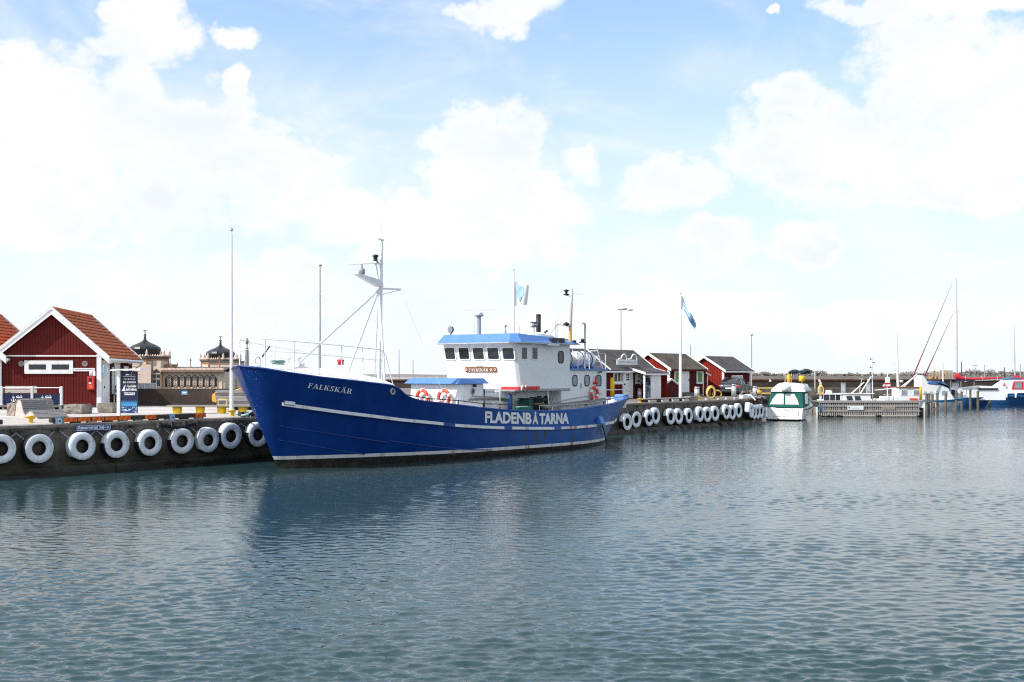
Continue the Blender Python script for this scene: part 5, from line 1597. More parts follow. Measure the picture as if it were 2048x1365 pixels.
def build_left_small():
    # red cabinet with notices on the gable wall
    x0, z1 = HF.hit(176.5, 753.5); x1, z0 = HF.hit(190, 779.5)
    t = thing('emergency_cabinet', HF.pt((x0 + x1) / 2, -.03, QZ + z0), 'red cabinet on the hut wall under a white plank', 'cabinet', HF.rot)
    w, h = (x1 - x0) / 2, z1 - z0
    MB().box(-w, w, -.22, 0, 0, h).build('cabinet_body', 'red_paint', t, bev=.02)
    mb = MB(); mb.box(-w * .5, w * .4, -.224, -.221, h * .62, h * .88, 1); mb.box(-w * .5, w * .2, -.224, -.221, h * .44, h * .54, 0); mb.ring((0, -.222, h * .24), .06, .012, 'y', 14, 5, 2); mb.build('front_plate', ['letter_white', 'black_paint', 'hose_yellow'], t)
    mb = MB(); mb.box(-w * .6, w * .35, -.05, -.03, h + .06, h + .30, 0); mb.box(w * .5, w * 1.2, -.05, -.03, h + .03, h + .28, 0); mb.box(-w * .4, w * .2, -.052, -.05, h + .10, h + .16, 1); mb.build('notice', ['letter_white', 'ring_red'], t)
    # windbreak of blue canvas on a dark platform
    Y = 56.2
    t = thing('platform', at(60, 826, Y) * 1 - Vector((0, 0, at(60, 826, Y).z - QZ)), 'low dark timber platform under the windbreak by the hut', 'platform')
    o = t.location
    xa, xb = at(-25, 0, Y).x - o.x, at(124, 0, Y).x - o.x
    for k in range(5): MB().box(xa, xb, -.1 + k * .28, .16 + k * .28, .12, .22).build('plank', 'wood_grey_dark', t)
    for k in range(6): MB().box(xa + .1 + k * .74, xa + .2 + k * .74, -.05, 1.2, .0, .118).build('joist', 'timber_dark', t)
    t = thing('windbreak', Vector((o.x, o.y, QZ + .22)), 'windbreak with navy canvas panels bearing white anchors', 'windbreak')
    zt = at(0, 776, Y).z - QZ - .22
    X = lambda px: at(px, 0, Y).x - o.x
    for px in (2, 63, 121.5):
        MB().box(X(px) - .06, X(px) + .06, .02, .14, 0, zt + .07).build('post', 'alu', t, bev=.01)
        MB().box(X(px) - .12, X(px) + .14, -.06, .2, 0, .02).build('post_foot', 'alu', t)
    for k, (a, b) in enumerate(((2, 63), (63, 121.5))):
        xa, xb = X(a) + .062, X(b) - .062
        z1, z0 = at(0, 788, Y).z - QZ - .22, at(0, 811, Y).z - QZ - .22
        MB().tube([(xa, .08, zt), (xb, .08, zt)], .03, 6).build('top_rail', 'alu', t)
        mb = MB(); rows = []
        for i in range(7):
            z = z0 + (z1 - z0) * i / 6; rows.append([(xa + .02 + (xb - xa - .04) * j / 12, .08 + .012 * math.sin(j * 1.3 + i), z) for j in range(13)])
        mb.sheet(rows[::-1]); mb.sheet([[(x, y + .008, z) for x, y, z in r] for r in rows]); c = mb.build('canvas_panel', 'navy_cloth', t)
        # anchor and lettering
        mb = MB(); ax = xa + (.55 if k == 0 else .48); az = (z0 + z1) / 2 - .03; y = .052
        mb.box(ax - .025, ax + .025, y, y + .005, az - .20, az + .16); mb.ring((ax, y, az + .2), .05, .018, 'y', 14, 4); mb.box(ax - .12, ax + .12, y - .001, y + .004, az + .10, az + .135)
        for s_ in (1, -1):
            p = [(ax, az - .24), (ax + s_ * .12, az - .20), (ax + s_ * .19, az - .07), (ax + s_ * .14, az - .09), (ax + s_ * .10, az - .14), (ax, az - .18)]
            mb.prism(p, y - .004, y + .002, 'y')
            mb.prism([(ax + s_ * .24, az - .09), (ax + s_ * .17, az + .02), (ax + s_ * .12, az - .10)], y - .004, y + .002, 'y')
        for q0, q1, hh in ((.25, .30, .14), (.32, .44, .09), (.46, .60, .09), (.62, .78, .09)): mb.box(ax + q0, ax + q1, y - .002, y + .003, az + .11, az + .11 + hh)
        mb.box(ax + .36, ax + .44, y - .002, y, az + .27, az + .30); mb.box(ax + .6, ax + .72, y - .002, y, az + .27, az + .30)
        mb.xform(lambda p: Vector((ax + (p.x - ax) * .58, p.y, az + .05 + (p.z - az) * .62)))
        mb.build('anchor_emblem', 'letter_white', c)
        if k == 0:
            for i in range(2): MB().box(xa, xb + .2, .30, .34, z1 + .03 + .19 * i, z1 + .20 + .19 * i).build('rail_board', 'wood_pale', t)
        else:
            MB().tube([(xb - .02, .08, zt), (xb - .02, .05, z1 + .05)], .018, 5).build('strap', 'white_paint', t)
    # wave-shaped sun lounger
    p0 = gp(33, 838.5); Y = p0.y
    t = thing('sun_lounger', Vector((p0.x, Y, QZ + .036)), 'weathered grey slatted wave lounger on the quay by the pink stone', 'lounger', rotz=-0.60)
    s = Y / FOC
    prof = [(-6, 0), (-3, 14), (-1, 28), (3, 35), (9, 36.5), (14, 33), (17, 24), (20, 15), (24, 8.5), (27, 7), (33, 10), (39, 13.5), (43, 14), (47, 12), (53, 6.5), (58, 2.4), (63, 0)]
    P = [(a * s * 1.17, b * s + .02) for a, b in prof]
    W = 1.35
    for y in (0, W - .06):
        mb = MB(); n = len(P); top = P; bot = [(x, 0) for x, z in P]
        v = [(x, y, z) for x, z in top] + [(x, y, z) for x, z in bot] + [(x, y + .06, z) for x, z in top] + [(x, y + .06, z) for x, z in bot]
        f = []
        for i in range(n - 1):
            f += [(n + i, n + i + 1, i + 1, i), (2 * n + i, 2 * n + i + 1, 3 * n + i + 1, 3 * n + i), (i, i + 1, 2 * n + i + 1, 2 * n + i)]
        f += [(0, 2 * n, 3 * n, n)]
        mb.add(v, f); mb.build('side_panel', 'wood_pale', t, fix=True)
    # slats follow the curve
    L = [0]
    for a, b in zip(P, P[1:]): L.append(L[-1] + math.dist(a, b))
    tot = L[-1]; ns = 30
    for k in range(1, ns):
        q = tot * k / ns
        x = float(np.interp(q, L, [a for a, b in P])); z = float(np.interp(q, L, [b for a, b in P])); x2 = float(np.interp(q + .03, L, [a for a, b in P])); z2 = float(np.interp(q + .03, L, [b for a, b in P]))
        d = Vector((x2 - x, 0, z2 - z)).normalized(); nrm = Vector((-d.z, 0, d.x))
        MB().bar(Vector((x, -.03, z)) + nrm * .02, Vector((x, W + .03, z)) + nrm * .02, tot / ns * .70, .03, up=nrm).build('slat', 'wood_grey', t)

    # stones
    def stone(name, px0, px1, pyt, pyb, mt, lab, lean=0.0, dep=.7, rz=0.2):
        p = gp((px0 + px1) / 2, pyb); s = p.y / FOC; w = (px1 - px0) * s; h = (pyb - pyt) * s
        g = np.random.default_rng(int(px0)); mb = MB(); rows = []
        for i in range(6):
            row = []
            for j in range(16):
                a = 2 * math.pi * j / 16; c, d = math.cos(a), math.sin(a)
                k = max(abs(c), abs(d)); rr = (1 / k) * .5
                e = 1.0 if 0 < i < 5 else .93
                row.append((c * rr * w * e + g.normal(0, .02) + lean * i / 5 * w, d * rr * dep * e + g.normal(0, .02), h * (i / 5) + (g.normal(0, .015) if i else 0)))
            row.append(row[0]); rows.append(row)
        mb.sheet(rows[::-1], smooth=False); top = rows[-1][:-1]; mb.add(top, [tuple(range(16))])
        t = mb.build(name, mt, fix=True, bev=.03); t.location = p; t.rotation_euler = (0, 0, rz); tag(t, lab, 'stone')
    stone('boulder', 16, 32, 807, 832, 'stone_pink', 'upright pinkish stone behind the wave lounger', .08, .5)
    stone('stone_block', 135, 177, 809, 828, 'granite', 'rough squared stone block on the quay below the red cabinet', 0, .8, -.25)
    stone('stone_block', 202, 236, 806, 826, 'granite', 'rough squared stone block between the hut door and sign pillar', 0, .8, -.2)
    p = gp(198, 822); mb = MB(); mb.lathe([(.2, 0), (.16, .08), (.04, .14)], 7, (0, 0, 0), smooth=False); o = mb.build('rock', 'white_wood', loc=p); tag(o, 'small white painted stone next to the rough block by the hut door', 'stone')
    # sign pillar
    Y = 47.2; s = Y / FOC
    b0 = gp(259, 833); b0.y = Y
    t = thing('sign_pillar', Vector((at(240, 0, Y).x, Y, QZ)), 'dark blue FALKSKÄR and FLADENBÅTARNA sign board with white post and little roof', 'sign', rotz=-0.02)
    X = lambda px: (px - 240) * s
    Z = lambda py: EYE - (py - HY) * s - QZ
    MB().box(X(234.5), X(240.8), -.07, .07, 0, Z(741)).build('post', 'white_wood', t, bev=.01)
    bd = MB().box(X(242), X(275.5), -.03, .03, .14, Z(743)).build('board', 'navy', t)
    mb = MB(); mb.prism([(X(226), Z(742.5)), (X(229), Z(739)), (X(287), Z(737.5)), (X(289), Z(741)), (X(253), Z(741.5)), (X(250), Z(739.6) - .02)], -.42, .42, 'y'); mb.build('roof', 'white_wood', t, fix=True)
    mb = MB(); mb.box(X(243), X(275), -.034, -.031, .16, .68); mb.build('sea_picture', 'sea_print', t)
    mb = MB(); y = -.036
    F = lambda x0, x1, y0, y1: (lambda a, b: (X(x0) + (X(x1) - X(x0)) * a, y, Z(y1) + (Z(y0) - Z(y1)) * b))
    for a, b, c in ((251.5, 253, 749.5), (253.3, 256, 748.2), (256.3, 258, 748.6), (258.2, 259, 749.6)): mb.box(X(a), X(b), y, y + .003, Z(751.2), Z(c))
    mb.box(X(247), X(272), y, y + .003, Z(753.6), Z(753)); mb.box(X(263), X(263.6), y, y + .003, Z(752.5), Z(745)); mb.box(X(260.6), X(262), y, y + .003, Z(751), Z(749.8)); mb.box(X(268), X(271), y, y + .003, Z(750.6), Z(749.8))
    put_serif(mb, 'FALKSKÄR', F(248, 271.5, 756.5, 760.5))
    for i, (a, b) in enumerate(((247, 249.5), (250, 252), (255.5, 257.5), (259, 261.5), (262, 264), (265, 266.5), (267.5, 269.5), (270, 272))): mb.box(X(a), X(b), y, y + .003, Z(766.8), Z(763))
    put_text(mb, 'FLADEN', F(254.5, 273, 770, 775), bold=.03); put_text(mb, 'BÅTARNA', F(253, 274.5, 776, 782), bold=.03)
    # the boat emblem: white bow and spray
    mb.prism([(X(244), Z(782.5)), (X(252.5), Z(782.5)), (X(250), Z(779.5)), (X(251), Z(773)), (X(252), Z(769.5)), (X(249), Z(772.5)), (X(247), Z(778)), (X(244.5), Z(780.5))], y, y + .003, 'y')
    for y0, ws in ((785.6, ((248.5, 257.5), (258.3, 264), (264.8, 271))), (788.8, ((250, 260), (260.6, 267.5), (268, 270)))):
        for a, b in ws: mb.box(X(a), X(b), y, y + .003, Z(y0 + 1.7), Z(y0))
    mb.build('lettering', 'letter_white', bd)
    MB().box(X(252), X(254), y - .0, y + .003, Z(766.8), Z(764.5)).build('flag_print', 'hose_yellow', bd)


build_left_small()


# ------------------------------------------------------------------ edge of the quay on the left: beams, cleats, signs, bench, flagpole
def cleat(px, py, label, s=1.0, flip=1):
    p = gp(px, py)
    t = thing('mooring_cleat', Vector((p.x, p.y, QZ + .03)), label, 'cleat', QROT, 'yellow mooring cleats on the quay edge')
    mb = MB(); mb.lathe([(.24, 0), (.24, .03), (.13, .05), (.11, .24), (.15, .29)], 14); mb.build('pedestal', 'yellow_paint', t)
    f = flip
    mb = MB(); mb.prism([(-.42 * f, .37), (-.40 * f, .33), (-.05 * f, .24), (.22 * f, .24), (.25 * f, .40), (.16 * f, .46), (-.02 * f, .44)], -.11, .11, 'y'); mb.build('horn', 'yellow_paint', t, bev=.03, fix=True)
    t.scale = (s, s, s)
    return t


def build_left_edge():
    cleat(62, 848, 'yellow mooring cleat on the quay by the wave lounger', .6); cleat(464, 834.5, 'yellow mooring cleat with the pale green rope at the flagpole', .62)
    ft = Face((Q0.x - QN.x * .28, Q0.y - QN.y * .28), (QD.x, QD.y))

    def beam(px0, px1, lab, stripes=(), signs=(), z0=.05, h=.165, blocks=5):
        a = ft.hit(px0, 838)[0]; b = ft.hit(px1, 834)[0]
        t = thing('kerb_beam', ft.pt(a, 0, QZ + .03), lab, 'beam', ft.rot, 'timber kerb beams along the quay edge')
        L = b - a; MB().box(0, L, .0, .22, z0, z0 + h).build('beam', 'timber_dark', t, bev=.015)
        for k in range(blocks):
            x = .15 + (L - .6) * k / max(1, blocks - 1); MB().box(x, x + .34, .02, .2, 0, z0 - .002).build('block', 'timber_dark' if k % 2 else 'wood_pale', t)
        for x0, x1 in stripes:
            xa, xb = ft.hit(x0, 836)[0] - a, ft.hit(x1, 836)[0] - a
            mb = MB(); mb.box(xa + .02, xb - .02, -.012, -.001, z0 + .01, z0 + h - .01, 0)
            m = max(2, int((xb - xa) / .30))
            for k in range(m):
                q = xa + .02 + (xb - xa - .04) * (k + .15) / m; w = (xb - xa - .04) / m * .5; d = min(.14, xb - .02 - q - w)
                mb.prism([(q, z0 + .012), (q + w, z0 + .012), (q + w + d, z0 + h - .012), (q + d, z0 + h - .012)], -.015, -.0125, 'y', 1)
            mb.build('reflector_plate', ['orange', 'orange_red'], t)
        for x0, x1 in signs:
            xa, xb = ft.hit(x0, 838)[0] - a, ft.hit(x1, 838)[0] - a; c = (xa + xb) / 2; r = (xb - xa) / 2; zc = z0 + .05
            mb = MB(); mb.box(xa, xb, -.03, -.016, zc - r, zc + r, 0); mb.disc((c, -.032, zc), r * .86, 'y', .004, 24, 1)
            mb.box(c - r * .6, c + r * .45, -.037, -.035, zc - r * .09, zc + r * .09, 2)
            mb.prism([(c + r * .1, zc + r * .42), (c + r * .62, zc), (c + r * .1, zc - r * .42), (c + r * .1, zc - r * .2), (c + r * .32, zc), (c + r * .1, zc + r * .2)], -.037, -.035, 'y', 2)
            mb.build('arrow_plate', ['sign_lightblue', 'pale_blue', 'sign_blue'], t)
    beam(-30, 6, 'dark timber kerb beam end at the frame edge by the yellow cleat', blocks=2)
    beam(103, 262.5, 'timber kerb beam with five orange red striped reflector plates', ((125, 155), (155.5, 181.5), (183.5, 209), (210, 235.5), (236.5, 262)), ((110, 124.5),))
    beam(263.5, 412, 'timber kerb beam with two spaced reflector plates by the bench', ((289, 313), (390, 411)), ((338.5, 349.5),), blocks=5)
    beam(482, 545, 'dark timber kerb beam behind the ship\'s bow', (), ((488, 497),), blocks=3)
    # blue berth sign hung on the wall
    fw = Face((Q0.x + QN.x * .17, Q0.y + QN.y * .17), (QD.x, QD.y))
    x0, z1 = fw.hit(152, 851); x1, z0 = fw.hit(221.5, 863); z1 = fw.hit(187, 849.8)[1]; z0 = fw.hit(187, 861.6)[1]
    t = thing('berth_sign', fw.pt((x0 + x1) / 2, 0, QZ + z0), 'blue sign reading Reserverad kaj with an arrow on the quay wall', 'sign', fw.rot)
    w = (x1 - x0) / 2; h = z1 - z0
    MB().box(-w, w, -.02, .01, 0, h).build('plate', 'sign_blue', t); MB().box(-w * .7, w * .7, .011, .12, h * .4, h * .6).build('bracket', 'iron_dark', t)
    mb = MB(); e = .025
    for b in ((-w + .02, w - .02, .02, .02 + .014), (-w + .02, w - .02, h - .034, h - .02), (-w + .02, -w + .034, .034, h - .034), (w - .034, w - .02, .034, h - .034)): mb.box(b[0], b[1], -.024, -.021, b[2], b[3])
    put_text(mb, 'Reserverad kaj', lambda a, b: (-w + .08 + 1.46 * w * a, -.026, h * .12 + h * .74 * b), bold=.03)
    c = w * .74; mb.box(w * .58, w * .80, -.024, -.021, h * .44, h * .54); mb.prism([(w * .76, h * .72), (w * .92, h * .49), (w * .76, h * .26), (w * .76, h * .36), (w * .84, h * .49), (w * .76, h * .62)], -.024, -.021, 'y')
    mb.build('lettering', 'letter_white', t)
    # black fender pipe
    x0, z = fw.hit(313, 850); x1, z2 = fw.hit(393, 847)
    t = thing('fender_pipe', fw.pt(x0, -.1, QZ + z), 'sagging black fender pipe fixed under the quay edge above two tyres', 'fender', fw.rot)
    L = x1 - x0
    MB().tube([(L * k / 12, -.02 * math.sin(k), -.12 * math.sin(math.pi * k / 12) ** 2 + (z2 - z) * k / 12) for k in range(13)], .075, 9).build('pipe', 'black_rubber', t)
    for k in (0.02, .33, .66, .97): MB().box(L * k - .05, L * k + .05, -.1, .12, -.12, .10).build('clamp', 'iron_dark', t)
    # bench on four yellow tubs
    p = gp(346, 829.5); Y = p.y + .35; s = Y / FOC
    t = thing('quay_bench', Vector((at(337, 0, Y).x, Y, QZ)), 'long grey bench on four yellow round legs behind the flagpole', 'bench', rotz=.02)
    X = lambda px: (px - 337) * s
    for a, b in ((345, 364), (391, 409.5), (434, 452), (475, 493)):
        c = (X(a) + X(b)) / 2; r = (X(b) - X(a)) / 2; mb = MB(); mb.lathe([(r * .86, 0), (r, .34)], 20, (c, 0, 0)); mb.build('leg', 'yellow_bright', t)
    for k in range(3): MB().box(X(336.5), X(513), -.30 + k * .205, -.105 + k * .205, .345, .41).build('plank', 'wood_grey', t, bev=.008)
    # hoop on the bench, stack of boards, yellow car
    t2 = thing('yellow_hoop', Vector((at(446, 0, Y).x, Y - .05, QZ + .41)), 'square yellow hoop standing on the grey bench', 'hoop')
    w = 8.5 * s; h = 11.5 * s
    MB().tube([(-w, 0, 0), (-w, 0, h), (w, 0, h), (w, 0, 0)], .035, 7).build('hoop_frame', 'hose_yellow', t2); MB().box(-w - .03, w + .03, -.05, .05, -.0, .02).build('foot_plate', 'hose_yellow', t2)
    Y = 55.0; s = Y / FOC; z0 = at(0, 808.5, Y).z; o = Vector((at(431, 0, Y).x, Y, QZ))
    t3 = thing('board_stack', o, 'stack of weathered grey boards between the bench and yellow car', 'board stack', rotz=.03)
    zz = 0; L = 92 * s
    for y in (0.1, .6):
        for k in range(4): MB().box(.2 + k * .66, .32 + k * .66, y - .1, y + .3, 0, .20).build('bearer', 'timber_dark', t3)
    zz = .202
    for k in range(6):
        hgt = .115 + rng.uniform(0, .02)
        for j in range(3):
            a = rng.uniform(-.08, .12); MB().box(a, L + rng.uniform(-.2, .1) - k * .06, j * .31, j * .31 + .29, zz, zz + hgt).build('plank', ['wood_grey', 'wood_grey_dark', 'wood_grey'][(k + j) % 3], t3)
        zz += hgt + .012
    # flagpole
    p = gp(463, 832)
    t = thing('flagpole', p, 'tall white flagpole with a ball top at the cleat by the blue bow', 'flagpole')
    ht = EYE - (463 - HY) * p.y / FOC - QZ
    MB().tube([(0, 0, 0), (0, 0, ht * .4), (0, 0, ht)], [.085, .065, .025], 14).build('pole', 'white_paint', t)
    MB().lathe([(.01, ht - .02), (.07, ht + .03), (.075, ht + .08), (.04, ht + .14), (.005, ht + .155)], 14).build('ball', 'steel', t)
    MB().box(-.16, .16, -.16, .16, 0, .05).build('foot', 'zinc', t); MB().tube([(.09, -.05, 1.0), (.05, -.03, ht - .1)], .006, 4).build('halyard', 'zinc', t)
    # lamp standards behind the ship
    def lamp(px, ptop, Y, lab, heads, base=None):
        q = at(px, 0, Y); q.z = QZ; t = thing('street_lamp', q, lab, 'street lamp', group='lamp standards of the harbour'); h = EYE - (ptop - HY) * Y / FOC - QZ
        MB().tube([(0, 0, 0), (0, 0, h * .5), (0, 0, h)], [.07, .055, .04], 10).build('pole', 'zinc', t); MB().box(-.15, .15, -.15, .15, 0, .03).build('foot', 'zinc', t)
        for dx0, dx1, dz in heads:
            k = Y / FOC
            MB().bar((0, 0, h - .02), (dx0 * k, 0, h + dz * k), .05, .05).build('arm', 'zinc', t)
            mb = MB(); mb.lathe([(.02, -.5), (.13, -.42), (.17, 0), (.13, .42), (.02, .5)], 10, axis='x'); L = abs(dx1 - dx0) * k
            mb.xform(lambda v: Vector(((dx0 + dx1) / 2 * k + v.x * L, v.y, h + dz * k + v.z * .45))); mb.build('lamp_head', 'grey_paint', t)
    lamp(640, 530, 72, 'slim grey lamp standard rising behind the foredeck of the blue ship', ((-2, 3.5, -1),))
    lamp(1242, 619, 98, 'grey lamp standard with two level lamp heads behind the black roofed hut', ((-2, -7, 0), (2, 12, 1), (14, 24, -1.5)))
    lamp(1503, 670, 105, 'small lamp standard beside the last red hut', ((-3, 4, 0),))
    lamp(1950, 731, 190, 'far lamp standard above the red sail cover', ((-5, -1, 0), (1, 5, 0)))


build_left_edge()


def make_car(name, loc, rz, paint, label, saloon=True):
    t = thing(name, loc, label, 'car', rz)
    # nose towards -x; y across
    L = 4.3; W = .87
    prof = [(0, .35), (-.02, .62), (.12, .78), (1.15, .92), (1.2, .94), (3.5, .98), (4.2, .94), (4.3, .80), (4.3, .38), (4.05, .26), (.3, .24)]
    mb = MB(); n = len(prof)
    rows = []
    for y, k in ((-W, .0), (-W * .98, .06), (-W * .55, .12), (0, .14), (W * .55, .12), (W * .98, .06), (W, 0)):
        rows.append([(x, y, z + (k * .35 if .55 < z else 0)) for x, z in prof] + [(prof[0][0], y, prof[0][1])])
    mb.sheet(rows, smooth=True); mb.add(rows[0][:-1], [tuple(range(n))]); mb.add(rows[-1][:-1], [tuple(range(n - 1, -1, -1))])
    mb.build('body', paint, t, fix=True)
    roof = [(1.35, .96), (2.0, 1.40), (2.3, 1.46), (3.1, 1.44), (3.65, 1.28), (4.12, .98)]
    mb = MB(); rows = []
    for y, s in ((-W * .93, 0), (-W * .72, 1), (W * .72, 1), (W * .93, 0)):
        rows.append([(x, y, .96) if s == 0 else (x + (.04 if x < 2.1 else -.03), y, z) for x, z in roof])
    mb.sheet(rows[1:3], mi=0)
    mb.sheet([rows[0], rows[1]], mi=1, smooth=False); mb.sheet([rows[2], rows[3]], mi=1, smooth=False)
    # front and back screens
    mb.mi = [1 if (i in (0, 3, 4) and i < 5) else m for i, m in enumerate(mb.mi)]
    mb.build('cabin', [paint, 'glass_dark'], t, fix=True)
    mb = MB()
    for s_ in (-1, 1):
        for x0, x1 in ((2.55, 2.65), (3.3, 3.42)):
            z = 1.43; mb.bar((x0, s_ * W * .94, .96), (x0 + .05, s_ * W * .735, z - (.06 if x0 > 3 else 0)), .09, .03)
        mb.bar((1.38, s_ * W * .935, .97), (2.05, s_ * W * .735, 1.41), .07, .05); mb.bar((4.1, s_ * W * .935, .99), (3.6, s_ * W * .735, 1.30), .10, .05); mb.bar((2.0, s_ * W * .735, 1.42), (3.7, s_ * W * .735, 1.33 + .05), .06, .05)
    mb.build('pillars', paint, t)
    for x in (.82, 3.45):
        for s_ in (-1, 1):
            w = MB().lathe([(.19, -.10), (.31, -.10), (.325, -.06), (.325, .06), (.31, .10), (.19, .10)], 22, (x, s_ * (W - .08), .325), axis='y').build('wheel', 'black_rubber', t)
            MB().lathe([(.02, 0), (.20, .01), (.205, .03), (.02, .02)], 16, (x, s_ * (W + .025) - (.02 if s_ > 0 else -.0), .325), axis='y').build('rim', 'alu', w)
    for s_ in (-1, 1):
        mb = MB(); mb.box(4.16, 4.315, s_ * W * .98 - .22 if s_ > 0 else -W * .98, s_ * W * .98 if s_ > 0 else -W * .98 + .22, .72, .90); mb.build('tail_light', 'tail_red', t, bev=.04)
        mb = MB(); mb.box(-.02, .12, s_ * W * .9 - (.34 if s_ > 0 else 0), s_ * W * .9 + (0 if s_ > 0 else .34), .60, .74); mb.build('headlight', 'glass_pale', t, bev=.03)
        MB().box(1.55, 1.7, s_ * (W + .02) - .0 if s_ > 0 else -W - .17, W + .17 if s_ > 0 else -W - .02, .98, 1.10).build('mirror', paint, t, bev=.03)
    MB().box(4.30, 4.33, -.26, .26, .60, .71).build('number_plate', 'letter_white', t)
    MB().box(4.24, 4.40, -W * .96, W * .96, .32, .52).build('bumper', 'black_paint', t, bev=.04); MB().box(-.08, .06, -W * .96, W * .96, .28, .48).build('bumper', 'black_paint', t, bev=.04)
    for s_ in (-1, 1): MB().tube([(2.2, s_ * .58, 1.50), (3.3, s_ * .58, 1.47)], .018, 6).build('roof_rail', 'alu', t)
    return t


make_car('parked_car', Vector((at(431, 0, 60.0).x, 60.0, QZ)), 0.06, 'car_yellow', 'yellow car behind the board stack, half hidden by the blue bow')

# ------------------------------------------------------------------ the Moorish bath house over the sea wall
def build_bath():
    Y = 130.0; s = Y / FOC
    o = at(330, 0, Y); o.z = QZ
    t = thing('bath_house', o, 'tan timber bath house with black onion domes and pointed windows', 'building')
    X = lambda px: (px - 330) * s
    Z = lambda py: EYE - (py - HY) * s - QZ
    zlo = -.6

    def tower(cx, half, ztop, yc, dome_r, dome_py, fin_py, name, k=1.0):
        k = (Y + yc) / Y
        X_ = lambda px: (px - CX) * s * k - o.x
        Z_ = lambda py: EYE - (py - HY) * s * k - QZ
        r = half * s * k / math.cos(math.pi / 8); c = (X_(cx), yc, 0)
        poly = [(c[0] + r * math.cos(math.pi / 8 + i * math.pi / 4), c[1] + r * math.sin(math.pi / 8 + i * math.pi / 4)) for i in range(8)]
        MB().prism(poly, zlo, Z_(ztop), 'z').build(name, 'bath_wood', t)
        # cornice, cresting
        for rr, z0, z1, m in ((1.10, Z_(ztop) - .02, Z_(ztop) + .18, 'bath_roof'), (1.04, Z_(ztop) - .30, Z_(ztop) - .022, 'bath_wood_dark')):
            MB().prism([(c[0] + (x - c[0]) * rr, c[1] + (y - c[1]) * rr) for x, y in poly], z0, z1, 'z').build('cornice', m, t)
        for i in range(8):
            x, y = poly[i]; q = (c[0] + (x - c[0]) * 1.06, c[1] + (y - c[1]) * 1.06, Z_(ztop) + .18)
            MB().lathe([(.16, 0), (.16, .22), (.10, .28), (.17, .42), (.02, .85)], 8, q).build('pinnacle', 'bath_wood_pale', t)
            x2, y2 = poly[(i + 1) % 8]; mb = MB()
            for j in range(7):
                f_ = (j + .5) / 7; a = (c[0] + (x + (x2 - x) * f_ - c[0]) * 1.06, c[1] + (y + (y2 - y) * f_ - c[1]) * 1.06, Z_(ztop) + .18); mb.lathe([(.12, 0), (.13, .10), (.02, .28)], 6, a)
            ob = mb.build('cresting', 'bath_wood_pale', t); ob['kind'] = 'stuff'
            # corner strips
            MB().tube([(x, y, zlo), (x, y, Z_(ztop) - .3)], .11, 6).build('corner_strip', 'bath_wood_dark', t)
        # boards: horizontal battens on the visible faces
        mb = MB()
        zz = zlo + .3
        while zz < Z_(ztop) - .4:
            for i in (4, 5, 6, 7):
                a = Vector((*poly[i], zz)); b = Vector((*poly[(i + 1) % 8], zz)); m_ = ((a + b) / 2 - Vector((c[0], c[1], zz))).normalized() * .015
                mb.bar(a.lerp(b, .05) + m_, a.lerp(b, .95) + m_, .04, .05)
            zz += .30
        ob = mb.build('weatherboards', 'bath_wood_pale', t); ob['kind'] = 'stuff'
        # onion dome
        R_ = dome_r * s * k; zb = Z_(ztop) + .15; zw = Z_(dome_py); zt = Z_(fin_py)
        pr = [(R_ * .74, zb), (R_ * .92, zb + (zw - zb) * .35), (R_, zw), (R_ * .95, zw + (zt - zw) * .17), (R_ * .72, zw + (zt - zw) * .36), (R_ * .40, zw + (zt - zw) * .54), (R_ * .18, zw + (zt - zw) * .70), (R_ * .09, zw + (zt - zw) * .84), (R_ * .07, zt)]
        MB().lathe(pr, 16, (c[0], c[1], 0), smooth=False).build('dome', 'dome_black', t)
        MB().lathe([(.12, 0), (.16, .12), (.09, .2), (.20, .35), (.06, .45), (.04, .75), (.26, .82), (.26, .85), (.02, .9)], 10, (c[0], c[1], zt)).build('finial', 'bath_roof', t)
        return poly, X_, Z_, c
    poly, X_, Z_, c = tower(290, 41, 717, .6, 31, 699, 676, 'tower')

    def lancet(x, y, zb, zt, w, lattice=True):
        h = zt - zb
        pts = [(-w, 0), (w, 0), (w, h * .68), (w * .72, h * .84), (0, h), (-w * .72, h * .84), (-w, h * .68)]
        mb = MB(); mb.prism([(x + a * 1.35, zb - .12 + b * 1.06) for a, b in pts], y - .10, y - .002, 'y'); f_ = mb.build('window', 'bath_wood_dark', t)
        mb = MB(); mb.prism([(x + a, zb + b) for a, b in pts], y - .115, y - .101, 'y'); mb.build('pane', 'glass_dark', f_)
        if lattice:
            mb = MB()
            for k in range(5):
                z = zb + h * .1 + h * .68 * k / 4.5
                mb.ring((x, y - .13, z), w * .55, w * .13, 'y', 10, 4)
            mb.build('lattice', 'bath_wood_pale', f_)
        else:
            mb = MB(); mb.box(x - .03, x + .03, y - .14, y - .116, zb, zb + h * .8); mb.box(x - w, x + w, y - .142, y - .118, zb + h * .38, zb + h * .43); mb.box(x - w, x + w, y - .142, y - .118, zb + h * .68, zb + h * .73); mb.build('muntin', 'bath_wood_pale', f_)
    # tower front window sits on its slanting face: give it a flat bay
    yb = c[1] - 1.9
    MB().box(X(315), X(330), yb - .25, yb + 1.2, zlo, Z(722)).build('bay', 'bath_wood_pale', t)
    lancet(X(322), yb - .26, Z(772), Z(738), .42, False)
    MB().box(X(293), X(313), c[1] - 2.62, c[1] - 2.5, Z(768), Z(730)).build('wall_field', 'bath_wood_pale', t)
    # the long wing with eight lancets
    y0 = -.9
    MB().box(X(331), X(453), y0, y0 + 5, zlo, Z(744)).build('wing', 'bath_wood', t)
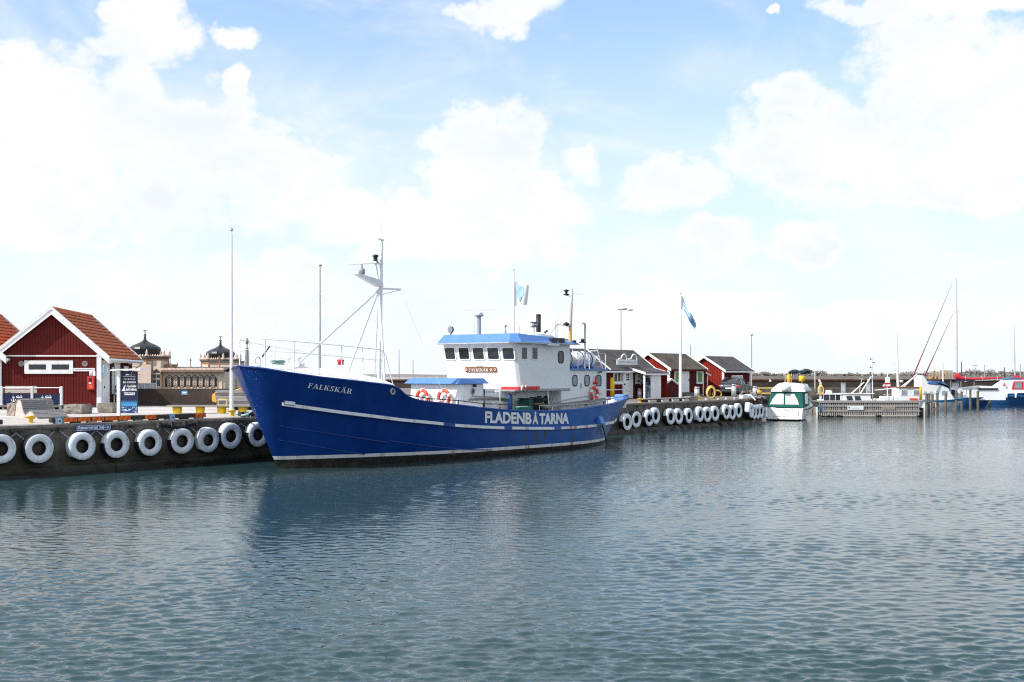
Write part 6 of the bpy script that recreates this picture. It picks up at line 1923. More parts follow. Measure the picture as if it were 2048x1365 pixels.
    mb = MB(); mb.prism([(y0 - .7, Z(743.5)), (y0 + 2.6, Z(736)), (y0 + 5.7, Z(743.5)), (y0 + 5.7, Z(741.5)), (y0 + 2.6, Z(734)), (y0 - .7, Z(741.5))], X(331), X(455), 'x'); mb.build('wing_roof', 'bath_roof', t, fix=True)
    MB().box(X(331), X(455), y0 - .72, y0 - .62, Z(744), Z(742)).build('wing_fascia', 'bath_wood_dark', t)
    mb = MB()
    for i in range(48):
        x = X(332) + (X(453) - X(332)) * i / 47; mb.lathe([(.10, 0), (.11, .12), (.02, .32)], 5, (x, y0 + 2.6 if False else y0 - .6, Z(741.5)))
    ob = mb.build('cresting', 'bath_wood_pale', t); ob['kind'] = 'stuff'
    for px in (344, 356.5, 369.5, 382, 394.5, 406.5, 418.5, 430): lancet(X(px), y0, Z(772), Z(744.5) - .3, .36)
    for px in (337.5, 350.5, 363, 376, 388, 400.5, 412.5, 424.5, 437, 447):
        MB().box(X(px) - .10, X(px) + .10, y0 - .10, y0 - .003, zlo, Z(745)).build('pilaster', 'bath_wood_pale', t)
    for px, ptop in ((337, 712), (351, 727), (378, 718), (436, 713)):
        MB().lathe([(.16, 0), (.16, .5), (.08, .6), (.14, .8), (.05, .95), (.05, 1.5), (.12, 1.6), (.02, 1.9)], 8, (X(px), y0 + 1.5, Z(ptop) - 1.8)).build('pinnacle', 'bath_wood_dark', t)
        MB().tube([(X(px), y0 + 1.5, Z(742)), (X(px), y0 + 1.5, Z(ptop) - 1.7)], .14, 6).build('pinnacle_post', 'bath_wood_dark', t)
    MB().box(X(332), X(345), y0 + .5, y0 + 2.5, Z(745), Z(729)).build('parapet', 'bath_wood_dark', t)
    MB().box(X(402), X(455), y0 + 5.5, y0 + 9, zlo, Z(724)).build('back_wing', 'bath_wood', t); MB().box(X(398), X(458), y0 + 5.3, y0 + 9.2, Z(724) + .002, Z(721.5)).build('back_wing_roof', 'bath_roof', t)
    tower(441, 34, 723, 11.5, 28.5, 708, 687, 'tower', k=1.0 + 12 / 130 * 0)
    for k in range(16): MB().tube([(X(262 + 13 * k), y0 + .4 + 4 * (k % 2), -3.2), (X(262 + 13 * k), y0 + .4 + 4 * (k % 2), -.59)], .16, 6).build('pile', 'pile_wood', t)
    MB().box(X(258), X(456), y0 - .3, y0 + 9, -.75, -.605).build('platform', 'wood_grey_dark', t)
    # white balustrade on the sea wall's far side
    Y2 = 65.4; t2 = thing('railing', Vector((at(277, 0, Y2).x, Y2, QZ)), 'pale railing with patterned panels above the sea wall by the bath house', 'railing')
    s2 = Y2 / FOC; zz = lambda py: EYE - (py - HY) * s2 - QZ
    MB().bar((-.2, 0, zz(767.5)), (36 * s2, 0, zz(767.5)), .05, .05).build('top_rail', 'white_wood', t2)
    for k in range(4): MB().box(k * 12 * s2 - .02, k * 12 * s2 + .02, -.02, .02, 0, zz(767.5)).build('post', 'white_wood', t2)
    for k in range(3): MB().box(k * 12 * s2 + .03, k * 12 * s2 + 11.3 * s2, -.006, .006, zz(779), zz(768.6)).build('panel', 'poster', t2)


build_bath()


# ------------------------------------------------------------------ the three felt-roofed huts on the right
FD = (QD.x, QD.y)


def felt_hut(f, W, D, ez, rz, label, paint='falu_red', gable='falu_red_sunlit', roof='roof_felt', bw=.2, over=.28):
    """eave towards the water, gable to the west; ridge along the front"""
    t = thing('red_hut', f.pt(0, 0, QZ), label, 'hut', f.rot, 'red harbour huts with dark felt roofs')
    MB().prism([(0, 0), (D, 0), (D, ez), (D / 2, rz), (0, ez)], .03, W - .03, 'x').build('wall', paint, t)
    mb = MB(); n = int(W / bw)
    for i in range(n): mb.box(i * W / n + .008, (i + 1) * W / n - .008, -.022, .02, 0.02, ez - .02)
    for i in range(n): mb.box(i * W / n - .02 + .02, i * W / n + .04, -.04, -.0225, .02, ez - .02)
    ob = mb.build('front_boards', paint, t); ob['kind'] = 'stuff'
    mb = MB(); n = int(D / bw)
    for i in range(n):
        y = (i + .5) * D / n; z = ez + (rz - ez) * (1 - abs(y - D / 2) / (D / 2)) - .03 - (rz - ez) / n
        mb.box(-.02, .025, i * D / n + .008, (i + 1) * D / n - .008, .02, z); mb.box(-.045, -.0205, i * D / n - .025 + .03, i * D / n + .055, .02, z)
    ob = mb.build('gable_boards', gable, t); ob['kind'] = 'stuff'
    sl = (rz - ez) / (D / 2)
    y0 = -.32; z0 = ez - .32 * sl
    for a, b in (((y0, z0 + .06), (D / 2, rz + .06)), ((D / 2, rz + .06), (D + .32, z0 + .06))):
        mb = MB(); mb.prism([a, b, (b[0], b[1] + .09), (a[0], a[1] + .09)], -over + .02, W + over - .02, 'x'); mb.build('roof', roof, t, fix=True)
    for x in (-over, W + over - .04):
        for a, b in (((y0 - .03, z0 - .02), (D / 2, rz - .02)), ((D / 2, rz - .02), (D + .35, z0 - .02))):
            mb = MB(); mb.prism([a, b, (b[0], b[1] + .21), (a[0], a[1] + .21)], x - .03, x + .03, 'x'); mb.build('bargeboard', 'white_wood', t, fix=True)
    MB().box(-over + .03, W + over - .03, y0 - .02, y0 + .0, z0 - .02, z0 + .10).build('fascia', 'white_wood' if roof == 'roof_felt' else 'falu_red', t)
    for x in (0, W):
        MB().box(x - .05, x + .05, -.06, .0, 0, ez - .05).build('corner_board', 'white_wood', t)
    MB().box(-.06, -.0, -.06, .12, 0, ez).build('corner_board', 'white_wood', t)
    return t


def wall_window(t, f, px0, px1, py0, py1, glass='glass_pale', cols=1, rows=1, fr=.07, y=-.05, mt='white_wood'):
    x0, z1 = f.hit(px0, py0); x1, z0 = f.hit(px1, py1); xm = f.hit((px0 + px1) / 2, py0)[0]; z1 = f.hit((px0 + px1) / 2, py0)[1]; z0 = f.hit((px0 + px1) / 2, py1)[1]
    mb = MB(); mb.box(x0, x1, y - .03, y + .02, z1 - fr, z1); mb.box(x0, x1, y - .04, y + .02, z0, z0 + fr); mb.box(x0, x0 + fr, y - .03, y + .02, z0 + fr, z1 - fr); mb.box(x1 - fr, x1, y - .03, y + .02, z0 + fr, z1 - fr)
    for k in range(1, cols): x = x0 + (x1 - x0) * k / cols; mb.box(x - fr * .4, x + fr * .4, y - .025, y + .02, z0 + fr, z1 - fr)
    for k in range(1, rows): z = z0 + (z1 - z0) * k / rows; mb.box(x0 + fr, x1 - fr, y - .024, y + .019, z - .02, z + .02)
    w = mb.build('window', mt, t)
    MB().box(x0 + fr, x1 - fr, y + .0, y + .012, z0 + fr, z1 - fr).build('pane', glass, w)
    return w


fB = Face((12.2, 85.4), FD); fC = Face((17.5, 91.0), FD)
_oA = Vector((10.6, 83.0, 0)) - Vector((QD.x, QD.y, 0)) * 8.3
fA = Face((_oA.x, _oA.y), FD)


def build_right_huts():
    # hut with the white roof board
    ez = fA.hit(1260, 739)[1]; rz = 3.6 - 1.775 + 42 / FOC * 84.2 + .05
    t = felt_hut(fA, 8.3, 3.72, ez, rz, 'felt roofed hut with white door and white scrolled board on its roof')
    wall_window(t, fA, 1225.5, 1241, 741, 768, 'glass_dark', 2, 1, .10)
    x0, z1 = fA.hit(1225.5, 764); x1, z0 = fA.hit(1244.5, 769); MB().box(x0, x1, -.075, -.045, z0, z1 + .02).build('window_apron', 'white_wood', t)
    x0, _ = fA.hit(1245, 780); x1, _ = fA.hit(1262, 780); z1 = fA.hit(1254, 740)[1]
    mb = MB(); mb.box(x0, x1, -.10, -.03, .05, z1); mb.box(x0 - .08, x0 - .002, -.13, -.03, .02, z1 + .06); mb.box(x1 + .002, x1 + .08, -.13, -.03, .02, z1 + .06); d = mb.build('door', 'white_wood', t)
    za, zb = fA.hit(1253, 748)[1], fA.hit(1253, 762)[1]; xa, xb = fA.hit(1250, 755)[0], fA.hit(1256, 755)[0]
    mb = MB()
    for i in range(2):
        for j in range(3):
            w = (xb - xa) / 2; h = (za - zb) / 3; mb.box(xa + i * w + .02, xa + (i + 1) * w - .02, -.108, -.101, zb + j * h + .03, zb + (j + 1) * h - .03)
    mb.build('door_panes', 'glass_dark', d); MB().box(x0 + .06, x0 + .12, -.16, -.101, 1.0, 1.12).build('handle', 'black_paint', d)
    MB().box(x1 + .1, x1 + .16, -.045, -.03, 0, z1).build('trim_board', 'white_wood', t)
    x0, z1 = fA.hit(1269.5, 748); x1, z0 = fA.hit(1284, 768.5)
    mb = MB(); mb.box(x0, x1, -.11, -.045, z0, z1, 0)
    w, h = x1 - x0, z1 - z0
    mb.box(x0 + w * .25, x0 + w * .42, -.114, -.111, z0 + h * .62, z0 + h * .9, 1); mb.box(x0 + w * .2, x0 + w * .5, -.114, -.111, z0 + h * .22, z0 + h * .36, 2); mb.box(x0 + w * .6, x0 + w * .8, -.114, -.111, z0 + h * .45, z0 + h * .85, 3)
    mb.build('notice_board', ['white_wood', 'timber_yellow', 'green_canvas', 'letter_grey'], t)
    mb = MB(); mb.tube([(-.05, -.36, ez - .1), (-.05, -.3, ez - .3), (-.15, -.06, ez - .65), (-.15, -.06, .1)], .045, 6); mb.build('downpipe', 'white_paint', t)
    xb_ = fA.hit(1213.5, 730)[0]; mb = MB(); mb.prism([(-.35, ez - .23 + .16), (1.86, rz + .16), (1.86, rz + .22), (-.35, ez - .23 + .22)], xb_ - .06, xb_ + .06, 'x'); mb.build('roof_batten', 'white_wood', t, fix=True)
    # porch: lean-to roof, post, dark opening, open white door
    xs = lambda px: fA.hit(px, 770)[0]
    xp = fA.hit(1286.6, 780, -1.1)[0]
    xe = fA.hit(1330, 780, -1.1)[0]
    zr = fA.hit(1290, 741.5)[1]
    mb = MB(); mb.prism([(.0, zr + .12), (-1.35, zr - .24), (-1.35, zr - .15), (0, zr + .21)], xp - .15, xe + .15, 'x'); mb.build('porch_roof', 'roof_felt', t, fix=True)
    for x in (xp - .18, xe + .18):
        mb = MB(); mb.prism([(.02, zr + .08), (-1.42, zr - .31), (-1.42, zr - .14), (.02, zr + .25)], x - .025, x + .025, 'x'); mb.build('bargeboard', 'white_wood', t, fix=True)
    MB().box(xp - .15, xe + .15, -1.40, -1.36, zr - .34, zr - .22).build('porch_fascia', 'white_wood', t)
    MB().box(xp - .05, xp + .06, -1.25, -1.14, 0, zr - .26).build('porch_post', 'white_wood', t)
    MB().box(xs(1288), xs(1306), -.075, -.046, .05, zr - .02).build('porch_back', 'white_wood', t)
    MB().box(xe + .10, xe + .16, -1.2, -.03, 0, zr - .05).build('porch_side', 'falu_red_sunlit', t)
    # open door leaf turned towards the water
    x0 = fA.hit(1301, 780, -1.15)[0]; x1 = fA.hit(1321.5, 780, -1.15)[0]; z1 = fA.hit(1310, 749.5, -1.15)[1]
    MB().box(x0, x1, -1.18, -1.13, .04, z1).build('door', 'white_wood', t, bev=.01)
    # scrolled board on the roof
    sl = (rz - ez) / 1.86
    a, b = fA.hit(1232.5, 725, .1)[0], fA.hit(1273, 725, .1)[0]; z0 = fA.hit(1250, 730, .1)[1]; z1 = fA.hit(1250, 719.5, .1)[1]
    mb = MB(); mb.box(a, b, .02, .08, z0, z1, 0); mb.box(a + .25, b - .6, .014, .019, z0 + (z1 - z0) * .42, z0 + (z1 - z0) * .60, 1); mb.box(b - .42, b - .28, .014, .019, z0 + (z1 - z0) * .3, z0 + (z1 - z0) * .72, 1)
    mb.build('roof_board', ['white_wood', 'letter_grey'], t)
    for c0, c1 in ((1241, 1253), (1261, 1273)):
        q0, q1 = fA.hit(c0, 720, .1)[0], fA.hit(c1, 720, .1)[0]; h = (q1 - q0) * .42
        pts = [(q0 - .3, .06, z1 + .03), (q0, .06, z1 + .05)] + [(q0 + (q1 - q0) * k / 10, .06, z1 + .05 + h * math.sin(math.pi * k / 10) ** .8) for k in range(1, 10)] + [(q1, .06, z1 + .02)]
        MB().tube(pts, .055, 6).build('scroll', 'white_wood', t)
    for x in (a + .3, b - .4): MB().bar((x, .09, z0 + .3), (x, .9, z0 + .28), .05, .05).build('bracket', 'iron_dark', t)
    # middle hut
    ez = fB.hit(1380, 738)[1] + .02; rz = EYE - QZ + 38 / FOC * 86.5
    t = felt_hut(fB, 5.1, 3.5, ez, rz, 'mossy roofed red hut with green posters in both windows', roof='roof_moss')
    wall_window(t, fB, 1347.5, 1359.5, 742.5, 768, 'poster_green', 1, 1, .12); wall_window(t, fB, 1392, 1404.5, 742.5, 768, 'poster_green', 1, 1, .12)
    x0 = fB.hit(1361, 770)[0]; x1 = fB.hit(1377, 770)[0]; z1 = fB.hit(1369, 742)[1]; zb = fB.hit(1369, 785)[1]
    d = MB().box(x0, x1, -.08, -.045, zb, z1).build('door', 'white_wood', t, bev=.01); MB().box(x1 - .16, x1 - .1, -.13, -.081, zb + .9, zb + 1.02).build('handle', 'black_paint', d)
    for k in range(3): MB().box(x0 - .1, x1 + 1.2, -.35 - .28 * k, -.08 - .28 * k, 0, max(.06, zb - .02 - .15 * k)).build('step', 'wood_grey_dark', t)
    # small lean-to on its right end
    xl = 5.1; mb = MB(); mb.prism([(xl + .05, 0), (xl + 1.25, 0), (xl + 1.25, ez - .55), (xl + .05, ez - .2)], .3, 2.2, 'y'); mb.build('annex', 'falu_red', t, fix=True)
    mb = MB(); mb.prism([(xl + .02, ez - .18), (xl + 1.5, ez - .60), (xl + 1.5, ez - .50), (xl + .02, ez - .07)], .1, 2.4, 'y'); mb.build('annex_roof', 'white_wood', t, fix=True)
    for x in (xl + .12, xl + 1.2): MB().box(x - .05, x + .05, .24, .297, 0, ez - .5).build('corner_board', 'white_wood', t)
    MB().box(5.15, 5.3, -.2, -.05, ez - .35, ez - .15).build('wall_lamp', 'black_paint', t)
    # far hut
    ez = fC.hit(1475, 741)[1] + .02; rz = EYE - QZ + 32 / FOC * 92.2
    t = felt_hut(fC, 4.48, 3.4, ez, rz, 'red hut with pale boarded window behind the grey car')
    wall_window(t, fC, 1462, 1484, 751, 775, 'glass_pale', 1, 1, .12)
    x, z = fC.hit(1495, 746); MB().box(x - .1, x + .12, -.12, -.045, z - .05, z + .05).build('wall_lamp', 'white_paint', t)
    # dog-kennel shed between the first two huts
    p = gp(1322, 796.5); t = thing('small_shed', p + Vector((.9, 1.2, 0)), 'tiny red lean shed with white gable trim between two huts', 'shed', QROT)
    MB().prism([(-.75, 0), (.75, 0), (.75, 1.02), (0, 1.32), (-.75, 1.02)], 0, .9, 'y').build('wall', 'falu_red', t)
    for s_ in (-1, 1):
        mb = MB(); mb.prism([(0, 1.34), (s_ * .92, .97), (s_ * .92, 1.10), (0, 1.48)], -.12, 1.0, 'y'); mb.build('roof', 'white_wood', t, fix=True)
    MB().tube([(-.2, -.25, .05), (-.2, -.25, .75), (.45, -.25, .75), (.45, -.25, .05)], .025, 6).build('trolley_frame', 'iron_dark', t); MB().lathe([(.1, -.03), (.14, -.02), (.14, .02), (.1, .03)], 14, (.1, -.28, .16), axis='y').build('trolley_wheel', 'black_rubber', t)


build_right_huts()


# ------------------------------------------------------------------ the person at the porch
def skin_obj(name, verts, edges, radii, mt, parent, root=0, sub=2):
    me = bpy.data.meshes.new(name); me.from_pydata(verts, edges, []); me.materials.append(M[mt])
    o = bpy.data.objects.new(name, me); col.objects.link(o); o.parent = parent
    o.modifiers.new('skin', 'SKIN').use_smooth_shade = True
    for i, r in enumerate(radii):
        sv = me.skin_vertices[0].data[i]; sv.radius = (r, r); sv.use_root = (i == root)
    s = o.modifiers.new('sub', 'SUBSURF'); s.levels = sub; s.render_levels = sub
    return o


def build_person():
    p = fA.pt(fA.hit(1295, 780, -1.05)[0], -1.05, QZ)
    t = thing('person', p, 'person in dark jacket and blue jeans leaning into the hut porch', 'person', 0.35)
    # faces away from the water (+y), leaning forward; x to the right
    V = [(0, 0, .93), (0, .04, 1.10), (0, .13, 1.30), (0, .20, 1.44), (0, .25, 1.54), (0, .30, 1.62), (0, .31, 1.72),
         (.10, 0, .88), (.12, .02, .50), (.13, -.02, .09), (.13, .12, .04), (-.10, 0, .88), (-.13, .06, .50), (-.15, .02, .09), (-.15, .17, .04),
         (.19, .18, 1.42), (.27, .16, 1.14), (.25, .30, .92), (-.19, .20, 1.42), (-.29, .30, 1.18), (-.24, .52, 1.10)]
    E = [(0, 1), (1, 2), (2, 3), (3, 4), (4, 5), (5, 6), (0, 7), (7, 8), (8, 9), (9, 10), (0, 11), (11, 12), (12, 13), (13, 14), (3, 15), (15, 16), (16, 17), (3, 18), (18, 19), (19, 20)]
    Rr = [.135, .13, .15, .13, .06, .085, .085, .095, .065, .045, .04, .095, .065, .045, .04, .07, .048, .035, .07, .048, .035]
    n0 = len(V)
    for w, d in ((17, Vector((-.05, .6, -.8))), (20, Vector((0, .8, -.5)))):
        b = Vector(V[w]); d = d.normalized(); side = Vector((1, 0, 0))
        pm = len(V); V.append(tuple(b + d * .07)); E.append((w, pm)); Rr.append(.03)
        for k, (off, ln) in enumerate(((-.032, .065), (-.011, .078), (.011, .073), (.032, .055))):
            i = len(V); V.append(tuple(b + d * .11 + side * off)); V.append(tuple(b + d * (.11 + ln * .6) + side * off * 1.1 + Vector((0, 0, -.008)))); V.append(tuple(b + d * (.11 + ln) + side * off * 1.1 + Vector((0, .0, -.025))))
            E += [(pm, i), (i, i + 1), (i + 1, i + 2)]; Rr += [.010, .009, .008]
        i = len(V); V.append(tuple(b + d * .05 + side * -.04)); V.append(tuple(b + d * .10 + side * -.055)); E += [(w, i), (i, i + 1)]; Rr += [.011, .009]
    skin_obj('body', V, E, Rr, 'skin', t)
    V = [(0, 0, .90), (0, .04, 1.08), (0, .13, 1.30), (0, .20, 1.43), (0, .23, 1.49), (.20, .18, 1.42), (.28, .16, 1.14), (.255, .28, .95), (-.20, .20, 1.42), (-.30, .30, 1.18), (-.25, .49, 1.11)]
    E = [(0, 1), (1, 2), (2, 3), (3, 4), (3, 5), (5, 6), (6, 7), (3, 8), (8, 9), (9, 10)]
    skin_obj('jacket', V, E, [.185, .18, .195, .165, .10, .10, .078, .06, .10, .078, .06], 'jacket', t)
    V = [(0, 0, .93), (.10, 0, .86), (.12, .02, .50), (.13, -.02, .10), (-.10, 0, .86), (-.13, .06, .50), (-.15, .02, .10)]
    skin_obj('jeans', V, [(0, 1), (1, 2), (2, 3), (0, 4), (4, 5), (5, 6)], [.155, .125, .092, .075, .125, .092, .075], 'jeans', t)
    for x, y in ((.13, .05), (-.15, .09)):
        skin_obj('shoe', [(x, y - .09, .05), (x, y + .04, .05), (x, y + .16, .04)], [(0, 1), (1, 2)], [.052, .052, .04], 'shoe', t)
    mb = MB(); mb.lathe([(.01, .13), (.07, .115), (.105, .06), (.112, 0), (.10, -.07), (.07, -.12)], 16, (0, .29, 1.68)); mb.build('hair', 'hair_dark', t)
    mb = MB()
    for s_ in (-1, 1): mb.lathe([(.005, -.02), (.03, -.01), (.03, .01), (.005, .02)], 8, (s_ * .092, .32, 1.665), axis='y')
    mb.build('ears', 'skin', t)
    mb = MB(); mb.lathe([(.022, -.03), (.012, .03)], 6, (0, .405, 1.655)); mb.build('nose', 'skin', t)


build_person()


# ------------------------------------------------------------------ things on the right hand quay
def build_right_quay():
    for px, py, top, lab in ((1279, 797.5, 777, 'silver steel bollard post in front of the notice board, beside the porch'), (1393.5, 797, 774, 'silver steel bollard post in front of the mossy roofed hut'),
                            (1467.5, 794, 769, 'silver steel bollard post behind the grey car, hiding its number plate'), (1510, 793, 773, 'silver steel bollard post by the yellow railing, past the grey car')):
        p = gp(px, py); s = p.y / FOC
        t = thing('service_bollard', p, lab, 'bollard', group='steel bollard posts on the quay'); h = (py - top) * s
        MB().lathe([(.19, 0), (.19, h - .12)], 20).build('post', 'alu', t); MB().lathe([(.205, h - .12), (.205, h - .03), (.15, h), (.01, h + .01)], 20).build('cap', 'steel', t)
    # yellow drum behind the stern
    p = gp(1221, 800); s = p.y / FOC
    t = thing('yellow_column', Vector((at(1221.5, 0, 79).x, 79, QZ)), 'thick yellow steel column rising behind the ship\'s stern', 'column'); h = EYE - (755.5 - HY) * 79 / FOC - QZ
    MB().lathe([(.27, 0), (.27, h - .02), (.25, h)], 26).build('column', 'yellow_bright', t); MB().lathe([(.30, 0), (.30, .05)], 26, (0, 0, h * .52)).build('band', 'yellow_bright', t)
    # kerb beam, blocks
    ft = Face((Q0.x - QN.x * .45, Q0.y - QN.y * .45), FD)
    a = ft.hit(1286, 797)[0]; b = ft.hit(1384, 797)[0]
    t = thing('kerb_beam', ft.pt(a, 0, QZ + .03), 'long dark kerb beam with pale top edge before the porch hut', 'beam', ft.rot, 'timber kerb beams along the quay edge')
    MB().box(0, b - a, 0, .25, .19, .245).build('top_board', 'wood_pale', t); MB().box(.05, b - a - .05, .06, .2, .0, .189).build('beam', 'timber_dark', t)
    blk = [(1295, 1309), (1321, 1334), (1342, 1354.5), (1363, 1374.5), (1409, 1418), (1433, 1442), (1449, 1457.5), (1466, 1469), (1484, 1494)]
    names = ['next to the cleat at the ship\'s stern', 'under the porch door leaf', 'under the gap between porch and flagpole', 'at the foot of the flagpole', 'after the cleat, below the mossy hut corner', 'in front of the hose heap', 'at the rear of the grey car',
             'the tiny one below the grey car bollard', 'last before the quay corner']
    for i, (x0, x1) in enumerate(blk):
        u0 = ft.hit(x0, 802)[0]; u1 = ft.hit(x1, 802)[0]
        t = MB().box(0, u1 - u0, -.16, -.02, 0, .14).build('edge_block', 'wood_pale', loc=ft.pt(u0, 0, QZ + .03), rotz=ft.rot, bev=.01)
        tag(t, 'pale low timber block on the quay coping ' + names[i], 'block', 'pale timber blocks on the quay coping')
    u0 = ft.hit(1384, 799)[0]; t = MB().box(0, 1.0, 0, .5, 0, .30).build('kerb_block', 'coping', loc=ft.pt(u0 - .2, 0, QZ + .03), rotz=ft.rot, bev=.02); tag(t, 'squat concrete block at the end of the long kerb beam', 'block')
    # yellow frames (cleats) on the right edge
    for px, py, lab in ((1280, 806.5, 'yellow mooring cleat by the stern of the blue ship'), (1397.5, 801.5, 'yellow mooring cleat on the coping before the mossy hut')):
        cleat(px, py, lab, .62)
    # hose heap
    p = gp(1424, 797.5); t = thing('hose_heap', p, 'coiled heap of yellow hose in front of the red annex', 'hose', 0.15)
    for k in range(9):
        r = .30 + .02 * (k % 4); cz = r + .02; ph = k * .35
        pts = [((-.10 if k < 6 else .40) + .012 * k + r * math.cos(q) * (.9 + .1 * math.sin(ph)), -.12 + .05 * k + .05 * math.sin(q * 2 + ph), (cz if k < 6 else .30) + r * math.sin(q) * ((1.28 if k < 6 else .85)) + (.10 if k < 6 else 0)) for q in np.linspace(0, 2 * math.pi, 22)[:-1]]
        mb = MB(); mb.tube(pts, .032, 6, closed=True); mb.build('hose_coil', 'hose_yellow', t)
    MB().tube([(-.1, .15, 0), (-.1, .15, .95)], .05, 8).build('stake', 'wood_grey', t)
    make_car('parked_car', gp(1450, 793) + Vector((2.2, 4.0, 0)), R(90 - 26) + math.pi, 'car_grey', 'dark grey car parked in front of the last red hut')
    # flagpole with flag
    p = gp(1361, 797); t = thing('flagpole', p, 'white flagpole flying a blue and white flag before the mossy hut', 'flagpole')
    h = EYE - (588 - HY) * p.y / FOC - QZ; s = p.y / FOC
    MB().tube([(0, 0, 0), (0, 0, h * .5), (0, 0, h)], [.13, .10, .04], 14).build('pole', 'white_paint', t); MB().lathe([(.02, h), (.07, h + .05), (.02, h + .12)], 10).build('ball', 'steel', t)
    rows = []
    for i in range(15):
        f_ = i / 14; row = []
        for j in range(13):
            g_ = j / 12
            x = (2.0 + 27 * f_ ** 1.0) * s; drop = 52 * f_ ** 1.15 * s
            wdt = (27 - 8 * f_) * s
            y = .22 * math.sin(f_ * 7 + g_ * 2.2) * (f_ + .15); row.append((x - .10 * math.sin(g_ * 5 + f_ * 3) * f_ + g_ * f_ * .1, y, h - .15 - drop - g_ * wdt + .08 * math.sin(f_ * 9)))
        rows.append(row)
    mb = MB(); mb.sheet(rows, mifn=lambda i, k: 0 if (i < 2) else (1 if (k // 2) % 2 else 0) if i < 9 else (1 if k % 6 < 5 else 0)); mb.build('flag', ['plastic_pale', 'sign_lightblue'], t)
    # flagpole behind the ship with club flag
    Y = 62; p = at(1028, 0, Y); p.z = QZ; s = Y / FOC
    t = thing('flagpole', p, 'white flagpole with a pale emblem flag standing behind the wheelhouse', 'flagpole'); h = EYE - (542 - HY) * s - QZ
    MB().tube([(0, 0, 0), (0, 0, h * .5), (0, 0, h)], [.085, .06, .03], 12).build('pole', 'white_paint', t); MB().lathe([(.02, h), (.06, h + .04), (.02, h + .1)], 10).build('ball', 'steel', t)
    rows = []
    for i in range(13):
        f_ = i / 12; row = []
        for j in range(11):
            g_ = j / 10; row.append(((1 + 29 * f_ - 4 * g_ * f_) * s, .12 * math.sin(f_ * 6 + g_) * (f_ + .1), h - (22 + 8 * f_ + 48 * g_ - 10 * g_ * f_) * s))
        rows.append(row)
    mb = MB(); mb.sheet(rows); fl = mb.build('flag', 'sail_cloth', t)

    def onflag(fx, gy, d):
        i = min(11.99, fx * 12); j = min(9.99, gy * 10); a = Vector(rows[int(i)][int(j)]); b = Vector(rows[int(i) + 1][int(j)]); c = Vector(rows[int(i)][int(j) + 1])
        return a + (b - a) * (i % 1) + (c - a) * (j % 1) + Vector((0, d, 0))
    mb = MB()
    for d in (-.03, .03):
        for poly, mi in (([(.10, .10), (.62, .12), (.66, .45), (.42, .88), (.16, .5)], 0), ([(.12, .14), (.26, .14), (.34, .45), (.26, .6), (.14, .42)], 1), ([(.32, .62), (.56, .60), (.42, .84)], 2)):
            mb.add([onflag(x, y, d * (1 + .3 * mi)) for x, y in poly], [tuple(range(len(poly)))], mi)
    mb.build('emblem', ['wash_pale', 'letter_white', 'rope_green'], fl)
    # rusty steel edge on the second quay face, with its clutter
    f2 = Face((C1.x, C1.y), (D2.x, D2.y))
    t = thing('steel_pontoon', f2.pt(.2, .1, QZ - 1.0), 'rust brown steel edge section behind the corner tyres', 'pontoon', f2.rot)
    MB().box(0, 2.95, -.12, -.004, 0, .95).build('side_plate', 'rust', t); MB().box(0, 2.95, -.16, 1.2, .952, 1.02).build('top_plate', 'rust', t)
    for k in range(4): MB().box(.3 + k * .75, .38 + k * .75, -.2, -.121, 0, .95).build('rib', 'rust', t)
    p = f2.pt(.9, .35, QZ + .03)
    t = MB().lathe([(.02, 0), (.26, .03), (.28, .18), (.2, .3), (.05, .34)], 9, smooth=False).build('sack', 'plastic_pale', loc=p); tag(t, 'pale blue white plastic bundle dumped at the quay corner', 'bundle')
    p = f2.pt(.1, .3, QZ + .05); mb = MB(); mb.box(-.35, .2, -.2, .2, 0, .28); t = mb.build('fish_box', 'vinyl', loc=p, rotz=.6, bev=.03); tag(t, 'pale pinkish fish box next to the plastic bundle at the quay corner', 'box')
    p = f2.pt(1.2, .1, QZ + .22); t = MB().bar((-.15, -.1, .15), (.2, -.3, -.3), .12, .07).build('board_offcut', 'white_wood', loc=p); tag(t, 'white board end sticking out beside the plastic bundle', 'board')
    p = f2.pt(2.1, .5, QZ + .12); g = np.random.default_rng(9); mb = MB()
    for k in range(26):
        q = g.uniform(-1, 1, 3) * np.array([.8, .4, .10]); d = g.normal(size=3) * np.array([1, .6, .25]); d /= np.linalg.norm(d); mb.tube([q, q + d * .35, q + d * .7 + np.array([0, 0, -.1])], .04, 5)
    t = mb.build('net_heap', 'wood_grey', loc=p); tag(t, 'tangled heap of old net and rope on the rusty steel edge', 'net')
    # yellow railing beyond the car park
    p = Vector((at(1516, 0, 100).x, 100, QZ)); t = thing('railing', p, 'yellow two bar railing in front of the breakwater wall', 'railing')
    s = 100 / FOC
    for py in (776.5, 787.0): MB().box(0, 4.0, -.05, .05, EYE - (py - HY) * s - QZ - .05, EYE - (py - HY) * s - QZ + .06).build('bar', 'hose_yellow', t)
    for k in range(3): MB().box(.2 + k * 1.7, .3 + k * 1.7, .052, .14, 0, EYE - (775 - HY) * s - QZ).build('post', 'timber_dark', t)
    p = gp(1517, 791); t = thing('buoy', p, 'small yellow buoy lying by the last steel bollard', 'buoy'); MB().lathe([(.02, 0), (.24, .08), (.30, .25), (.24, .40), (.02, .46)], 14).build('float_body', 'yellow_paint', t); MB().tube([(0, 0, .44), (.1, -.1, .6)], .02, 5).build('rope', 'rope_green', t)
    p = gp(1516.5, 790); p.y += 6; t = thing('marker_post', p, 'short white marker post by the yellow railing', 'post'); MB().box(-.06, .06, -.06, .06, 0, 1.15).build('post', 'white_wood', t)


build_right_quay()

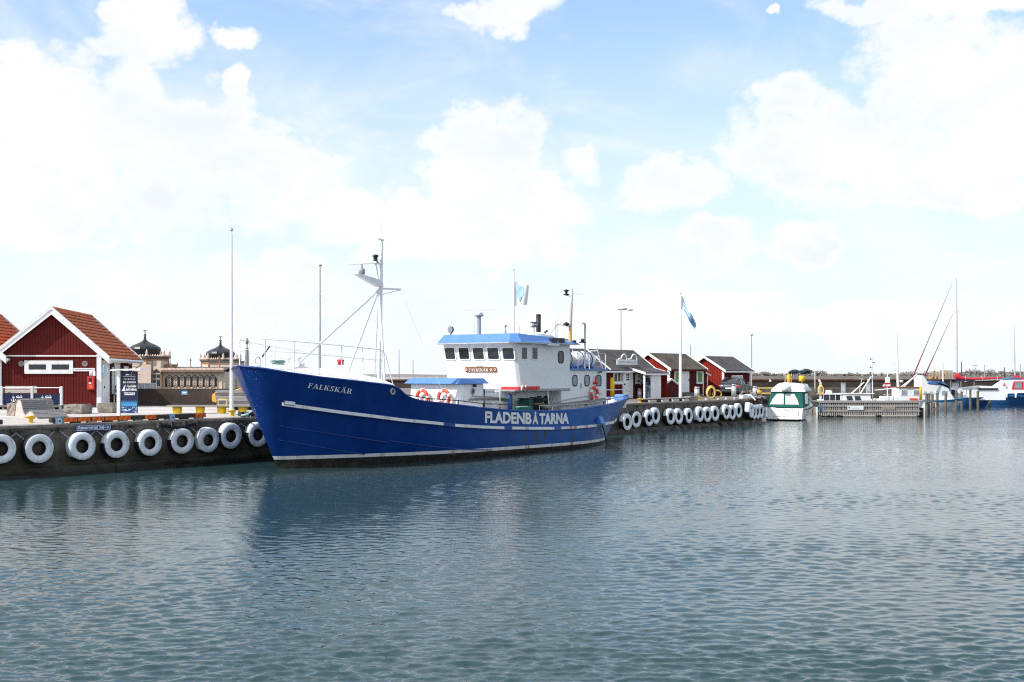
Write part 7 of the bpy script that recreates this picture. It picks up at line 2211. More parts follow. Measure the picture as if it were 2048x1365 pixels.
# ------------------------------------------------------------------ marina on the right
def boat_hull(parent, L, B, zb, zm, zst, mats, transom=.75, rake=.9, n=26, deck='white_gel', stripe=None):
    """bow at +x = L, stern at x = 0; sheer from zst (stern) over zm to zb (bow)"""
    rows = []; lev = [-.35, 0, .12, .3, .5, .75, .9, 1.0]
    def zs(t): return zst * (1 - t) ** 2 + 2 * zm * t * (1 - t) + zb * t * t
    def half(t): return B / 2 * ((transom + (1 - transom) * min(1, t / .35)) if t < .35 else (1 - ((t - .35) / .65) ** 2.3))
    mb = MB()
    for sg in (1, -1):
        rows = []
        for k in lev:
            row = []
            for i in range(n + 1):
                t = i / n; z = max(k, -.35) * zs(t) if k > 0 else k
                kk = max(0, k)
                x = (L - rake) * t + rake * t * kk; wl = half(t) * (1 - .75 * t ** 1.5) * .92
                y = wl + (half(t) - wl) * kk ** .8
                row.append((x, -sg * y, z))
            rows.append(row if sg < 0 else row[::-1])
        mb.sheet(rows[::-1], mifn=lambda i, j: (1 if len(mats) > 1 and (len(lev) - 2 - i) >= len(lev) - 3 - (0) and stripe else 0) if (len(lev) - 2 - i) > 0 else (2 if len(mats) > 2 else 0))
    tr = [(0, s_ * half(0) * (.92 + .08 * max(0, k) ** .8), k * zs(0) if k > 0 else k) for s_, ks in ((-1, lev), (1, lev[::-1])) for k in ks]
    mb.add(tr, [tuple(range(len(tr)))])
    mb.build('hull', mats, parent, fix=False)
    mb = MB(); rr = [[(L * i / n, half(i / n) - .02, zs(i / n) - .06) for i in range(n + 1)], [(L * i / n, -half(i / n) + .02, zs(i / n) - .06) for i in range(n + 1)]]
    mb.sheet(rr); mb.build('deck', deck, parent)
    mb = MB()
    for sg in (1, -1): mb.tube([(L * i / n, sg * half(i / n), zs(i / n)) for i in range(n + 1)], .035, 5)
    mb.build('gunwale', stripe or deck, parent)
    return zs, half


def lofted(mb, secs, mi=0, smooth=False):
    """secs: list of (x, [(y,z)...]) closed sections"""
    rows = [[(x, y, z) for y, z in pts + [pts[0]]] for x, pts in secs]
    mb.sheet(rows, mi, smooth)
    mb.add(rows[0][:-1], [tuple(range(len(rows[0]) - 1))], mi); mb.add(rows[-1][:-1], [tuple(range(len(rows[-1]) - 2, -1, -1))], mi)
    return mb


def build_motorboat():
    Y = 84.7; s = Y / FOC
    a = at(1568, 841, Y); th = math.atan2(.90, .43)
    t = thing('motorboat', Vector((a.x, a.y, 0)), 'white motor cruiser with green canvas stern enclosure moored at the slatted pier', 'motorboat', th)
    # local: +x forward, +y port (left), -y starboard. stern at x=0
    zs, half = boat_hull(t, 7.2, 3.05, 1.35, .98, .95, ['white_gel'], transom=.94, rake=1.1, stripe=None)
    k = s / .965
    Z = lambda py: EYE - (py - HY) * s
    Yl = lambda px: -(px - 1568) * k
    for sg in (1, -1): MB().tube([((7.2 - 1.1) * q, sg * half(q) * (1 - .75 * q ** 1.5) * .925, .04) for q in [i / 20 for i in range(20)]], .055, 5).build('boot_stripe', 'boot_black', t)
    MB().box(-.03, .01, -1.32, 1.32, -.08, .10).build('boot_stripe', 'boot_black', t)
    mb = MB()
    for sg in (1, -1): mb.tube([(7.2 * i / 20 if i < 20 else 7.2, sg * half(i / 20) * 1.005, zs(i / 20) - .12) for i in range(21)], .035, 5)
    mb.build('rub_rail', 'black_paint', t)
    # stern platform, locker box and details on transom
    MB().box(-.55, -.01, -1.25, 1.15, .10, .20).build('swim_platform', 'white_gel', t, bev=.03)
    MB().box(-.06, -.003, -1.1, .9, .32, .88).build('transom_door', 'white_gel', t, bev=.02)
    b = MB().box(-.6, -.05, Yl(1537), Yl(1527.5), .22, .95).build('outboard_locker', 'white_gel', t, bev=.05)
    mb = MB(); mb.disc((-.606, (Yl(1530) + Yl(1534)) / 2, .62), .14, 'x', .006, 18, 0); mb.box(-.609, -.603, (Yl(1530) + Yl(1534)) / 2 - .03, (Yl(1530) + Yl(1534)) / 2 + .03, .25, .5, 0); mb.build('round_badge', 'wood_grey_dark', b)
    mb = MB(); put_text(mb, 'Katarina', lambda p, q: (-.064, Yl(1569) + (Yl(1590) - Yl(1569)) * p, Z(822) + (Z(818) - Z(822)) * q)); mb.build('lettering', 'letter_grey', t)
    # green stern enclosure
    zb, zt = Z(814), Z(784.5)
    wb0, wb1, wt0, wt1 = Yl(1537), Yl(1604), Yl(1543), Yl(1603)
    st = [(-.02, [(wb0, zb - .05), (wb1, zb - .05), (wb1, zb + .1), (wt1 + .02, zt), (wt0 - .02, zt), (wb0, zb + .1)]),
          (.35, [(wb0 + .02, zb), (wb1 - .02, zb), (wb1 - .03, zb + .1), (wt1, zt + .02), (wt0, zt + .02), (wb0, zb + .1)]), (2.5, [(wb0, zb + .05), (wb1, zb + .05), (wb1, zb + .15), (wt1, zt + .05), (wt0, zt + .05), (wb0, zb + .15)])]
    c = lofted(MB(), st).build('canopy', 'green_canvas', t, fix=True)
    for p0, p1, p2, p3 in (((1541, 809.5), (1567.5, 809.5), (1568, 788), (1554, 788.5)), ((1570.5, 809.5), (1597, 809.5), (1588, 788.5), (1571, 788))):
        pts = [p0, p1, p2, ((p2[0] * .5 + p3[0] * .5), 787.6), p3, (p0[0] * .62 + p3[0] * .38, 799)] if p0[0] < 1560 else [p0, p1, (p1[0] * .62 + p2[0] * .38, 799), p2, (p2[0] * .5 + p3[0] * .5, 787.6), p3]
        mb = MB(); mb.add([(-.045, Yl(x), Z(y)) for x, y in pts], [tuple(range(len(pts)))]); mb.build('clear_panel', 'vinyl', c, fix=True)
    mb = MB(); y = wb1 - .012; mb.add([(.7, wb1 - .035, zb + .2), (2.0, wb1 - .035, zb + .22), (1.9, wt1 - .03, zt - .12), (.8, wt1 - .03, zt - .15)], [(0, 1, 2, 3)]); mb.build('clear_panel', 'vinyl', c)
    # cabin forward of it and white flybridge cover
    mb = lofted(MB(), [(2.5, [(1.32, .8), (-1.32, .8), (-1.12, zt + .02), (1.12, zt + .02)]), (4.1, [(1.25, .95), (-1.25, .95), (-1.02, zt - .05), (1.02, zt - .05)]), (5.6, [(.85, 1.12), (-.85, 1.12), (-.72, 1.30), (.72, 1.30)])])
    mb.build('cabin', 'white_gel', t, fix=True)
    mb = MB(); mb.add([(2.65, -1.31, 1.25), (4.0, -1.25, 1.30), (4.75, -1.10, 1.30), (4.1, -1.10, zt - .2), (2.7, -1.19, zt - .12)], [(0, 1, 2, 3, 4)]); mb.build('side_window', 'glass_pale', t, fix=True)
    zc0, zc1 = zt + .02, Z(766)
    m0, m1 = Yl(1543), Yl(1609)
    secs = []
    for x, f_, h in ((-.1, 0.0, .55), (.25, .0, .85), (1.0, .02, 1.0), (2.4, .05, .98), (3.6, .12, .6), (4.3, .25, .18)):
        w0, w1 = m0 * (1 - f_), m1 * (1 - f_); zz = zc0 + (zc1 - zc0) * h
        secs.append((x, [(w0, zc0), (w1, zc0), (w1, zc0 + .18 * h), (w1 * .84, zz - .1 * h), (w1 * .3, zz - .02), (w0 * .1, zz + .03), (w0 * .6, zz - .05), (w0 * .95, zc0 + .3 * h)]))
    lofted(MB(), secs, smooth=True).build('flybridge_cover', 'sail_cloth', t, fix=True)
    MB().lathe([(.02, -.25), (.3, -.2), (.36, .1), (.3, .28), (.02, .33)], 12, (-.12, Yl(1572), zc0 + .25)).build('sail_bag', 'sail_cloth', t)
    for px, py in ((1566.5, 757), (1592, 757.5)):
        p = Vector((.8, Yl(px) - .25, Z(py)))
        MB().lathe([(.02, -.3), (.13, -.28), (.15, 0), (.13, .28), (.02, .3)] if px < 1570 else [(.05, -.22), (.24, -.2), (.24, .2), (.05, .22)], 12, p, axis='z').build('life_buoy_light', 'yellow_paint', t)
        MB().tube([(p.x, p.y, zc0), (p.x, p.y, p.z)], .02, 5).build('staff', 'white_paint', t)
    for px, ptop in ((1563, 747), (1575, 748), (1616, 742)):
        MB().tube([(.9 if px < 1600 else 1.8, Yl(px) - .1, zc0), (.9 if px < 1600 else 1.8, Yl(px) - .1, Z(ptop))], .03 if px > 1600 else .018, 5).build('aerial', 'white_paint', t)
    mb = MB()
    P = [(2.8 + .55 * i, -half((2.8 + .55 * i) / 7.2) + .08, zs((2.8 + .55 * i) / 7.2) + .5) for i in range(8)] + [(7.1, 0, zs(1) + .55)]
    mb.tube(P + [(x, -y, z) for x, y, z in P[:-1][::-1]], .02, 5); mb.build('bow_rail', 'steel', t)
    for x, y, z in P[::2]: MB().tube([(x, y, z - .5), (x, y, z)], .016, 5).build('rail_post', 'steel', t)
    mb = MB(); mb.tube([(.1, -1.38, .95), (.1, -1.38, 1.25), (.9, -1.42, 1.25), (.9, -1.42, .95)], .018, 5); mb.build('stern_rail', 'steel', t)
    p = at(1642, 817, 88.5); f_ = thing('fender', Vector((p.x, p.y, p.z - .3)), 'blue fender hanging between the motorboat bow and pier', 'fender'); MB().lathe([(.02, -.05), (.11, 0), (.13, .25), (.11, .5), (.03, .56)], 12).build('float_body', 'sign_lightblue', f_); MB().tube([(0, 0, .55), (0, 0, 1.0)], .012, 4).build('line', 'wood_pale', f_)


build_motorboat()


def build_pier():
    Y = 92.0; s = Y / FOC
    x0, x1 = at(1637, 0, Y).x, at(1839, 0, Y).x; L = x1 - x0
    t = thing('slatted_pier', Vector((x0, Y, 0)), 'grey timber wave screen pier with upright slats and white notice', 'pier')
    Z = lambda py: EYE - (py - HY) * s
    n = 54
    base = MB().box(-.042, .042, -.04, 0, 0, 1).mesh('slat', ['pier_wood'])
    for i in range(n):
        o = bpy.data.objects.new('slat', base); col.objects.link(o); o.parent = t
        zb = .10 + rng.uniform(-.05, .05); zt = Z(805) + rng.uniform(-.015, .015)
        o.location = (.08 + (L - .16) * i / (n - 1) + rng.normal(0, .006), 0, zb); o.scale = (rng.uniform(.9, 1.15), 1, zt - zb); o.rotation_euler = (0, rng.normal(0, .008), 0)
    for py, h, y in ((804.2, .07, -.10), (811.5, .09, -.085), (821.5, .09, -.085)):
        MB().box(-.05, L + .05, y, y + .04, Z(py) - h, Z(py) + h * .3).build('rail', 'pier_wood', t)
    MB().box(-.05, L + .05, -.02, 2.2, Z(804.0) - .01, Z(804.0) + .06).build('walkway', 'wood_grey', t)
    MB().box(0, L, .02, 2.1, Z(804.0) - .45, Z(804.0) - .02).build('walkway_frame', 'timber_dark', t)
    MB().box(0, L, .15, .25, -.2, .95).build('backing', 'timber_dark', t)
    for k in range(8):
        x = .2 + (L - .4) * k / 7; MB().tube([(x, .12, -.6), (x, .12, 1.0)], .12, 8).build('pile', 'pile_wood', t)
    mb = MB()
    for a, b in ((1686, 1750), (1763, 1832)): mb.box(at(a, 0, Y).x - x0, at(b, 0, Y).x - x0, -.12, -.045, .04, .13)
    mb.build('waterline_board', 'wood_pale', t)
    xa, xb = at(1694, 0, Y).x - x0, at(1726, 0, Y).x - x0
    mb = MB(); mb.box(xa, xb, -.15, -.125, Z(820), Z(812.2), 0); mb.disc((xa + .13, -.152, Z(815.8)), .07, 'y', .004, 14, 1); mb.box(xa + .3, xb - .2, -.153, -.151, Z(816.7), Z(815.9), 2); mb.box(xa + .35, xb - .3, -.153, -.151, Z(818.3), Z(817.8), 2)
    mb.build('notice', ['letter_white', 'sign_blue', 'letter_grey'], t)
    xa, xb = at(1763, 0, Y).x - x0, at(1790, 0, Y).x - x0
    mb = MB()
    for i in range(9):
        for j in range(3):
            mb.ring((xa + (xb - xa) * (i + .5 * (j % 2)) / 9, -.13, Z(814) - (Z(814) - Z(820)) * j / 2.5), .045, .012, 'y', 8, 4)
    ob = mb.build('net_panel', 'wood_pale', t)
    for x in (L + .1,):
        p = MB().lathe([(.22, -.5), (.22, .55)], 12, (x + .12, .3, .2)).build('end_fender', 'black_rubber', t)
    # lifebuoy post with yellow coil, at the landward end of the pier
    q = at(1641, 0, 94); t = thing('lifebuoy_post', Vector((q.x, 94, 1.0)), 'yellow coil hung on a white post at the landward end of the pier', 'post'); zc = EYE - (781 - HY) * 94 / FOC - 1.0
    MB().box(-.07, .07, -.05, .05, 0, zc + .72).build('post', 'white_wood', t)
    mb = MB()
    for k in range(3): mb.ring((.02 * k, -.08 - .03 * k, zc), .27 - .02 * k, .05, 'y', 22, 6)
    mb.xform(lambda v: Vector((v.x * .85, v.y, zc + (v.z - zc) * 1.45))); mb.build('coil', 'hose_yellow', t); MB().box(-.28, .28, -.1, .1, -.2, .42).build('box', 'white_wood', t, bev=.02)
    # power pedestals on the pier
    for px, py0, py1, lab in ((1686.5, 767, 787, 'tall grey power pedestal behind the white cabin boat'), (1736.5, 767, 786, 'tall grey power pedestal behind the leaning white spars')):
        Yp = 103; q = at(px, 0, Yp); t = thing('power_pedestal', Vector((q.x, Yp, QZ)), lab, 'pedestal', group='power pedestals'); t.location.z = .9; h = EYE - (py0 - HY) * Yp / FOC - .9; MB().box(-.19, .19, -.12, .12, 0, h).build('cabinet_body', 'grey_paint', t, bev=.02); MB().box(-.21, .21, -.14, .14, h, h + .05).build('cap', 'grey_paint', t); MB().box(-.15, .15, -.125, -.121, h * .6, h * .85).build('panel', 'alu', t)
    q = at(1653, 0, 101); t = thing('rescue_station', Vector((q.x, 101, .9)), 'small dark arched board with white life-saving box on the pier', 'rescue board'); mb = MB(); z = EYE - (775 - HY) * 101 / FOC - .9
    mb.prism([(-.22, z - .75), (.22, z - .75), (.22, z - .1), (.1, z), (-.1, z), (-.22, z - .1)], 0, .05, 'y'); mb.build('board', 'rust', t); MB().box(-.1, .1, -.06, -.002, z - .6, z - .25).build('box', 'letter_white', t); MB().box(-.04, .04, .0, .05, 0, z - .75).build('post', 'timber_dark', t)
    # floating walkway behind on which these stand
    t = thing('floating_dock', Vector((at(1632, 0, 100).x, 100, 0)), 'long low grey floating dock behind the moored cabin boats', 'dock')
    for k in range(5): MB().box(k * 1.25 + .01, k * 1.25 + 1.24, 0, 3.2, .7, .9).build('deck_board', 'wood_grey', t)
    MB().box(0, 6.2, .1, 3.1, -.3, .695).build('float_body', 'coping', t)


build_pier()


def build_boats():
    # white cabin boat behind the slatted pier
    Y = 96.0; s = Y / FOC; Z = lambda py: EYE - (py - HY) * s
    o = at(1637, 0, Y); t = thing('cabin_boat', Vector((o.x, Y, 0)), 'white cabin boat with dark side windows lying behind the slatted pier', 'boat', 0.0)
    X = lambda px: (px - 1637) * s
    boat_hull(t, X(1752), 2.3, 1.2, 1.0, 1.0, ['white_gel'], .8, .6)
    mb = lofted(MB(), [(X(1640), [(1.0, .9), (-1.0, .9), (-.9, Z(789.5)), (.9, Z(789.5))]), (X(1676), [(1.0, .9), (-1.0, .9), (-.9, Z(789)), (.9, Z(789))])]); mb.build('cabin', 'black_paint', t, fix=True)
    MB().box(X(1639), X(1677), -1.0, 1.0, Z(789.4), Z(788.2)).build('canopy_roof', 'white_gel', t, bev=.02)
    for px in (1640.5, 1652.5, 1664, 1675.5): MB().bar((X(px), -1.02, .95), (X(px + 1), -.93, Z(789.5)), .05, .04).build('canopy_frame', 'alu', t)
    for a, b in ((1643, 1651), (1654, 1663)):
        mb = MB(); mb.add([(X(a), -1.012, Z(801.5)), (X(b), -1.012, Z(801.5)), (X(b), -.935, Z(791)), (X(a + 2), -.935, Z(791))], [(0, 1, 2, 3)]); mb.build('side_window', 'glass_dark', t)
    mb = lofted(MB(), [(X(1674), [(1.02, .9), (-1.02, .9), (-.9, Z(788.3)), (.9, Z(788.3))]), (X(1735), [(.95, .9), (-.95, .9), (-.85, Z(789.5)), (.85, Z(789.5))])]); mb.build('wheelhouse', 'white_gel', t, fix=True)
    MB().box(X(1673), X(1742), -.98, .98, Z(788.2) + .002, Z(787)).build('wheelhouse_roof', 'white_gel', t, bev=.02)
    for a, b in ((1686, 1699), (1702, 1715)):
        mb = MB(); mb.add([(X(a + 2), -1.03, Z(802)), (X(b), -1.03, Z(802)), (X(b - 1.5), -.915, Z(792)), (X(a), -.915, Z(792))], [(0, 1, 2, 3)]); mb.build('side_window', 'glass_dark', t)
    MB().tube([(X(1744), -.2, .9), (X(1742.5), -.2, Z(712))], [.06, .03], 7).build('mast', 'white_paint', t)
    for py in (720, 737, 727): MB().lathe([(.03, 0), (.09, .05), (.03, .12)], 8, (X(1740 if py != 727 else 1746), -.2, Z(py))).build('mast_light', 'black_paint', t)
    for a, b in (((1700, 788), (1726, 765)), ((1718, 788), (1740, 754))): MB().tube([(X(a[0]), -.3, Z(a[1])), (X(b[0]), -.3, Z(b[1]))], .055, 6).build('boom', 'white_paint', t)
    MB().tube([(X(1720), .3, Z(788)), (X(1726), .3, Z(757))], .03, 6).build('stern_frame', 'alu', t); MB().bar((X(1719), .3, Z(758)), (X(1731), .3, Z(759)), .05, .06).build('light_bar', 'zinc', t)
    MB().lathe([(.28, -.05), (.3, 0), (.25, .22), (.05, .28)], 12, (X(1658), 0, Z(787))).build('radar_dome', 'white_gel', t)
    # fishing boat with white wheelhouse
    Y = 99.0; s = Y / FOC; Z = lambda py: EYE - (py - HY) * s
    o = at(1752, 0, Y); t = thing('fishing_boat', Vector((o.x, Y, 0)), 'small white fishing boat with two blue-grey wheelhouse windows and tall mast', 'boat', 0.0)
    X = lambda px: (px - 1752) * s
    boat_hull(t, X(1850), 2.4, 1.25, .95, 1.05, ['white_gel'], .7, .6)
    mb = MB(); mb.box(X(1790), X(1832), -1.0, .9, .8, Z(776)); mb.build('wheelhouse', 'white_gel', t, bev=.03); MB().box(X(1788.5), X(1834), -1.1, 1.0, Z(776) + .002, Z(774.3)).build('wheelhouse_roof', 'varnish', t)
    for a, b in ((1795, 1805), (1819, 1830)):
        w = MB().box(X(a) - .05, X(b) + .05, -1.035, -1.003, Z(790.5), Z(779.5)).build('window', 'white_paint', t, bev=.01); MB().box(X(a), X(b), -1.045, -1.036, Z(789.5), Z(780.5)).build('pane', 'glass_pale', w)
    MB().box(X(1811), X(1826), -1.12, -1.003, Z(803), Z(796.5)).build('red_locker', 'ring_red', t); MB().lathe([(.11, -.6), (.12, .55), (.05, .6)], 10, (X(1832.5), -1.05, Z(786))).build('fender', 'yellow_paint', t)
    MB().box(X(1764), X(1789), -.9, .8, .8, Z(793)).build('fore_hatch', 'white_gel', t, bev=.04); MB().tube([(X(1760), -.9, Z(790)), (X(1778), -.95, Z(788)), (X(1789), -.95, Z(785))], .03, 5).build('rail', 'alu', t)
    for px in (1762, 1770, 1779): MB().tube([(X(px), -.92, Z(800)), (X(px), -.92, Z(788.5))], .02, 5).build('rail_post', 'alu', t)
    MB().tube([(X(1796), 0, Z(776)), (X(1794), 0, Z(700)), (X(1793), 0, Z(648))], [.11, .08, .03], 8).build('mast', 'white_paint', t)
    for py, d in ((728, .35), (742, .45)): MB().bar((X(1794), 0, Z(py)), (X(1794) - d, 0, Z(py)), .03, .03).build('spreader', 'zinc', t)
    MB().tube([(X(1794), -.3, Z(776)), (X(1747), -.3, Z(781))], .05, 6).build('boom', 'white_paint', t)
    MB().lathe([(.25, 0), (.3, .1), (.28, .22), (.05, .27)], 14, (X(1802), .3, Z(766))).build('radar_dome', 'white_gel', t); MB().tube([(X(1802), .3, Z(776)), (X(1802), .3, Z(766))], .04, 6).build('dome_post', 'zinc', t)
    t2 = thing('flag', Vector((at(1772, 0, 101).x, 101, EYE - (770 - HY) * 101 / FOC)), 'red and white cloth hanging on the boat boom', 'cloth')
    rows = [[(-.28 + .07 * j, .05 * math.sin(j * .9 + i), .2 - .06 * i - .02 * abs(j - 5)) for j in range(11)] for i in range(8)]
    MB().sheet(rows, mifn=lambda i, k: 1 if 2 <= i <= 4 else 0).build('cloth', ['red_cloth', 'sail_cloth'], t2)
    MB().tube([(0, .02, .2), (0, .02, .75)], .012, 4).build('line', 'zinc', t2)
    for px, ptop, lab, Yy in ((1775, 722, 'white thin mast with small lantern behind the red cloth', 104), ):
        q = at(px, 0, Yy); t = thing('boat_mast', Vector((q.x, Yy, .5)), lab, 'mast'); h = EYE - (ptop - HY) * Yy / FOC - .5
        MB().tube([(0, 0, 0), (0, 0, h * .55), (0, 0, h)], [.06, .05, .02], 7).build('pole', 'white_paint', t); zq = EYE - (760 - HY) * Yy / FOC - .5; MB().box(-.2, .2, -.1, .1, zq - .3, zq + .25).build('lantern', 'white_gel', t)
        MB().box(-1.4, 1.0, -.8, .8, -.5, .75).build('boat_body', 'white_gel', t, bev=.2)
    # two leaning spars with dark red sails rolled round them
    for (xa, ya), (xb, yb), Y, lab in (((1822, 763), (1904, 568), 106, 'longer leaning spar with wine red rolled sail'), ((1849, 753), (1906, 628), 110, 'shorter leaning spar with wine red rolled sail')):
        a = at(xa, ya, Y); b = at(xb, yb, Y); t = thing('leaning_spar', a, lab, 'spar', group='leaning spars over the marina')
        d = b - a; MB().tube([(0, 0, 0), d * .5, d], [.05, .035, .014], 7).build('spar', 'wood_grey_dark', t); MB().tube([Vector((0, 0, 0)), d * .33], [.075, .04], 7).build('rolled_sail', 'wine_cloth', t)
    for (xa, ya), (xb, yb), w_ in (((1800, 776), (1832, 752), 'lower'), ((1806, 776), (1834, 749), 'upper')):
        a = at(xa, ya, 100); b = at(xb, yb, 104); t = thing('bowsprit', a, w_ + ' white slanting spar over the small fishing boat wheelhouse roof', 'spar', group='white slanting spars at the fishing boat'); MB().tube([(0, 0, 0), b - a], .06, 7).build('spar', 'white_paint', t)
    # white yacht with blue cover
    Y = 112.0; s = Y / FOC; Z = lambda py: EYE - (py - HY) * s
    o = at(1835, 0, Y); t = thing('sailing_yacht', Vector((o.x, Y, 0)), 'white yacht with light blue stripe and blue cover over its cabin', 'yacht', 0.0)
    X = lambda px: (px - 1835) * s
    boat_hull(t, X(1928), 2.8, 1.15, .85, .95, ['white_gel', 'boat_lightblue'], .7, .9, stripe='boat_lightblue')
    pts = [(1835, 800), (1835, 751), (1840, 752), (1850, 768), (1887, 772), (1891, 782), (1902, 800)]
    mb = MB(); mb.prism([(X(a), Z(b)) for a, b in pts], -1.05, 1.05, 'y'); mb.build('cabin', 'white_gel', t, fix=True, bev=.05)
    pts = [(1846, 767), (1856, 762), (1878, 763), (1894, 778), (1890, 778), (1886, 771.5), (1850, 768)]
    mb = MB(); mb.prism([(X(a), Z(b)) for a, b in pts], -1.12, 1.12, 'y'); mb.build('cover', 'cloth_blue', t, fix=True, bev=.03)
    for px in (1842, 1854, 1866): w = MB().lathe([(.16, 0), (.2, .02), (.16, .03)], 16, (X(px), -1.085, Z(786)), axis='y').build('porthole', 'alu', t)
    MB().box(X(1876), X(1886), -1.08, -1.06, Z(790), Z(782)).build('side_window', 'glass_pale', t)
    MB().tube([(X(1886), 0, .9), (X(1886), 0, Z(726))], [.09, .07], 8).build('mast', 'white_paint', t)
    # yacht with red sail cover
    Y = 118.0; s = Y / FOC; Z = lambda py: EYE - (py - HY) * s
    o = at(1890, 0, Y); t = thing('sailing_yacht', Vector((o.x, Y, 0)), 'yacht with long red sail cover on the boom and tallest mast', 'yacht', 0.0)
    X = lambda px: (px - 1890) * s
    boat_hull(t, X(1985), 2.6, 1.2, .95, 1.1, ['boat_blue'], .7, .8, stripe='boat_blue')
    MB().tube([(X(1914), 0, .9), (X(1913.5), 0, Z(640)), (X(1912.5), 0, Z(555))], [.10, .08, .05], 8).build('mast', 'alu', t)
    for py in (624, 695): MB().bar((X(1909), 0, Z(py)), (X(1918), 0, Z(py)), .03, .04).build('spreader', 'alu', t)
    secs = []
    for px, py0, py1 in ((1910, 760, 746.5), (1914, 761, 745.5), (1918, 761, 748), (1924, 760, 753), (1934, 760, 756), (1960, 759.5, 755.5), (2000, 757.5, 754.5), (2004, 757, 755)):
        z0, z1 = Z(py0), Z(py1); w = .16; secs.append((X(px), [(w, z0), (-w, z0), (-w * 1.1, (z0 + z1) / 2), (-.05, z1), (.05, z1), (w * 1.1, (z0 + z1) / 2)]))
    lofted(MB(), secs, smooth=True).build('sail_cover', 'red_cloth', t, fix=True)
    for px in (1930, 1963, 1994): MB().ring((X(px), 0, Z(757.5)), .2, .02, 'x', 12, 5).build('tie', 'sail_cloth', t)
    MB().tube([(X(1914), 0, Z(762.5)), (X(2006), 0, Z(759))], .06, 7).build('boom', 'white_paint', t)
    mb = lofted(MB(), [(X(1905), [(.9, .8), (-.9, .8), (-.8, Z(778)), (.8, Z(778))]), (X(1960), [(1.0, .8), (-1.0, .8), (-.85, Z(772)), (.85, Z(772))]), (X(2003), [(1.0, .8), (-1, .8), (-.85, Z(773)), (.85, Z(773))])]); mb.build('cabin', 'white_gel', t, fix=True)
    MB().box(X(1948), X(1988), -1.01, -.93, Z(780), Z(776.5)).build('side_window', 'glass_dark', t)
    pts = [(1890, 759), (1940, 760.5), (1940, 762), (1890, 761)]; mb = MB(); mb.prism([(X(a), Z(b)) for a, b in pts], -1.4, 1.4, 'y'); mb.build('awning', 'navy_cloth', t, fix=True)
    for px in (1892, 1912, 1938): MB().tube([(X(px), -1.3, 1.0), (X(px), -1.3, Z(761))], .03, 6).build('awning_post', 'alu', t)
    MB().box(X(1888), X(1904), -1.2, 1.2, Z(790), Z(779)).build('spray_cloth', 'navy_cloth', t); MB().ring((X(1911), -1.3, Z(783)), .22, .07, 'y', 18, 8).build('life_ring', 'letter_white', t)
    mb = MB(); mb.box(X(1907), X(1915), -.5, .5, 1.2, Z(765)); mb.build('instrument_mast', 'white_gel', t, bev=.1)
    # blue hulled boat at the frame edge
    Y = 126.0; s = Y / FOC; Z = lambda py: EYE - (py - HY) * s
    o = at(1946, 0, Y); t = thing('motor_sailer', Vector((o.x, Y, 0)), 'big blue hulled boat with red edged windows, cut by the frame', 'boat', 0.0)
    X = lambda px: (px - 1946) * s
    zs, half = boat_hull(t, X(2120), 3.6, 1.9, 1.25, 1.4, ['boat_blue'], .85, 1.2)
    MB().box(X(1990), X(2100), -1.82, -1.72, 1.30 - .25, 1.38 - .25).build('rub_rail', 'boat_lightblue', t)
    mb = lofted(MB(), [(X(1985), [(1.3, 1.28), (-1.3, 1.28), (-1.25, Z(779)), (1.25, Z(779))]), (X(2012), [(1.3, 1.28), (-1.3, 1.28), (-1.2, Z(760)), (1.2, Z(760))]), (X(2110), [(1.3, 1.28), (-1.3, 1.28), (-1.2, Z(760)), (1.2, Z(760))])]); mb.build('cabin', 'white_gel', t, fix=True)
    yy = -1.30
    mb = MB(); mb.prism([(X(2013), Z(779)), (X(2017), Z(763)), (X(2110), Z(763)), (X(2110), Z(779))], yy - .02, yy, 'y'); f_ = mb.build('window_frame', 'red_paint', t, fix=True)
    for a, b in ((2019, 2033), (2036, 2060), (2063, 2090)): MB().box(X(a), X(b), yy - .035, yy - .021, Z(777), Z(765)).build('pane', 'glass_pale', f_)
    secs = [(X(px), [(.2, Z(p0)), (-.2, Z(p0)), (-.2, Z((p0 + p1) / 2)), (0, Z(p1)), (.2, Z((p0 + p1) / 2))]) for px, p0, p1 in ((2028, 760, 750), (2031, 761, 749), (2036, 761, 752), (2046, 762, 756), (2100, 762, 757))]
    lofted(MB(), secs, smooth=True).build('sail_cover', 'red_cloth', t, fix=True)
    MB().box(X(2010), X(2034), -1.2, 1.2, Z(759.5), Z(756)).build('roof_hatch', 'cloth_blue', t, bev=.04)
    MB().tube([(X(2030.5), 0, 1.2), (X(2029), 0, Z(700)), (X(2028), 0, Z(655))], [.09, .07, .03], 8).build('mast', 'alu', t); MB().tube([(X(2029), 0, Z(708)), (X(2012), -.5, Z(752))], .012, 4).build('stay', 'zinc', t)
    for px in (1998, 2016, 2038): MB().lathe([(.02, -.3), (.11, -.25), (.11, .25), (.02, .3)], 10, (X(px), -1.95, 1.15)).build('fender', 'letter_white' if px < 2030 else 'navy', t)
    MB().lathe([(.02, -.2), (.3, -.12), (.3, .12), (.02, .2)], 14, (X(1996), -1.0, Z(769)), axis='x').build('rolled_dinghy', 'white_gel', t); MB().ring((X(1998), -1.25, Z(770)), .22, .05, 'x', 14, 6).build('life_ring', 'red_paint', t)
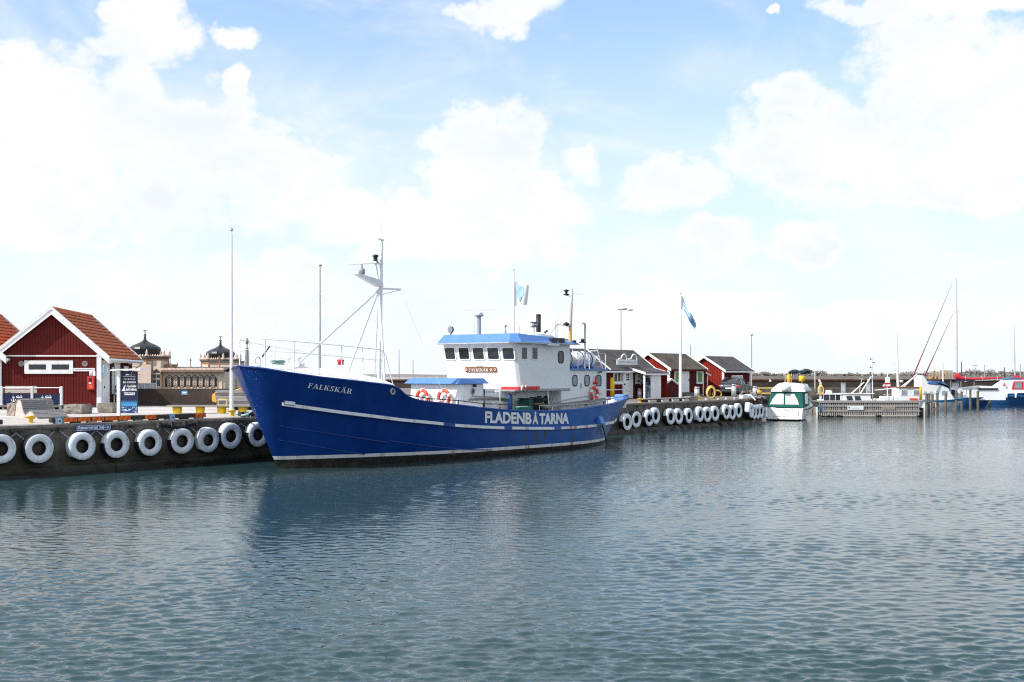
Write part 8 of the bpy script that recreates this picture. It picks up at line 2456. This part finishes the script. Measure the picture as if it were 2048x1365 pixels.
    # more masts far off
    for i, (px, ptop, Yy, lab) in enumerate(((1923, 724, 150, 'dark short post mast behind the red sail cover'), (2009, 735, 150, 'dark thin post mast left of the blue hulled boat'), (1969, 730, 160, 'pale thin mast far behind the red sail cover'), (2041, 728, 160, 'pale thin mast at the frame edge behind the blue boat'), (1381, 690, 140, 'thin pale mast seen behind the mossy hut roof'), (826, 720, 150, 'thin pale mast beyond the fore house of the ship'), (798, 700, 150, 'faint pale mast beyond the break of the foredeck'))):
        q = at(px, 0, Yy); t = thing('boat_mast', Vector((q.x, Yy, QZ if px < 1500 else 1.7)), lab, 'mast'); h = EYE - (ptop - HY) * Yy / FOC - t.location.z
        MB().tube([(0, 0, 0), (0, 0, h)], [.08, .05], 6).build('pole', 'timber_dark' if 'dark' in lab else 'grey_paint', t)
    # mooring piles
    spots = [(1853, 788, 829.5, 96, 'thickest mooring pile, first beyond the pier end'), (1858, 788, 827, 97.5, 'mooring pile close behind the thickest one at the pier end'), (1866.5, 806, 825.5, 99, 'short cut-off mooring pile before the white yacht'), (1864.5, 789, 800, 104, 'slim mooring pile behind the short one'),
             (1874.5, 787, 823, 101, 'dark collared mooring pile at the stem of the white yacht'), (1890.5, 787, 821, 104, 'mooring pile halfway along the white yacht'), (1912.5, 782, 819.5, 106, 'mooring pile below the white life ring'), (1923.5, 784, 817, 108, 'mooring pile where the white yacht ends'),
             (1940.5, 779, 817, 110, 'mooring pile with pale top between the two yachts'), (1956, 783, 816, 112, 'mooring pile before the red covered yacht'), (1966.5, 783, 815, 114, 'mooring pile close to the stern of the blue hulled boat'), (1979, 781, 814, 116, 'last mooring pile in front of the blue hulled boat')]
    for px, p0, p1, Yy, lab in spots:
        Yy = FOC * EYE / (p1 - HY) if p1 > 810 else Yy
        q = at(px, 0, Yy); t = thing('mooring_pile', Vector((q.x, Yy, 0)), lab, 'pile', group='mooring piles in the marina'); h = EYE - (p0 - HY) * Yy / FOC; h0 = .15
        lean = rng.normal(0, .03)
        MB().tube([(0, 0, -.8), (lean * .3, 0, .4), (lean, 0, h)], [.15, .13, .12], 9).build('trunk', 'pile_wood', t); MB().lathe([(.125, 0), (.11, .04), (.02, .07)], 9, (lean, 0, h)).build('cap', 'wood_grey', t)
        MB().ring((lean * .6, 0, h * .55), .14, .025, 'z', 12, 5).build('rope_collar', 'black_rubber', t)
    # timber palisade building on the breakwater
    Y = 158; s = Y / FOC; Z = lambda py: EYE - (py - HY) * s - QZ
    o = at(1853, 0, Y); t = thing('palisade', Vector((o.x, Y, QZ)), 'yellowish timber palisade structure above the breakwater behind the yachts', 'structure')
    X = lambda px: (px - 1853) * s
    for k in range(26):
        px = 1855 + k * 2.15; pt = 750 - (6 if px > 1862 else (px - 1855) * .6) + rng.uniform(-.8, .8) - (3 if 1880 < px < 1905 else 0)
        MB().box(X(px) - .055, X(px) + .055, -.03, .03, 0, Z(pt)).build('plank', ['wood_grey', 'timber_yellow', 'wood_pale'][k % 3], t)
    for py in (757, 768): MB().box(X(1854), X(1912), .035, .12, Z(py) - .08, Z(py) + .08).build('rail', 'timber_yellow', t)
    for a, b in (((1856, 765), (1866, 752)), ((1878, 772), (1886, 746)), ((1866, 772), (1872, 752))): MB().bar((X(a[0]), -.1, Z(a[1])), (X(b[0]), -.1, Z(b[1])), .14, .1).build('brace', 'timber_yellow', t)


build_boats()
